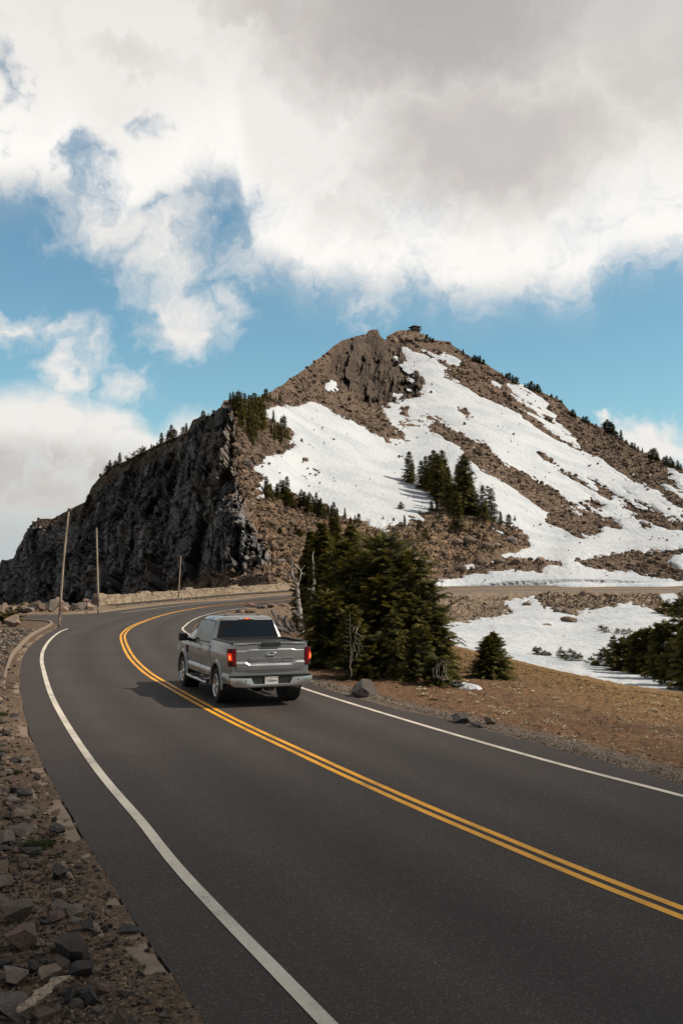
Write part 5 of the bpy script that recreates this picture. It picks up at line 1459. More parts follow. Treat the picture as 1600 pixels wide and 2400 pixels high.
# ---- boulders lining the pullout
C4 = 0.1913
def c4(x, y, w, h): return (x * C4, 1380 + (y + h / 2) * C4, w * C4, h * C4)
LINE = [(48, 230, 95, 115, 't', 'orange-tan upright boulder at the left end of the boulder row'), (145, 255, 110, 85, 't', 'tan rounded boulder second from the left end of the boulder row'), (320, 255, 220, 70, 'g', 'long low grey boulder near the left of the row by the pullout'), (300, 205, 120, 80, 't', 'tan cracked boulder behind the long low grey one'),
        (440, 195, 150, 100, 'b', 'wide brown boulder in the middle of the pullout boulder row'), (520, 195, 100, 120, 'b', 'tall brown block touching the wide brown boulder'), (640, 195, 130, 135, 'g', 'largest grey triangular boulder left of the tall leaning pole'), (725, 150, 100, 100, 'r', 'reddish boulder right behind the tall leaning pole'), (785, 240, 100, 65, 't', 'flat pale boulder in front of the tall leaning pole'),
        (810, 205, 80, 85, 'g', 'grey boulder just right of the tall leaning pole'), (850, 155, 110, 70, 'd', 'dark boulder at the back of the row between the two poles'), (910, 215, 130, 80, 'd', 'dark wedge boulder between the two tall poles'), (1010, 205, 130, 85, 'g', 'bluish slab boulder between the two tall poles'), (1060, 160, 110, 80, 'r', 'rusty boulder leaning at the end of the stone wall'),
        (1110, 210, 80, 75, 't', 'last tan boulder of the row next to the thin pole'), (230, 270, 70, 40, 'd', 'small dark boulder in front of the tan cracked one'), (395, 240, 70, 60, 'g', 'small slanted grey boulder near the kerb of the pullout'), (580, 210, 60, 90, 'd', 'dark upright boulder beside the largest grey one')]
for x, y, w, h, m, lab in LINE:
    q = c4(x, y, w * 1.25, h * 1.3)
    px_rock(q[0], min(q[1] + 1, 1440), q[2], q[3], m, lab, name='boulder', group='boulders lining the pullout', cat='boulder', sink=0.08)
for x, y, w, h, m, lab in [(150, 385, 190, 160, 't', 'big pale slanted boulder on the kerbed island at left'), (40, 330, 110, 110, 'g', 'grey boulder at the left edge behind the slanted one'), (10, 420, 70, 90, 'b', 'brown boulder cut by the left edge on the kerbed island'), (60, 300, 80, 50, 'g', 'small grey boulder behind the island shrub')]:
    px_rock(*c4(x, y, w, h), m, lab, name='boulder', group='boulders on the kerbed island', cat='boulder', sink=0.1)
for i in range(40):
    x = _rr.uniform(0, 88); y = _rr.uniform(1478, 1530)
    if x > np.interp(y, [1478, 1500, 1530], [84, 54, 26]): continue
    w = _rr.uniform(5, 12)
    px_rock(x, y, w, w * 0.6, 'gdtrb'[i % 5], 'small grey and tan stone scattered on the kerbed island at left', name='stone', group='stones on the kerbed island', meshes=ROCKM, cat='stone')
# ---- beside the road
bm = bmesh.new()                                       # the pointed boulder: a hull over a few traced corners, with real depth
_g = ghit(857, 1634); _Y = float(_g[1])
for a, b_, d_ in [(822, 1622, 0.1), (826, 1612, 0.45), (836, 1600, 0.3), (847, 1590, 0.35), (852, 1590, 0.6), (868, 1594, 0.5), (876, 1604, 0.45), (888, 1634, 0.3), (884, 1640, 0.7), (862, 1636, -0.05), (866, 1622, -0.02), (850, 1612, 0.05), (830, 1634, 0.1), (840, 1640, 0.9), (880, 1640, 1.0), (858, 1600, 0.95)]:
    bm.verts.new(at(a, b_, _Y + d_))
hl_ = bmesh.ops.convex_hull(bm, input=bm.verts[:])
bmesh.ops.delete(bm, geom=[v for v in bm.verts if not v.link_faces], context='VERTS')
bmesh.ops.bevel(bm, geom=bm.edges[:], offset=0.012, segments=1, affect='EDGES')
bmesh.ops.triangulate(bm, faces=bm.faces[:])
for _ in range(3): bmesh.ops.subdivide_edges(bm, edges=[e for e in bm.edges if e.calc_length() > 0.06], cuts=1)
bmesh.ops.triangulate(bm, faces=bm.faces[:])
_c0 = Vector((float(_g[0]), _Y + 0.4, float(_g[2])))
for v in bm.verts:
    v.co = v.co - _c0 + 0.018 * mnoise.noise_vector(v.co * 5) + 0.008 * mnoise.noise_vector(v.co * 17)
me = bpy.data.meshes.new('boulder'); bm.to_mesh(me); bm.free(); me.materials.append(MR['d'])
tag(link('boulder', me, None, _c0), 'dark pointed boulder at the road edge below the thicket', 'boulder')
for a, b_, w, h, m, lab in [(1081, 1697, 46, 25, 'd', 'leftmost of the three dark rocks beside the right edge line'), (1114, 1707, 32, 18, 'd', 'middle low brown-sided rock of the three beside the right edge line'), (1146, 1698, 26, 17, 'b', 'rightmost brown rock of the three beside the right edge line'),
                        (584, 1424, 27, 13, 'r', 'reddish rock on the bare ground just ahead of the truck cab'), (560, 1437, 17, 12, 'd', 'dark rock above the truck roof left of the reddish one'), (586, 1437, 22, 11, 'b', 'brown rock below the reddish one ahead of the truck'), (599, 1424, 6, 10, 'g', 'thin upright grey stone beside the reddish rock ahead of the truck'), (614, 1427, 26, 12, 'd', 'dark wedge-shaped rock ahead of the truck near the inner edge line'),
                        (632, 1425, 24, 14, 'b', 'round brown rock ahead of the truck near the inner edge line'), (662, 1422, 26, 12, 'r', 'flat reddish block beside the forked snag'), (1456, 1800, 26, 8, 't', 'flat pale stone at the asphalt edge on the far right'), (1318, 1767, 12, 5, 't', 'small pale stone at the right asphalt edge')]:
    px_rock(a, b_, w, h, m, lab, name='rock', sink=0.1 if h > 12 else 0.25)
# ---- on the basin snow and its bank
for a, b_, w, h, m, lab in [(1282, 1468, 30, 12, 'b', 'pair-like low brown boulder alone on the basin snow'), (1322, 1494, 20, 14, 'b', 'single brown boulder in the middle of the basin snow'), (1392, 1506, 28, 9, 'b', 'long flat boulder lying on the basin snow'), (1336, 1461, 34, 24, 'b', 'squarish brown boulder at the foot of the rubble bank'), (1347, 1484, 13, 5, 'b', 'thin flat rock on snow right of the squarish boulder'), (1384, 1486, 9, 8, 'b', 'small upright rock on the basin snow'),
                        (1446, 1438, 22, 9, 'b', 'brown rock on snow right of the rubble bank'), (1477, 1452, 7, 4, 'd', 'tiny dark rock on snow near the right-hand conifers'), (1422, 1520, 14, 10, 'b', 'brown rock half hidden by the right-hand conifers'), (1166, 1508, 26, 18, 'b', 'brown sloping rock in snow behind the small two-topped conifer'), (1234, 1421, 24, 18, 'b', 'brown boulder in the snow gap of the rubble bank'), (1260, 1422, 13, 7, 'b', 'small rock beside the boulder in the snow gap'),
                        (1384, 1399, 40, 22, 't', 'big pale boulder on the bank just below the far road'), (1330, 1440, 26, 24, 'b', 'upright brown boulder in the rubble bank above the squarish one'), (1310, 1436, 22, 20, 'g', 'grey boulder in the lower rubble bank'), (1440, 1400, 26, 12, 't', 'flat tan boulder right of the big pale one below the far road'), (1492, 1420, 20, 14, 'b', 'brown boulder at the right end of the rubble bank')]:
    px_rock(a, b_, w, h, m, lab, name='boulder', surf=on_basin, meshes=ROCKM, cat='boulder', sink=0.15)

# ---- the boulders of the mountain that show largest, each its own; the rest of the rubble as one mass
RIDX = {}
def scatter_mass(name, n, pick, protos, label, seed, mats, sizes):
    r = np.random.default_rng(seed)
    Vs, Fs, Ts, k = [], [], [], 0
    P = pick(r, n)
    for i in range(len(P)):
        V, F = protos[i % len(protos)]
        a = r.uniform(0, 6.28, 3)
        ca, sa = math.cos(a[0]), math.sin(a[0]); cb, sb = math.cos(a[1] * 0.2), math.sin(a[1] * 0.2)
        M = np.array([[ca, -sa, 0], [sa, ca, 0], [0, 0, 1.0]]) @ np.array([[1, 0, 0], [0, cb, -sb], [0, sb, cb]])
        s = sizes(r, i, P[i])
        Vs.append((V * s) @ M.T + P[i][:3] + [0, 0, 0.18 * s]); Fs.append(F + k); k += len(V)
        Ts.append(np.tile(np.array(mats[i % len(mats)]) * r.uniform(0.6, 1.35), (len(V), 1)))
    me = mesh_np(name, np.vstack(Vs), np.vstack(Fs), m_rock, False, cols={'tint': np.vstack(Ts)})
    o = link(name, me)
    return tag(o, label, 'rubble', None, 'stuff')
LOWR = [rock_shape(960 + k, 1, 8, (1, np.random.default_rng(k).uniform(0.55, 0.9), np.random.default_rng(k + 9).uniform(0.45, 0.8)), 0.0) for k in range(9)]
ok_m = (WSG < 0.3); ok_m[:NF + 3] = False; ok_m[NF + NR - 2:] = False
wgt = ok_m * (1 - 0.92 * WCG) * np.clip(1 - 0 * GPX, 0, 1) * ((GPX > -40) & (GPX < 1660)) * (0.75 + 0.8 * WNG)
edge_s = ((WSG > 0.04) & (WSG < 0.3)) * 1.0
wgt = wgt * (1 + 1.2 * edge_s)
wflat = (wgt / wgt.sum()).ravel()
def pick_mount(r, n):
    ii = r.choice(wflat.size, n, p=wflat)
    return np.c_[ROCKG.reshape(-1, 3)[ii], GPX.ravel()[ii], GPY.ravel()[ii]]
def size_mount(r, i, p):
    u = r.random()
    s = (2.0 + 8.0 * u ** 8 + 1.8 * u) * p[1] / FPX * 1.2           # scree shows at every size; nearer stones measure less
    return s
scatter_mass('rubble', 17000, pick_mount, LOWR, 'brown scree and broken rock covering the bare slopes of the mountain', 3, [(0.165, 0.115, 0.083), (0.125, 0.088, 0.066), (0.195, 0.138, 0.100), (0.10, 0.076, 0.062)], size_mount)
wb = ((BSG < 0.3) * ((BPX > 985) & (BPX < 1640)) * (BT > 0.02) * (0.25 + blk.reshape(BPX.shape)))
wb[-3:] = 0
wbf = (wb / wb.sum()).ravel()
def pick_basin(r, n):
    ii = r.choice(wbf.size, n, p=wbf)
    return np.c_[BROCKG.reshape(-1, 3)[ii], BPX.ravel()[ii], BPY.ravel()[ii]]
scatter_mass('rubble', 1500, pick_basin, LOWR, 'brown rubble facing the embankment below the far road', 4, [(0.21, 0.155, 0.112), (0.15, 0.11, 0.082), (0.25, 0.185, 0.135)], lambda r, i, p: (2.6 + 6.0 * r.random() ** 4) * p[1] / FPX * 1.2)
# stray stones melting out of the snow
ws2 = ((WSG > 0.8) * ((GPX > 560) & (GPX < 1620)) * (0.05 + np.clip(fbm(np.c_[GPX.ravel() / 60, GPY.ravel() / 60, 0 * GPX.ravel()], 3, seed=111).reshape(GPX.shape), 0, 1) ** 1.5)); ws2[:NF + 3] = 0; ws2[NF + NR - 2:] = 0
wsf = (ws2 / ws2.sum()).ravel()
def pick_snow(r, n):
    ii = r.choice(wsf.size, n, p=wsf)
    return np.c_[BASEG.reshape(-1, 3)[ii] + N0[ii] * 0.45, GPX.ravel()[ii], GPY.ravel()[ii]]
scatter_mass('rubble', 150, pick_snow, LOWR, 'small dark stones melting out of the snow slopes', 5, [(0.13, 0.10, 0.08), (0.17, 0.13, 0.10)], lambda r, i, p: (2.2 + 4.5 * r.random() ** 3) * p[1] / FPX * 1.3)
bm_r = np.random.default_rng(12)
BMT = [(912, 1062, 16), (905, 1238, 22), (712, 1080, 22), (735, 1103, 26), (720, 1111, 12), (940, 1070, 10), (931, 1146, 12), (917, 1140, 8), (872, 1176, 12), (960, 1195, 14), (962, 1212, 24), (955, 1036, 14), (783, 975, 24), (935, 960, 16), (945, 972, 18), (1186, 1030, 10), (1090, 962, 18), (1106, 980, 14), (1350, 1186, 20), (1400, 1176, 22), (1100, 1290, 34), (1140, 1300, 30), (1070, 1290, 26), (1040, 1305, 28), (1165, 1290, 26), (1195, 1285, 30), (1215, 1282, 22), (1080, 1340, 26), (1130, 1328, 24), (1170, 1330, 26), (1210, 1330, 28), (1265, 1325, 24), (1000, 1330, 30), (1010, 1280, 22), (960, 1300, 26), (920, 1280, 20),
       (596, 1062, 36), (560, 1070, 26), (575, 1090, 28), (552, 1050, 24), (540, 1100, 22), (610, 1075, 26), (600, 1140, 20), (585, 1200, 24), (560, 1222, 26), (600, 1260, 26), (640, 1290, 22), (655, 1320, 24), (620, 1345, 22), (690, 1345, 26), (540, 1175, 22), (570, 1155, 20), (630, 1210, 18), (680, 1240, 18), (730, 1260, 18), (590, 1310, 24), (655, 1265, 16), (960, 800, 26), (945, 795, 22), (975, 806, 20), (925, 800, 18), (850, 985, 18), (880, 1010, 18), (905, 990, 20), (820, 960, 24), (760, 930, 18), (710, 915, 16), (1380, 1330, 18), (1430, 1325, 20), (1480, 1322, 22), (1530, 1318, 20), (1500, 1300, 16), (1560, 1330, 22), (1330, 1170, 16), (1460, 1190, 16)]
for a, b_, w in BMT:
    px_rock(a, b_, w, w * bm_r.uniform(0.55, 0.85), 'btbg'[int(a) % 4], 'large angular boulder standing out of the brown slopes of the mountain', name='boulder', surf=on_mount, group='large boulders on the mountain slopes', meshes=ROCKM, cat='boulder', sink=0.2)

# ================================================================== GRAVEL, PLANTS, FLOWERS (stuff)
def pick_px(x0, x1, y0, y1, inside):
    def f(r, n):
        out = []
        while len(out) < n:
            y = y0 + (y1 - y0) * r.random(); x = r.uniform(x0, x1)
            if inside(x, y): out.append((x, y))
        o = np.array(out)
        return np.c_[np.array([on_ground(*q) for q in o]), o]
    return f
TINY = [rock_shape(980 + k, 1, 7, (1, 0.75, 0.6), 0.0) for k in range(6)]
xl_ = lambda y: np.interp(y, [1500, 1530, 1562, 1590, 1672, 1806, 1875, 2020, 2170, 2284, 2391, 2500], [78, 59, 49, 48, 57, 107, 149, 230, 325, 402, 478, 560])
scatter_mass('gravel', 5200, pick_px(-40, 520, 1500, 2420, lambda x, y: x < xl_(y) - 5 and (x < xl_(y) - 40 * (y - 1480) / 500 or random.random() < 0.5)), TINY, 'loose brown gravel and grit covering the left verge', 6, [(0.14, 0.105, 0.08), (0.09, 0.07, 0.058), (0.20, 0.145, 0.10), (0.06, 0.052, 0.05), (0.24, 0.17, 0.11)], lambda r, i, p: (2.2 + 8.0 * r.random() ** 3) * p[1] / FPX * (1.0 + 0.5 * (p[4] > 1900)))
xr_ = lambda x: np.interp(x, [700, 880, 1000, 1153, 1306, 1459, 1600], [1594, 1640, 1674, 1714, 1758, 1796, 1838])
scatter_mass('gravel', 2000, pick_px(690, 1620, 1590, 1840, lambda x, y: xr_(x) - 26 * random.random() ** 1.5 - 2 * (x > 1000) < y < xr_(x) + 2), TINY, 'grey gravel shoulder between the asphalt and the brown meadow', 7, [(0.19, 0.155, 0.125), (0.12, 0.098, 0.082), (0.26, 0.215, 0.175), (0.08, 0.066, 0.056)], lambda r, i, p: (1.5 + 3.4 * r.random() ** 3) * p[1] / FPX)
scatter_mass('gravel', 2000, pick_px(500, 690, 1418, 1500, lambda x, y: y > np.interp(x, [470, 538, 620, 700], [1452, 1436, 1424, 1418]) and y < np.interp(x, [500, 560, 700], [1445, 1450, 1500])), TINY, 'tan gravel on the inside of the bend ahead of the truck', 8, [(0.26, 0.19, 0.135), (0.18, 0.13, 0.095), (0.32, 0.245, 0.18)], lambda r, i, p: (1.4 + 2.2 * r.random() ** 3) * p[1] / FPX)
scatter_mass('gravel', 900, pick_px(-40, 84, 1476, 1560, lambda x, y: x < np.interp(y, [1476, 1488, 1501, 1521, 1537, 1560], [90, 72, 55, 38, 22, 12])), TINY, 'grey and tan stones strewn over the kerbed island and upper verge', 12, [(0.22, 0.18, 0.15), (0.14, 0.12, 0.11), (0.28, 0.21, 0.16), (0.09, 0.08, 0.078)], lambda r, i, p: (2.5 + 7 * r.random() ** 3) * p[1] / FPX)
scatter_mass('gravel', 160, pick_px(760, 1640, 1560, 1830, lambda x, y: y < xr_(x) - 20 and y > np.interp(x, [700, 1000, 1061, 1199, 1344, 1459, 1600, 1640], [1600, 1590, 1560, 1570, 1600, 1625, 1645, 1650])), TINY, 'small stones lying scattered on the brown meadow', 13, [(0.17, 0.12, 0.085), (0.11, 0.085, 0.07), (0.24, 0.19, 0.15)], lambda r, i, p: (2.5 + 6 * r.random() ** 3) * p[1] / FPX)
scatter_mass('gravel', 900, pick_px(20, 690, 1396, 1440, lambda x, y: (np.interp(x, [250, 312, 402, 491, 580, 683], [1424, 1416, 1408, 1401, 1394, 1387]) < y < np.interp(x, [250, 300, 402, 536, 683], [1433, 1427, 1415, 1406, 1394]) and x > 262) or (x < 230 and 1432 < y < 1440)), TINY, 'pale rubble strip between the kerb and the stone wall', 9, [(0.30, 0.24, 0.18), (0.22, 0.17, 0.125), (0.36, 0.29, 0.225)], lambda r, i, p: (1.6 + 2.6 * r.random() ** 3) * p[1] / FPX)
m_tuft = simple('dry_tuft', (0.060, 0.040, 0.022), 0.9, var=0.4, vscale=1.5)
m_green = leaf_material('verge_leaves', (0.018, 0.026, 0.010), (0.035, 0.048, 0.018), (0.07, 0.085, 0.03), 6)
m_flower = simple('cream_petals', (0.42, 0.37, 0.24), 0.8, var=0.3, vscale=3)
def tufts(name, P, mat, blades, size, label, cat, seed, flat=0.6):
    r = np.random.default_rng(seed)
    Vs, Fs, k = [], [], 0
    for p in P:
        s = size(r, p)
        for _ in range(blades):
            a = r.uniform(0, 6.28); l = s * r.uniform(0.5, 1.1); h = l * r.uniform(1 - flat, 1.0); w = 0.16 * l
            c = np.array([math.cos(a), math.sin(a), 0]); q = np.array([-c[1], c[0], 0])
            o0 = p[:3] + c * s * 0.15 * r.random() + np.array([0, 0, -0.01])
            Vs += [o0 - q * w, o0 + q * w, o0 + c * l * 0.8 + np.array([0, 0, h * 0.75])]
            Fs.append((k, k + 1, k + 2)); k += 3
    o = link(name, mesh_np(name, np.array(Vs), np.array(Fs), mat, attrs={'tone': r.random(len(Vs))}))
    return tag(o, label, cat, None, 'stuff')
ymead = lambda x: np.interp(x, [700, 1000, 1061, 1199, 1344, 1459, 1600, 1640], [1560, 1530, 1516, 1550, 1586, 1613, 1633, 1640])
inm = lambda x, y: y < xr_(x) - 24 and y > ymead(x) + 2
_r = np.random.default_rng(41)
Pm = pick_px(720, 1640, 1518, 1830, lambda x, y: inm(x, y) and mnoise.noise(Vector((x * 0.018, y * 0.035, 3.0))) + 0.25 * random.random() > 0.12)(_r, 5200)
tufts('dry_grass', Pm, m_tuft, 7, lambda r, p: (2.5 + 5 * r.random() ** 3) * p[1] / FPX, 'dry brown grass and stubble on the sloping meadow', 'grass', 42)
m_gold = simple('golden_grass', (0.24, 0.145, 0.055), 0.9, var=0.35, vscale=1.5)
Pg = pick_px(1040, 1640, 1518, 1700, lambda x, y: inm(x, y) and y < ymead(x) + 45 * random.random() ** 1.4 + 4)(_r, 3600)
tufts('golden_grass', Pg, m_gold, 7, lambda r, p: (3 + 4 * r.random() ** 2) * p[1] / FPX, 'golden dry grass along the crest of the meadow', 'grass', 43)
cl_ = pick_px(960, 1640, 1600, 1830, inm)(_r, 130)
Pf = []
for c in cl_:
    n = int(_r.integers(2, 11)); sp_ = (3 + 8 * _r.random()) * c[1] / FPX
    for _ in range(n):
        q = c.copy(); q[0] += _r.normal() * sp_; q[1] += _r.normal() * sp_ * 1.4; Pf.append(q)
Pf = np.array(Pf); Pf[:, 2] = ground_z(Pf[:, 0], Pf[:, 1])
tufts('leaves', Pf, m_green, 7, lambda r, p: 4.2 * p[1] / FPX, 'low green leaves under the meadow flowers', 'leaves', 44, flat=0.8)
Vs, Fs, k = [], [], 0
ib = rock_shape(990, 1, 9, (1, 1, 0.7), 0.0)
for p in Pf:
    s = _r.uniform(2.0, 4.2) * p[1] / FPX
    Vs.append(ib[0] * s + p[:3] + [0, 0, 1.6 * p[1] / FPX + s]); Fs.append(ib[1] + k); k += len(ib[0])
tag(link('flowers', mesh_np('flowers', np.vstack(Vs), np.vstack(Fs), m_flower)), 'clusters of small cream wildflowers dotted over the brown meadow', 'flowers', None, 'stuff')
# green plants on the verge
def verge_plant(label, px, py, wpx, seed, n=260):
    p = ghit(px, py); r = np.random.default_rng(seed); s = wpx * p[1] / FPX
    P = np.zeros((n, 3)); a = r.uniform(0, 6.28, n); q = np.sqrt(r.random(n)) * 0.5 * s
    P[:, 0] = np.cos(a) * q; P[:, 1] = np.sin(a) * q; P[:, 2] = 0.10 * s * (1 - (2 * q / s) ** 2) * r.random(n) + 0.01
    D = np.stack([np.cos(a) + r.normal(size=n) * 0.5, np.sin(a) + r.normal(size=n) * 0.5, 0.5 + r.random(n)], -1)
    V, F, ag = sprays(P, D, np.tile([0.01, 0.01, 1.0], (n, 1)), s * 0.16 * (0.6 + 0.8 * r.random(n)), r.normal(size=n) * 0.5, T_mid, r.random(n))
    tag(link('low_plant', mesh_np('low_plant', V, F, m_green, attrs={'tone': ag}), None, p), label, 'plant')
verge_plant('biggest low green plant among the grey rocks of the verge', 106, 1985, 62, 1)
verge_plant('small green plant beside the pale flat-topped rock', 172, 2093, 22, 2, 140)
verge_plant('green tuft growing beside a tan rock in the upper verge', 42, 1815, 42, 3)
verge_plant('small green weeds by the left edge halfway up the verge', 8, 1678, 36, 4, 160)
verge_plant('green weed patch at the left edge beside the kerb', 14, 1765, 26, 5, 140)
verge_plant('yellowish weed at the foot of the verge near the kerb', 140, 2010, 24, 6, 120)
verge_plant('little dry plant on the brown meadow near the thicket', 1012, 1642, 22, 7, 120)
near_tree('dark green shrub beside the slanted boulder on the kerbed island', 14, 1448, 61.0, 0.0, 70, 261, whorls=8, per=8, seg=5, ssize=0.34, prof=0.4, ragged=0.4, tip=0.15, name='shrub', cat='shrub')

# ---- the weathered branch in the corner
o = thing('driftwood', 'bleached twisted branch lying over the rocks in the bottom left corner', 'branch', (0, 0, 0))
def dw(px, py, dz):
    p = ghit(px, py + 330 * dz); return at(px, py, p[1])
A_ = [dw(40, 2372, 0.10), dw(62, 2358, 0.12), dw(86, 2338, 0.13), (dw(108, 2322, 0.14)), dw(126, 2304, 0.15), dw(146, 2296, 0.16), dw(166, 2290, 0.17)]
o.location = A_[3]
P = spline(np.array(A_), 0.015)
n_ = 16
tq = np.linspace(0, 1, len(P))
mb = MB()
rad = 0.018 + 0.013 * np.sin(np.pi * np.clip(tq * 1.05, 0, 1)) + 0.006 * np.sin(tq * 17)
V = []; F = []
for i, p in enumerate(P):
    d = P[min(i + 1, len(P) - 1)] - P[max(i - 1, 0)]; d /= np.linalg.norm(d)
    a = np.cross(d, [0, 0, 1.0]); a /= np.linalg.norm(a); b_ = np.cross(a, d)
    for k in range(n_):
        th = 2 * math.pi * k / n_ + 2.2 * tq[i]
        rr_ = rad[i] * (1 + 0.28 * math.sin(3 * th + 1) + 0.14 * math.sin(7 * th + tq[i] * 3) + 0.08 * math.sin(13 * th))
        V.append(p + rr_ * (a * math.cos(th) * 1.15 + b_ * math.sin(th) * 0.8))
for i in range(len(P) - 1):
    for k in range(n_): F.append((i * n_ + k, i * n_ + (k + 1) % n_, (i + 1) * n_ + (k + 1) % n_, (i + 1) * n_ + k))
F += [tuple(range(n_))[::-1], tuple((len(P) - 1) * n_ + k for k in range(n_))]
mb.add(V, F)
m_drift, t, b = material('bleached_wood')
co = t.node('ShaderNodeTexCoord').outputs['Object']
g_ = t.noise(t.vmath('MULTIPLY', co, (30, 30, 160)), 1.0, 5, 0.65); g2_ = t.noise(co, 14, 4, 0.6)
c = t.mix(t.ss(g_, 0.35, 0.62), (0.13, 0.09, 0.062), (0.42, 0.32, 0.235))
t.put(b.inputs['Base Color'], t.mix(t.ss(g2_, 0.55, 0.75, 0, 0.7), c, (0.33, 0.20, 0.10)))
b.inputs['Roughness'].default_value = 0.85
bump_into(t, b, g_, 1.0, 0.01)
finish(o, 'stem', mb, m_drift)
mb = MB(); mb.tube(spline(np.array([dw(104, 2330, 0.13), dw(84, 2352, 0.10), dw(66, 2374, 0.06)]), 0.03), np.linspace(0.02, 0.006, len(spline(np.array([dw(104, 2330, 0.13), dw(84, 2352, 0.10), dw(66, 2374, 0.06)]), 0.03))), 8)
finish(o, 'splinter', mb, m_drift)

# ================================================================== STONE WALL, POLES, MARKER, LOOKOUT
wp = [(226, 1418, 98.5), (270, 1414, 103), (312, 1411, 108), (402, 1403, 117), (491, 1395.5, 126), (580, 1389, 134), (683, 1382, 143), (760, 1377, 149)]
WP = spline(at([w[0] for w in wp], [w[1] for w in wp], [w[2] for w in wp]), 0.05)
cum = np.r_[0, np.cumsum(np.linalg.norm(np.diff(WP[:, :2], axis=0), axis=1))]
def wat(s):
    p = np.array([np.interp(s, cum, WP[:, k]) for k in range(3)])
    q = np.array([np.interp(s + 0.1, cum, WP[:, k]) for k in range(3)])
    d = (q - p)[:2]; d /= np.linalg.norm(d) + 1e-9
    return p, d
o = thing('stone_wall', 'long low wall of tan stones running behind the pullout', 'wall', WP[0])
mb = MB(); cap = MB(); core = MB()
r_ = np.random.default_rng(15)
L_ = cum[-1] - 0.2
def stone(mb_, s0, s1, z0, z1, dep, jit):
    p0, d0 = wat(s0); p1, d1 = wat(s1)
    n0 = np.array([d0[1], -d0[0]])
    off = dep + r_.uniform(0, jit)
    V = []
    for (s, p) in ((s0, p0), (s1, p1)):
        for sg in (1, -1):
            for z in (z0, z1):
                q = p[:2] + n0 * sg * (off + r_.uniform(-0.02, 0.02))
                V.append((q[0], q[1], p[2] + z + r_.uniform(-0.02, 0.02)))
    mb_.add(V, [(0, 1, 3, 2), (4, 6, 7, 5), (0, 4, 5, 1), (2, 3, 7, 6), (1, 5, 7, 3), (0, 2, 6, 4)])
for row, (z0, z1) in enumerate(((-0.25, 0.26), (0.27, 0.50), (0.51, 0.72))):
    s = -0.3 * r_.random()
    while s < L_:
        w = r_.uniform(0.35, 0.85)
        stone(mb, max(s, 0), min(s + w - 0.03, L_), z0, z1, 0.22, 0.07)
        s += w
s = 0.0
while s < L_:
    w = r_.uniform(0.3, 0.7)
    stone(cap, s, min(s + w - 0.03, L_), 0.725, 0.80 + r_.uniform(0, 0.16) + (0.22 if int(s / 5.5) % 2 == 0 and s % 5.5 < 1.6 else 0), 0.26, 0.05)
    s += w
s = 0.0
while s < L_:
    stone(core, s, min(s + 2.0, L_), -0.4, 0.70, 0.19, 0.0); s += 2.0
m_wall, t, b = material('wall_stone')
co = t.node('ShaderNodeTexCoord').outputs['Object']
vv = t.voro(t.vmath('MULTIPLY', co, (1, 1, 2)), 1.6, out='Color'); nn_ = t.noise(co, 5, 5, 0.65)
c = t.mix(t.sep(vv)[0], (0.25, 0.185, 0.125), (0.40, 0.31, 0.22))
t.put(b.inputs['Base Color'], t.mix(t.ss(nn_, 0.35, 0.7), t.vmath('SCALE', c, scale=0.7), c))
b.inputs['Roughness'].default_value = 0.9
bump_into(t, b, nn_, 0.8, 0.06)
for nm, q in (('stonework', mb), ('coping', cap), ('mortar', core)): finish(o, nm, q, m_wall)
# strip of walk in front of the wall
P = WP[:, :2]
V, F = ribbon(offset(P[::10], 1.5), 1.7, 0.05, 3)
struct(link('pavement', mesh_np('pavement', V, F[:, ::-1], m_asph)))

m_pole, t, b = material('weathered_pole')
co = t.node('ShaderNodeTexCoord').outputs['Object']
g_ = t.noise(t.vmath('MULTIPLY', co, (14, 14, 1.2)), 1.0, 5, 0.65); zc = t.sep(co)[2]; pe = t.noise(co, 3.5, 5, 0.7)
c = t.mix(t.ss(g_, 0.35, 0.65), (0.20, 0.145, 0.105), (0.40, 0.32, 0.25))
t.put(b.inputs['Base Color'], t.mix(t.math('MULTIPLY', t.ss(zc, 2.2, 0.6), t.ss(pe, 0.42, 0.55)), c, (0.055, 0.032, 0.024)))
b.inputs['Roughness'].default_value = 0.85
bump_into(t, b, g_, 0.7, 0.02)
def pole(label, b0_, t0_, Y, r0, r1, mid=0.0):
    A = at(b0_[0], b0_[1], Y); B = at(t0_[0], t0_[1], Y)
    o = thing('snow_pole', label, 'pole', A)
    mb = MB()
    ks = np.linspace(-0.03, 1, 14)
    pts_ = [tuple((B - A) * k + np.array([mid * math.sin(math.pi * k), 0, 0])) for k in ks]
    mb.tube(pts_, np.linspace(r0, r1, 14), 10)
    mb.build('shaft', m_pole, o, True)
    return o
pole('tallest peeling wooden snow pole, leaning right, nearest to the road', (139.7, 1467), (161.5, 1199), 58.1, 0.075, 0.058, -0.06)
pole('second tall thin wooden pole, upright, at the pullout kerb', (231.5, 1438), (226.5, 1237), 77.2, 0.085, 0.062)
pole('thin grey pole in front of the stone wall, farthest of the three', (417.5, 1413.5), (424, 1302), 105.0, 0.075, 0.06)
A = at(1034.5, 1377, 148.5)
o = thing('marker_post', 'thin violet marker post at the snowy far road edge', 'post', A)
m_viol = simple('violet_paint', (0.16, 0.09, 0.25), 0.5)
mb = MB(); mb.tube([(0, 0, -0.3), (0, 0, 1.25)], 0.055, 8); mb.build('post', m_viol, o, True)
mb = MB(); mb.tube([(0, 0, 1.25), (0, 0, 1.42)], 0.065, 8); mb.build('cap', simple('pale_reflector', (0.6, 0.5, 0.6), 0.4), o, True)

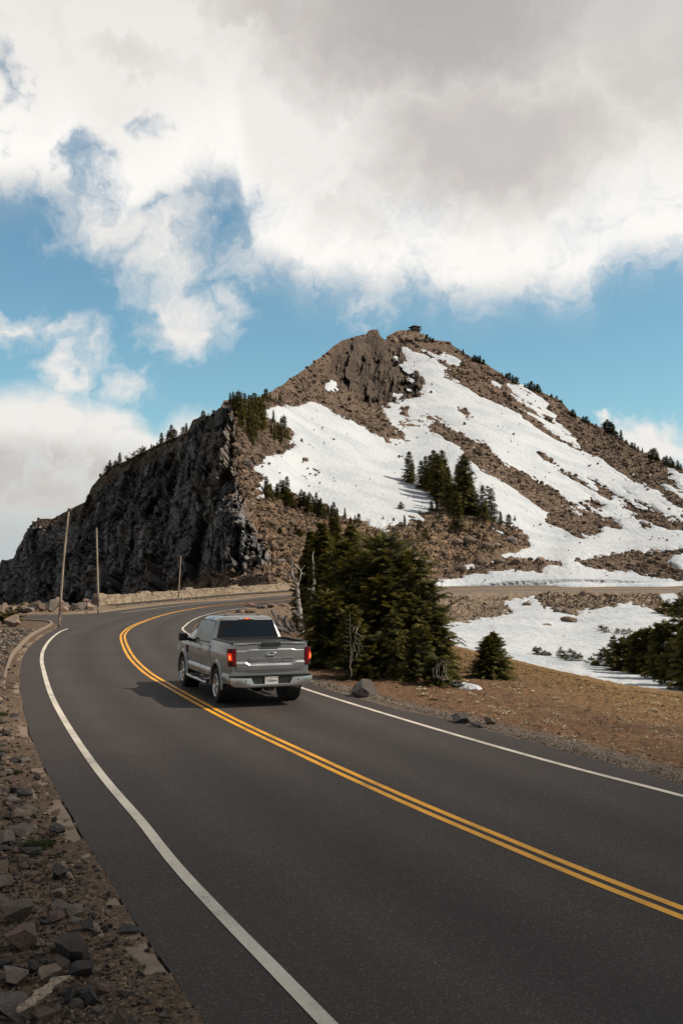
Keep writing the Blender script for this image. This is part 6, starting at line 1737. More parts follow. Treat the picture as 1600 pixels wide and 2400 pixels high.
# lookout cabin on the summit
P0 = on_mount(973, 777)
o = thing('lookout_cabin', 'small square fire lookout cabin with a broad hipped roof on the summit', 'cabin', (P0[0], P0[1] + 3.0, P0[2] + 0.9), R(28))
o.scale = (0.74, 0.74, 0.74)
m_stone = simple('cabin_stone', (0.16, 0.125, 0.10), 0.9, var=0.4, vscale=2.5, bump=0.6, bscale=6)
m_wood = simple('dark_timber', (0.075, 0.055, 0.043), 0.8, var=0.3, vscale=3)
m_roof = simple('roof_shingles', (0.095, 0.068, 0.055), 0.85, var=0.3, vscale=4, bump=0.5, bscale=14)
m_glass = simple('window_glass', (0.02, 0.025, 0.03), 0.1, spec=0.6)
mb = MB(); mb.box((-2.5, -2.5, -2.2), (2.5, 2.5, 0.9)); mb.build('foundation', m_stone, o, bevel=0.03)
mb = MB(); mb.box((-3.4, -3.4, 0.92), (3.4, 3.4, 1.06)); mb.build('deck', m_wood, o)
mb = MB(); mb.box((-2.2, -2.2, 1.07), (2.2, 2.2, 1.9))
for sx in (-1, 1):
    for sy in (-1, 1): mb.box((sx * 2.1 - 0.12, sy * 2.1 - 0.12, 1.91), (sx * 2.1 + 0.12, sy * 2.1 + 0.12, 3.0))
mb.build('wall', m_wood, o)
for (lo, hi) in (((-1.95, -2.16, 1.91), (1.95, -2.10, 2.98)), ((-1.95, 2.10, 1.91), (1.95, 2.16, 2.98)), ((-2.16, -1.95, 1.91), (-2.10, 1.95, 2.98)), ((2.10, -1.95, 1.91), (2.16, 1.95, 2.98))):
    mb = MB(); mb.box(lo, hi); w_ = mb.build('window', m_glass, o)
    f = MB()
    for k in range(1, 5):
        u = -1.95 + 3.9 * k / 5
        if hi[0] - lo[0] > 1: f.box((u - 0.04, lo[1] - 0.03, 1.92), (u + 0.04, hi[1] + 0.03, 2.97))
        else: f.box((lo[0] - 0.03, u - 0.04, 1.92), (hi[0] + 0.03, u + 0.04, 2.97))
    f.build('mullion', m_wood, w_)
mb = MB(); mb.add([(-3.6, -3.6, 3.02), (3.6, -3.6, 3.02), (3.6, 3.6, 3.02), (-3.6, 3.6, 3.02), (-3.6, -3.6, 3.18), (3.6, -3.6, 3.18), (3.6, 3.6, 3.18), (-3.6, 3.6, 3.18), (0, -0.6, 4.5), (0, 0.6, 4.5)],
             [(3, 2, 1, 0), (0, 1, 5, 4), (1, 2, 6, 5), (2, 3, 7, 6), (3, 0, 4, 7), (4, 5, 8), (5, 6, 9, 8), (6, 7, 9), (7, 4, 8, 9)])
rf = mb.build('roof', m_roof, o)
mb = MB(); mb.tube([(0.5, 0, 4.2), (0.5, 0, 5.9)], 0.10, 8); mb.build('flue', m_wood, rf, True)
mb = MB()
for sx in (-1, 1):
    for u in np.linspace(-3.3, 3.3, 9):
        mb.box((u - 0.05, sx * 3.32 - 0.05, 1.07), (u + 0.05, sx * 3.32 + 0.05, 2.0)); mb.box((sx * 3.32 - 0.05, u - 0.05, 1.07), (sx * 3.32 + 0.05, u + 0.05, 2.0)) if abs(u) < 3.2 else None
    mb.box((-3.4, sx * 3.32 - 0.07, 2.0), (3.4, sx * 3.32 + 0.07, 2.1)); mb.box((sx * 3.32 - 0.068, -3.24, 2.002), (sx * 3.32 + 0.068, 3.24, 2.102))
mb.build('railing', m_wood, o)

# ================================================================== THE PICKUP TRUCK (x right, y forward from the rear bumper, z up)
m_paint, t, b = material('silver_paint')
co = t.node('ShaderNodeTexCoord').outputs['Object']
fl = t.noise(co, 900.0, 2, 0.5); dst = t.noise(co, 2.2, 4, 0.6)
zc = t.sep(co)[2]
c = t.mix(t.ss(fl, 0.3, 0.7), (0.265, 0.265, 0.268), (0.375, 0.373, 0.37))
c = t.mix(t.math('MULTIPLY', t.ss(zc, 1.0, 0.45), t.ss(dst, 0.35, 0.75, 0.1, 0.45)), c, (0.17, 0.145, 0.12))
t.put(b.inputs['Base Color'], c)
b.inputs['Metallic'].default_value = 0.72
t.put(b.inputs['Roughness'], t.ss(dst, 0.3, 0.8, 0.30, 0.42))
b.inputs['Coat Weight'].default_value = 0.55
b.inputs['Coat Roughness'].default_value = 0.06
m_chrome = simple('chrome', (0.62, 0.62, 0.63), 0.13, metal=1.0)
m_satin = simple('satin_bumper', (0.50, 0.49, 0.48), 0.24, metal=0.9, var=0.12, vscale=3)
m_black = simple('black_plastic', (0.014, 0.014, 0.015), 0.5, var=0.2, vscale=6)
m_seam = simple('panel_gap', (0.006, 0.006, 0.007), 0.8)
m_rubber = simple('tyre_rubber', (0.016, 0.015, 0.015), 0.85, var=0.3, vscale=8, bump=0.3, bscale=30)
m_cover = simple('vinyl_cover', (0.022, 0.021, 0.021), 0.55, bump=0.25, bscale=120)
m_cglass = simple('tinted_glass', (0.006, 0.007, 0.008), 0.03, spec=0.30)
m_lens = simple('red_lens', (0.13, 0.006, 0.008), 0.12, coat=0.5)
m_lensd = simple('dark_red_lens', (0.045, 0.004, 0.006), 0.12, coat=0.5)
m_lit = simple('lit_brake_lamp', (0.6, 0.02, 0.01), 0.2, emit=(1.0, 0.035, 0.01), es=0.55)
m_hot = simple('lit_brake_bulb', (0.9, 0.2, 0.05), 0.2, emit=(1.0, 0.30, 0.06), es=1.2)
m_clear = simple('clear_lens', (0.55, 0.55, 0.55), 0.12, coat=0.5)
m_plate = simple('plate_white', (0.62, 0.60, 0.57), 0.5)
m_pblue = simple('plate_blue', (0.02, 0.035, 0.12), 0.5)
m_pred = simple('plate_red', (0.42, 0.05, 0.05), 0.5)
m_white_l = simple('white_lettering', (0.75, 0.75, 0.75), 0.35)

TR = thing('pickup_truck', 'silver crew cab pickup truck braking into the bend in the right lane', 'pickup truck', (-1.555, 22.485, 0.0), 0.365)
def evald(o):
    dg = bpy.context.evaluated_depsgraph_get()
    return bpy.data.meshes.new_from_object(o.evaluated_get(dg))
def cut(o, cutters):
    for c in cutters:
        md = o.modifiers.new('cut', 'BOOLEAN'); md.operation = 'DIFFERENCE'; md.object = c; md.solver = 'EXACT'
    bpy.context.view_layer.update()
    me = evald(o)
    o.modifiers.clear()
    old = o.data; o.data = me
    bpy.data.meshes.remove(old)
    for c in cutters:
        d = c.data; bpy.data.objects.remove(c); bpy.data.meshes.remove(d)
    return o
def shade(me, angle=32):
    bm = bmesh.new(); bm.from_mesh(me)
    bmesh.ops.remove_doubles(bm, verts=bm.verts, dist=0.0004)
    for f in bm.faces: f.smooth = True
    for e in bm.edges:
        e.smooth = not (len(e.link_faces) == 2 and e.calc_face_angle(0) > R(angle))
    bm.to_mesh(me); bm.free(); me.update()
# lower body
SIDE = [(0.80, 0.46), (0.90, 0.49), (0.945, 0.53), (0.972, 0.58), (0.975, 0.66), (0.962, 0.71), (0.938, 0.745), (0.940, 0.80), (0.950, 0.95), (0.953, 1.05), (0.950, 1.13), (0.938, 1.20)]
def station(y, w, top, shoulder, bot=0.46):
    k = w / 0.975
    pr = [(x * k, max(z, bot)) for x, z in SIDE]
    pr += [(0.924 * k, min(1.26, top - 0.03)), ((0.924 - shoulder * 0.35) * k, top - 0.022), ((0.924 - shoulder * 0.5) * k, top - 0.006), ((0.924 - shoulder) * k, top), (0.4 * k, top + 0.0)]
    return [(x, y, z) for x, z in pr] + [(-x, y, z) for x, z in reversed(pr)]
ST = [station(0.105, 0.905, 1.42, 0.07, 0.70), station(0.14, 0.935, 1.43, 0.07, 0.70), station(0.22, 0.957, 1.43, 0.07, 0.66), station(0.36, 0.972, 1.43, 0.07, 0.55)] + [station(y, 0.985, 1.43, 0.07) for y in (0.6, 0.9, 1.24, 1.6)] + [station(1.90, 0.978, 1.43, 0.07), station(1.925, 0.978, 1.43, 0.07),
      station(1.94, 0.974, 1.30, 0.04), station(2.4, 0.974, 1.295, 0.04), station(3.0, 0.974, 1.29, 0.04), station(3.7, 0.974, 1.285, 0.04), station(4.3, 0.978, 1.275, 0.05), station(4.65, 0.985, 1.265, 0.08), station(4.93, 0.985, 1.25, 0.12), station(5.4, 0.975, 1.20, 0.16), station(5.65, 0.93, 1.15, 0.18), station(5.80, 0.86, 1.06, 0.2, 0.50), station(5.86, 0.80, 0.98, 0.2, 0.55)]
n = len(ST[0])
mb = MB()
F = [(i * n + k, i * n + (k + 1) % n, (i + 1) * n + (k + 1) % n, (i + 1) * n + k) for i in range(len(ST) - 1) for k in range(n)]
F += [tuple(range(n))[::-1], tuple((len(ST) - 1) * n + k for k in range(n))]
mb.add(np.array(ST).reshape(-1, 3), F)
body = mb.build('body', m_paint, TR)
AX = (1.24, 4.93)
cts = []
for ay in AX:
    for sx in (-1, 1):
        c = MB(); c.lathe([(0.0, sx * 0.62), (0.475, sx * 0.62), (0.475, sx * 1.2), (0.0, sx * 1.2)], 'x', 48, Matrix.Translation((0, ay, 0.435)))
        cts.append(c.build('c', None))
c = MB(); c.box((-0.835, 0.17, 1.36), (0.835, 1.885, 1.6)); cts.append(c.build('c', None))
TR.location, _l = (0, 0, 0), tuple(TR.location); TR.rotation_euler = (0, 0, 0)
cut(body, cts); shade(body.data)
for me_ in (body.data,):
    me_.materials.clear(); me_.materials.append(m_paint)
# wheel housings
for ay in AX:
    for sx in (-1, 1):
        mb = MB(); mb.lathe([(0.0, sx * 0.60), (0.468, sx * 0.60), (0.468, sx * 0.90)], 'x', 40, Matrix.Translation((0, ay, 0.437)))
        mb.build('wheel_arch_liner', m_black, TR, True)
    for sx in (-1, 1):
        mb = MB(); V = []; F = []; k = 26
        for i in range(k + 1):
            a = R(-8 + 196 * i / k)
            for (r_, x) in ((0.470, 0.930), (0.472, 0.992), (0.500, 1.006), (0.545, 0.998), (0.566, 0.955)):
                V.append((sx * x, ay + r_ * math.cos(a), 0.435 + r_ * math.sin(a)))
        for i in range(k):
            for j in range(4): F.append((i * 5 + j, i * 5 + j + 1, (i + 1) * 5 + j + 1, (i + 1) * 5 + j))
        mb.add(V, F); mb.build('fender_flare', m_paint, TR, True, angle=50)
# greenhouse
LV = [(1.26, 4.82, 1.955, 0.930), (1.34, 4.66, 1.975, 0.910), (1.50, 4.36, 2.03, 0.850), (1.70, 4.00, 2.10, 0.768), (1.83, 3.78, 2.145, 0.715), (1.885, 3.66, 2.185, 0.682), (1.925, 3.52, 2.27, 0.635), (1.948, 3.30, 2.42, 0.55), (1.956, 3.0, 2.65, 0.36)]
def hw(z): return np.interp(z, [l[0] for l in LV], [l[3] for l in LV])
def ry(z): return np.interp(z, [l[0] for l in LV], [l[2] for l in LV])
def fy_(z): return np.interp(z, [l[0] for l in LV], [l[1] for l in LV])
def ring(z, f, r, w, c=0.10):
    pts_ = []
    bow = 0.10
    for (sx, yy_, s2) in ((1, r, 0), (1, f, 1), (-1, f, 1), (-1, r, 0)):
        pass
    out = [(w, r + c), (w, (r + f) / 2), (w, f - c * 1.6), (w - c * 0.3, f - c * 0.5), (w - c, f), (w * 0.5, f + bow), (0, f + bow * 1.25), (-w * 0.5, f + bow), (-w + c, f), (-w + c * 0.3, f - c * 0.5), (-w, f - c * 1.6), (-w, (r + f) / 2), (-w, r + c), (-w + c * 0.3, r + c * 0.3), (-w + c, r), (-w * 0.5, r - 0.015), (0, r - 0.02), (w * 0.5, r - 0.015), (w - c, r), (w - c * 0.3, r + c * 0.3)]
    return [(x, y, z) for x, y in out]
mb = MB(); RG = [ring(z, f, r, w, 0.10 if z < 1.9 else 0.14) for z, f, r, w in LV]; n = len(RG[0])
F = [(i * n + k, i * n + (k + 1) % n, (i + 1) * n + (k + 1) % n, (i + 1) * n + k) for i in range(len(RG) - 1) for k in range(n)] + [tuple((len(RG) - 1) * n + k for k in range(n))]
mb.add(np.array(RG).reshape(-1, 3), F)
mb.build('cab', m_paint, TR, True, angle=38)
def side_glass(sx, poly, name='side_window', off=0.006, mat=None):
    mb = MB(); mb.add([(sx * (hw(z) + off), y, z) for y, z in poly], [tuple(range(len(poly)))])
    return mb.build(name, mat or m_cglass, TR)
for sx in (-1, 1):
    # black surround first, glass proud of it
    side_glass(sx, [(2.13, 1.315), (3.56, 1.31), (3.64, 1.235), (4.34, 1.225), (4.42, 1.28), (4.16, 1.56), (3.86, 1.835), (2.98, 1.85), (2.26, 1.835)][::sx], 'window_trim', 0.004, m_black)
    side_glass(sx, [(3.02, 1.345), (3.60, 1.345), (3.67, 1.275), (4.26, 1.265), (3.80, 1.808), (3.03, 1.825)][::sx])
    side_glass(sx, [(2.20, 1.35), (2.92, 1.345), (2.93, 1.825), (2.30, 1.808)][::sx])
    mb = MB(); mb.add([(sx * (hw(z) + 0.009), y, z) for y, z in [(2.935, 1.33), (2.99, 1.33), (3.0, 1.838), (2.945, 1.838)][::sx]], [(0, 1, 2, 3)]); mb.build('pillar', m_paint, TR)
# rear window
ZR = (1.36, 1.845)
def rw(x, z, off): return (x, ry(z) - 0.016 * (1 - (x / 0.8) ** 2) - off, z)
mb = MB(); V = []; F = []
for i, z in enumerate(np.linspace(*ZR, 6)):
    w_ = np.interp(z, ZR, (0.80, 0.655))
    for x in np.linspace(-w_, w_, 13): V.append(rw(x, z, 0.010))
F = [tuple(int(q) for q in f) for f in gridfaces(6, 13)]
mb.add(V, F); rwin = mb.build('rear_window', m_cglass, TR, True)
mb = MB()
for x0, z0, x1, z1 in ((-0.66, 1.856, 0.66, 1.856),):
    mb.tube([rw(x, 1.852, 0.010) for x in np.linspace(-0.66, 0.66, 9)], 0.008, 6)
mb.build('window_seal', m_black, rwin, True)
# windscreen
mb = MB(); V = []
for z in np.linspace(1.30, 1.85, 5):
    w_ = hw(z) - 0.10
    for x in np.linspace(-w_, w_, 9): V.append((x, fy_(z) + 0.115 * (1 - (x / 0.95) ** 2) + 0.012, z))
mb.add(V, [tuple(int(q) for q in f) for f in gridfaces(5, 9)]); mb.build('windscreen', m_cglass, TR, True)
# bed cover and rails
mb = MB(); mb.box((-0.83, 0.175, 1.362), (0.83, 1.88, 1.398)); cv = mb.build('bed_cover', m_cover, TR, bevel=0.008)
mb = MB()
for y in (0.62, 1.05, 1.47): mb.box((-0.82, y - 0.018, 1.399), (0.82, y + 0.018, 1.408))
mb.build('cover_bow', m_cover, cv, bevel=0.004)
for sx in (-1, 1):
    mb = MB(); mb.prism([(sx * 0.915, 1.418), (sx * 0.905, 1.446), (sx * 0.885, 1.456), (sx * 0.835, 1.450), (sx * 0.828, 1.37)], 'y', 0.16, 1.90); mb.build('bed_rail', m_black, TR, bevel=0.006)
mb = MB(); mb.box((-0.83, 1.84, 1.37), (0.83, 1.90, 1.452)); mb.build('bed_front_cap', m_black, TR, bevel=0.006)
# tailgate: one pressed panel
NX, NZ = 181, 110
xs = np.linspace(-0.797, 0.797, NX); zs = np.linspace(0.835, 1.432, NZ)
XX, ZZ = np.meshgrid(xs, zs)
k = sstep(np.abs(XX), 0.47, 0.60)
zz = ZZ + (0.022 * k) * sstep(ZZ, 1.10, 1.2) - 0.050 * k * sstep(ZZ, 1.10, 1.02)
d = np.interp(zz, [0.80, 0.84, 0.925, 0.935, 0.962, 0.985, 1.27, 1.275, 1.312, 1.322, 1.392, 1.405, 1.425, 1.46], [0.045, 0.052, 0.056, 0.054, 0.030, 0.026, 0.034, 0.032, 0.004, 0.0, 0.006, 0.034, 0.036, 0.028])
d = smooth(smooth(d, 1).T, 1).T
V = np.stack([XX, 0.118 - d + 0.012 * (XX / 0.8) ** 2, ZZ], -1)
rim = V.copy(); 
V2 = np.concatenate([V, (V[-1:] + [0, 0.07, -0.002])], 0)
F = gridfaces(NZ + 1, NX)
me = mesh_np('tailgate', V2.reshape(-1, 3), F, m_paint, True)
tg = link('tailgate', me, TR)
mb = MB(); mb.prism([(-0.215, 1.345), (0.215, 1.345), (0.225, 1.36), (0.225, 1.425), (0.205, 1.446), (-0.205, 1.446), (-0.225, 1.425), (-0.225, 1.36)], 'y', 0.062, 0.13); mb.build('handle', m_black, tg, bevel=0.008)
def text(name, body_, size, mat, parent, loc, sx=1.0, shear=0.0, depth=0.004, bevel=0.0, bold=0.0):
    cu = bpy.data.curves.new(name, 'FONT')
    cu.body = body_; cu.size = size; cu.align_x = 'CENTER'; cu.align_y = 'CENTER'; cu.extrude = depth; cu.shear = shear; cu.bevel_depth = bevel; cu.offset = bold
    o = bpy.data.objects.new(name, cu); COL.objects.link(o)
    bpy.context.view_layer.update()
    me = evald(o); bpy.data.objects.remove(o); bpy.data.curves.remove(cu)
    co_ = np.empty(len(me.vertices) * 3, np.float32); me.vertices.foreach_get('co', co_); co_ = co_.reshape(-1, 3)
    c = (co_.max(0) + co_.min(0)) / 2
    V = np.c_[(co_[:, 0] - c[0]) * sx, -co_[:, 2], co_[:, 1] - c[1]]
    me.vertices.foreach_set('co', V.astype(np.float32).ravel()); me.update()
    me.materials.clear(); me.materials.append(mat)
    return link(name, me, parent, loc)
# pressed model lettering, wide strokes, same paint: thin ridges that catch the light
LT = MB()
def stroke(x0, z0, x1, z1): LT.box((min(x0, x1), 0.0, min(z0, z1)), (max(x0, x1), 0.02, max(z0, z1)))
h_, s_ = 0.095, 0.026
def glyph(ch, x, w):
    z0, z1, zm = 0.0, h_, h_ / 2
    e = 0.0006
    if ch == 'F': stroke(x, z0, x + s_, z1); stroke(x + s_ + e, z1 - s_, x + w, z1); stroke(x + s_ + e, zm - s_ / 2 - 0.004, x + w * 0.9, zm + s_ / 2 - 0.004)
    if ch == '-': stroke(x, zm - s_ / 2, x + w, zm + s_ / 2)
    if ch == '1': stroke(x + w - s_, z0, x + w, z1); stroke(x, z1 - s_, x + w - s_ - e, z1)
    if ch == '5': stroke(x, z1 - s_, x + w, z1); stroke(x, zm - s_ / 2 + 0.004, x + s_, z1 - s_ - e); stroke(x + s_ + e, zm - s_ / 2 + 0.004, x + w, zm + s_ / 2 + 0.004); stroke(x + w - s_, s_ + e, x + w, zm - s_ / 2 + 0.004 - e); stroke(x, z0, x + w, s_)
    if ch == '0': stroke(x, z0, x + s_, z1); stroke(x + w - s_, z0, x + w, z1); stroke(x + s_ + e, z1 - s_, x + w - s_ - e, z1); stroke(x + s_ + e, z0, x + w - s_ - e, s_)
x = -0.505
for ch, w in (('F', 0.29), ('-', 0.07), ('1', 0.075), ('5', 0.235), ('0', 0.235)):
    glyph(ch, x, w); x += w + 0.028
LT.build('lettering', m_paint, tg, bevel=0.006, loc=(0, 0.079, 1.005))
# oval badge
mb = MB(); n = 40
def oval(a, b__, y): return [(a * math.cos(2 * math.pi * i / n), y, b__ * math.sin(2 * math.pi * i / n)) for i in range(n)]
def ovalmesh(rings, cap):
    mb = MB(); V = sum(rings, []); F = [(i * n + k, i * n + (k + 1) % n, (i + 1) * n + (k + 1) % n, (i + 1) * n + k) for i in range(len(rings) - 1) for k in range(n)]
    if cap: F.append(tuple((len(rings) - 1) * n + k for k in range(n)))
    mb.add(V, F); return mb
em = ovalmesh([oval(0.142, 0.062, 0.03), oval(0.146, 0.065, 0.004), oval(0.140, 0.060, -0.004), oval(0.118, 0.046, -0.004), oval(0.114, 0.043, 0.002)], True).build('emblem', m_chrome, tg, True, loc=(0.0, 0.082, 1.172), angle=60)
ovalmesh([oval(0.117, 0.0455, 0.0), oval(0.112, 0.042, -0.006)], True).build('badge_field', m_black, em)
text('lettering', 'Ford', 0.075, m_white_l, em, (0.0, -0.0085, 0.0), 1.25, 0.35, 0.002, 0.0, 0.0006)
# tail lamps
for sx in (-1, 1):
    def corner(u, z):
        ztop = 1.315
        yend = 0.30 - 0.10 * np.interp(z, [0.92, 1.25], [1, 0])
        P = np.array([(0.803, 0.098), (0.86, 0.100), (0.905, 0.112), (0.940, 0.14), (0.955, 0.19), (0.963, yend)])
        s = np.r_[0, np.cumsum(np.linalg.norm(np.diff(P, axis=0), axis=1))]; s /= s[-1]
        off = 0.008 + 0.012 * math.sin(math.pi * min(max(u, 0), 1))
        x = np.interp(u, s, P[:, 0]); y = np.interp(u, s, P[:, 1])
        nx, ny = np.interp(u, [0.2, 0.75], [0.0, 1.0]), np.interp(u, [0.2, 0.75], [-1.0, 0.0])
        l = math.hypot(nx, ny)
        return (sx * (x + off * nx / l), y + off * ny / l, z)
    def lamp(name, u0, u1, z0, z1, mat, parent, push=0.0, nu=14, nz=12):
        V = []
        for z in np.linspace(z0, z1, nz):
            for u in np.linspace(u0, u1, nu):
                p = corner(u, z); a = np.array([sx * math.sin(u * 1.5), -math.cos(u * 1.5), 0])
                V.append(np.array(p) + push * a)
        mb = MB(); mb.add(V, [tuple(int(q) for q in f) for f in gridfaces(nz, nu)])
        return mb.build(name, mat, parent, True)
    tl = lamp('tail_lamp', 0.0, 1.0, 0.925, 1.315, m_lensd, TR)
    lamp('lamp_bezel', 0.02, 0.98, 1.245, 1.305, m_lens, tl, 0.003)
    lamp('lamp_bezel', 0.02, 0.30, 0.95, 1.24, m_lens, tl, 0.003)
    lamp('brake_element', 0.32, 0.66, 1.045, 1.215, m_lit, tl, 0.004)
    lamp('brake_bulb', 0.43, 0.55, 1.075, 1.165, m_hot, tl, 0.0065)
# bumper
mb = MB()
mb.prism([(-0.955, 0.685), (-0.70, 0.668), (-0.475, 0.662), (-0.405, 0.525), (0.42, 0.525), (0.49, 0.662), (0.71, 0.668), (0.955, 0.685), (0.958, 0.54), (0.87, 0.475), (0.60, 0.455), (-0.60, 0.455), (-0.87, 0.475), (-0.958, 0.54)], 'y', 0.0, 0.16)
for sx in (-1, 1):
    mb.prism([(0.162, 0.685), (0.60, 0.675), (0.70, 0.60), (0.66, 0.505), (0.162, 0.53)], 'x', sx * 0.885, sx * 0.972)
bp = mb.build('bumper', m_satin, TR, bevel=0.018, sm=True, angle=30)
mb = MB(); mb.box((-0.52, 0.055, 0.50), (0.53, 0.16, 0.72)); mb.build('licence_recess', m_black, bp, bevel=0.01)
mb = MB(); mb.box((-0.94, 0.03, 0.692), (0.94, 0.20, 0.722)); mb.build('step_pad', m_black, bp, bevel=0.008)
for x in (-0.76, -0.60, 0.62, 0.80):
    mb = MB(); mb.lathe([(0.0, -0.004), (0.016, -0.004), (0.018, 0.004)], 'y', 16, Matrix.Translation((x, -0.001, 0.60))); mb.build('parking_sensor', m_seam if abs(x) < 0.7 else m_chrome, bp)
pl = MB().box((-0.1525, 0.028, 0.524), (0.1525, 0.036, 0.676)).build('licence_plate', m_plate, TR, bevel=0.003)
text('plate_number', '71006A4', 0.088, m_pblue, pl, (0.0, 0.026, 0.592), 0.80, 0, 0.001, 0, 0.0006)
text('plate_state', 'California', 0.036, m_pred, pl, (0.0, 0.026, 0.658), 1.0, 0.3, 0.001)
for x in (-0.115, 0.115):
    MB().box((x - 0.022, 0.0262, 0.650), (x + 0.022, 0.0275, 0.668)).build('plate_sticker', m_pblue, pl)
mb = MB(); mb.box((-0.06, 0.10, 0.36), (0.06, 0.40, 0.44)); mb.box((-0.11, 0.14, 0.365), (-0.063, 0.30, 0.43)); mb.box((0.063, 0.14, 0.365), (0.11, 0.30, 0.43)); mb.build('hitch', m_black, TR, bevel=0.006)
mb = MB(); mb.tube([(0.45, 0.75, 0.44), (0.52, 0.45, 0.43), (0.62, 0.28, 0.425), (0.735, 0.17, 0.42)], [0.036, 0.036, 0.040, 0.042], 14, False); mb.build('exhaust', m_satin, TR, True)
mb = MB(); mb.box((-0.60, 0.35, 0.40), (0.60, 5.5, 0.60)); mb.tube([(-0.75, 1.24, 0.40), (0.75, 1.24, 0.40)], 0.055, 10); mb.tube([(0, 1.10, 0.38), (0, 1.16, 0.38), (0, 1.30, 0.38), (0, 1.40, 0.38)], [0.06, 0.16, 0.16, 0.06], 12)
mb.lathe([(0.12, 0.36), (0.33, 0.34), (0.37, 0.42), (0.33, 0.52)], 'z', 28, Matrix.Translation((0, 2.1, 0)))
mb.build('underbody', m_black, TR)
# wheels
def wheel(sx, ay):
    w = link('wheel', None, TR, (sx * 0.855, ay, 0.405))
    mb = MB(); mb.lathe([(0.235, sx * -0.13), (0.33, sx * -0.135), (0.385, sx * -0.125), (0.402, sx * -0.10), (0.405, 0.0), (0.402, sx * 0.10), (0.385, sx * 0.125), (0.33, sx * 0.138), (0.262, sx * 0.128), (0.240, sx * 0.115)], 'x', 56)
    for q in range(40):
        a = 2 * math.pi * q / 40
        M = Matrix.Rotation(a, 4, 'X')
        mb.box((-0.10 if q % 2 else 0.02, -0.018, 0.398), (-0.02 if q % 2 else 0.10, 0.018, 0.410), M)
    mb.build('tyre', m_rubber, w, True)
    mb = MB(); mb.lathe([(0.262, sx * 0.126), (0.252, sx * 0.136), (0.238, sx * 0.128), (0.226, sx * 0.10), (0.222, sx * -0.05)], 'x', 56)
    rim_ = mb.build('rim', m_chrome, w, True)
    mb = MB(); mb.lathe([(0.0, sx * 0.03), (0.224, sx * 0.02)], 'x', 32); mb.build('brake_disc', m_black, rim_)
    mb = MB()
    for q in range(6):
        M = Matrix.Rotation(2 * math.pi * q / 6, 4, 'X')
        V = [(sx * 0.105, -0.040, 0.05), (sx * 0.105, 0.040, 0.05), (sx * 0.122, -0.052, 0.232), (sx * 0.122, 0.052, 0.232), (sx * 0.06, -0.040, 0.05), (sx * 0.06, 0.040, 0.05), (sx * 0.085, -0.052, 0.232), (sx * 0.085, 0.052, 0.232)]
        mb.add([M @ Vector(p) for p in V], [(0, 1, 3, 2), (4, 6, 7, 5), (0, 2, 6, 4), (1, 5, 7, 3), (0, 4, 5, 1), (2, 3, 7, 6)])
    mb.build('spoke', m_chrome, rim_, bevel=0.010, sm=True)
    mb = MB(); mb.lathe([(0.0, sx * 0.125), (0.045, sx * 0.122), (0.062, sx * 0.105), (0.065, sx * 0.05)], 'x', 24); mb.build('hub_cap', m_chrome, rim_, True)
for sx in (-1, 1):
    for ay in AX: wheel(sx, ay)
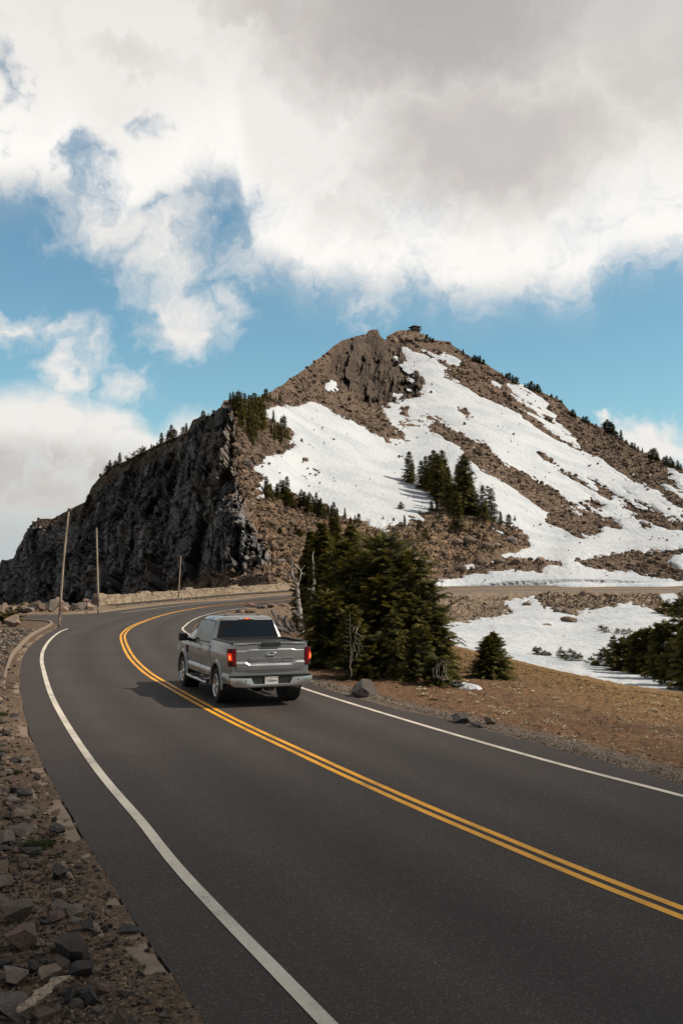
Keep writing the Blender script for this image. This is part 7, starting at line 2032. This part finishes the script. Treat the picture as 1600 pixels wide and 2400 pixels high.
# mirrors, handles, seams, steps
for sx in (-1, 1):
    mb = MB(); mb.prism([(4.14, 1.265), (4.16, 1.255), (4.30, 1.29), (4.33, 1.36), (4.28, 1.44), (4.16, 1.462), (4.14, 1.45)], 'x', sx * 1.02, sx * 1.235)
    mr = mb.build('mirror', m_black, TR, bevel=0.022, sm=True, angle=40)
    mb = MB(); mb.box((min(sx * 1.04, sx * 1.215), 4.132, 1.285), (max(sx * 1.04, sx * 1.215), 4.138, 1.43)); mb.build('mirror_glass', m_cglass, mr)
    mb = MB(); mb.tube([(sx * 0.90, 4.26, 1.28), (sx * 1.05, 4.24, 1.31)], [0.05, 0.035], 10); mb.build('mirror_arm', m_black, mr, True)
    for y in (2.28, 3.22):
        mb = MB(); mb.prism([(y - 0.115, 1.105), (y + 0.115, 1.105), (y + 0.125, 1.12), (y + 0.115, 1.140), (y - 0.115, 1.140), (y - 0.125, 1.12)], 'x', sx * 0.972, sx * 0.992); mb.prism([(y - 0.11, 1.11), (y - 0.07, 1.11), (y - 0.07, 1.135), (y - 0.11, 1.135)], 'x', sx * 0.945, sx * 0.972); mb.prism([(y + 0.07, 1.11), (y + 0.11, 1.11), (y + 0.11, 1.135), (y + 0.07, 1.135)], 'x', sx * 0.945, sx * 0.972)
        mb.build('door_handle', m_chrome, TR, bevel=0.005)
    def seam(y0, z0, y1, z1, w=0.007):
        zs_ = np.linspace(z0, z1, 14); ys_ = np.linspace(y0, y1, 14)
        V = []
        for y, z in zip(ys_, zs_):
            x = np.interp(z, [p[1] for p in SIDE] + [1.26], [p[0] for p in SIDE] + [0.924]) + 0.0035 if z < 1.262 else hw(z) + 0.0105
            V += [(sx * x, y - w, z), (sx * x, y + w, z)]
        mb = MB(); mb.add(V, [(2 * i, 2 * i + 1, 2 * i + 3, 2 * i + 2) for i in range(13)]); return mb
    for (y0, z0, y1, z1) in ((1.935, 0.52, 1.935, 1.262), (2.96, 0.55, 2.96, 1.262), (4.32, 0.60, 4.34, 1.25), (2.02, 0.86, 2.02, 1.262)):
        seam(y0, z0, y1, z1).build('door_gap', m_seam, TR)
    mb = MB(); V = []
    mb.tube([(sx * 0.99, 2.06, 0.385), (sx * 0.995, 2.2, 0.375), (sx * 0.995, 4.1, 0.375), (sx * 0.99, 4.22, 0.385)], 0.042, 12)
    for y in (2.3, 3.2, 4.0): mb.box((min(sx * 0.70, sx * 0.97), y - 0.03, 0.385), (max(sx * 0.70, sx * 0.97), y + 0.03, 0.44))
    sb = mb.build('side_step', m_satin, TR, True)
    mb = MB(); mb.box((min(sx * 0.955, sx * 1.025), 2.3, 0.4175), (max(sx * 0.955, sx * 1.025), 2.75, 0.424)); mb.box((min(sx * 0.955, sx * 1.025), 3.35, 0.4175), (max(sx * 0.955, sx * 1.025), 3.85, 0.424)); mb.build('step_tread', m_black, sb)
    mb = MB(); mb.box((min(sx * 0.965, sx * 0.985), 4.40, 0.93), (max(sx * 0.965, sx * 0.985), 4.50, 1.14)); mb.build('fender_vent', m_black, TR, bevel=0.008)
    mb = MB(); mb.prism([(5.55, 0.92), (5.80, 0.90), (5.80, 1.04), (5.6, 1.08)], 'x', sx * 0.80, sx * 0.94); mb.build('headlight', m_clear, TR, bevel=0.02)
# third brake lamp, roof clips
mb = MB(); mb.prism([(-0.20, 1.874), (0.20, 1.874), (0.185, 1.905), (-0.185, 1.905)], 'y', 2.135, 2.26); hl = mb.build('high_brake_lamp', m_clear, TR, bevel=0.006)
mb = MB(); mb.prism([(-0.078, 1.877), (0.078, 1.877), (0.068, 1.902), (-0.068, 1.902)], 'y', 2.128, 2.134); mb.build('brake_element', m_lit, hl)
mb = MB(); mb.box((-0.03, 2.1262, 1.882), (0.03, 2.1275, 1.896)); mb.build('brake_bulb', m_hot, hl)
for x in (-0.42, 0.40):
    mb = MB(); mb.box((x - 0.05, 2.48, 1.942), (x + 0.05, 2.60, 1.968)); mb.build('roof_clip', m_black, TR, bevel=0.01)
mb = MB(); mb.prism([(-0.62, 0.62), (0.62, 0.62), (0.66, 1.0), (-0.66, 1.0)], 'y', 5.865, 5.90); mb.build('grille', m_black, TR, bevel=0.02)
mb = MB(); mb.prism([(-0.85, 0.48), (0.85, 0.48), (0.90, 0.64), (-0.90, 0.64)], 'y', 5.72, 5.93); mb.build('front_bumper', m_satin, TR, bevel=0.03)
# steering wheel and seats seen dimly through the glass are left to the tint; outer shell only
TR.location = _l; TR.rotation_euler = (0, 0, 0.365)

# ================================================================== AN ADDED SHADE CLOUD (outside the picture, over the sun side: put in to half shade the nearest stretch of road)
def shade_cloud(centre_ground, alt, rx, ry, dens):
    c = Vector(centre_ground) + SUN_DIR * (alt / SUN_DIR.z)
    bm = bmesh.new(); bmesh.ops.create_icosphere(bm, subdivisions=5, radius=1.0)
    V = np.array([v.co[:] for v in bm.verts]); F = np.array([[v.index for v in f.verts] for f in bm.faces]); bm.free()
    V *= (1 + 0.16 * fbm(V * 2.2, 4, seed=3))[:, None] * np.array([rx, ry, 9.0])
    m, t, b = material('shade_cloud_vapour')
    co = t.node('ShaderNodeTexCoord').outputs['Object']
    n = t.noise(co, 0.05, 5, 0.6)
    r = t.vmath('LENGTH', t.vmath('MULTIPLY', co, (1 / rx, 1 / ry, 0)))
    a = t.math('MULTIPLY', t.ss(t.math('ADD', r, t.math('MULTIPLY', t.math('SUBTRACT', n, 0.5), 0.3)), 1.0, 0.5), dens)
    df = t.node('ShaderNodeBsdfDiffuse'); df.inputs[0].default_value = (0.9, 0.9, 0.9, 1)
    tp = t.node('ShaderNodeBsdfTransparent'); mx = t.node('ShaderNodeMixShader')
    t.put(mx.inputs[0], a); t.l.new(tp.outputs[0], mx.inputs[1]); t.l.new(df.outputs[0], mx.inputs[2]); t.l.new(mx.outputs[0], t.n['Material Output'].inputs[0])
    o = link('shade_cloud', mesh_np('shade_cloud', V, F, m, True), None, c)
    return tag(o, 'unseen cloud high over the sunny side of the road', 'shade_cloud', None, 'stuff')
shade_cloud((4.0, -10.0, 0.0), 420.0, 60.0, 32.0, 0.84)
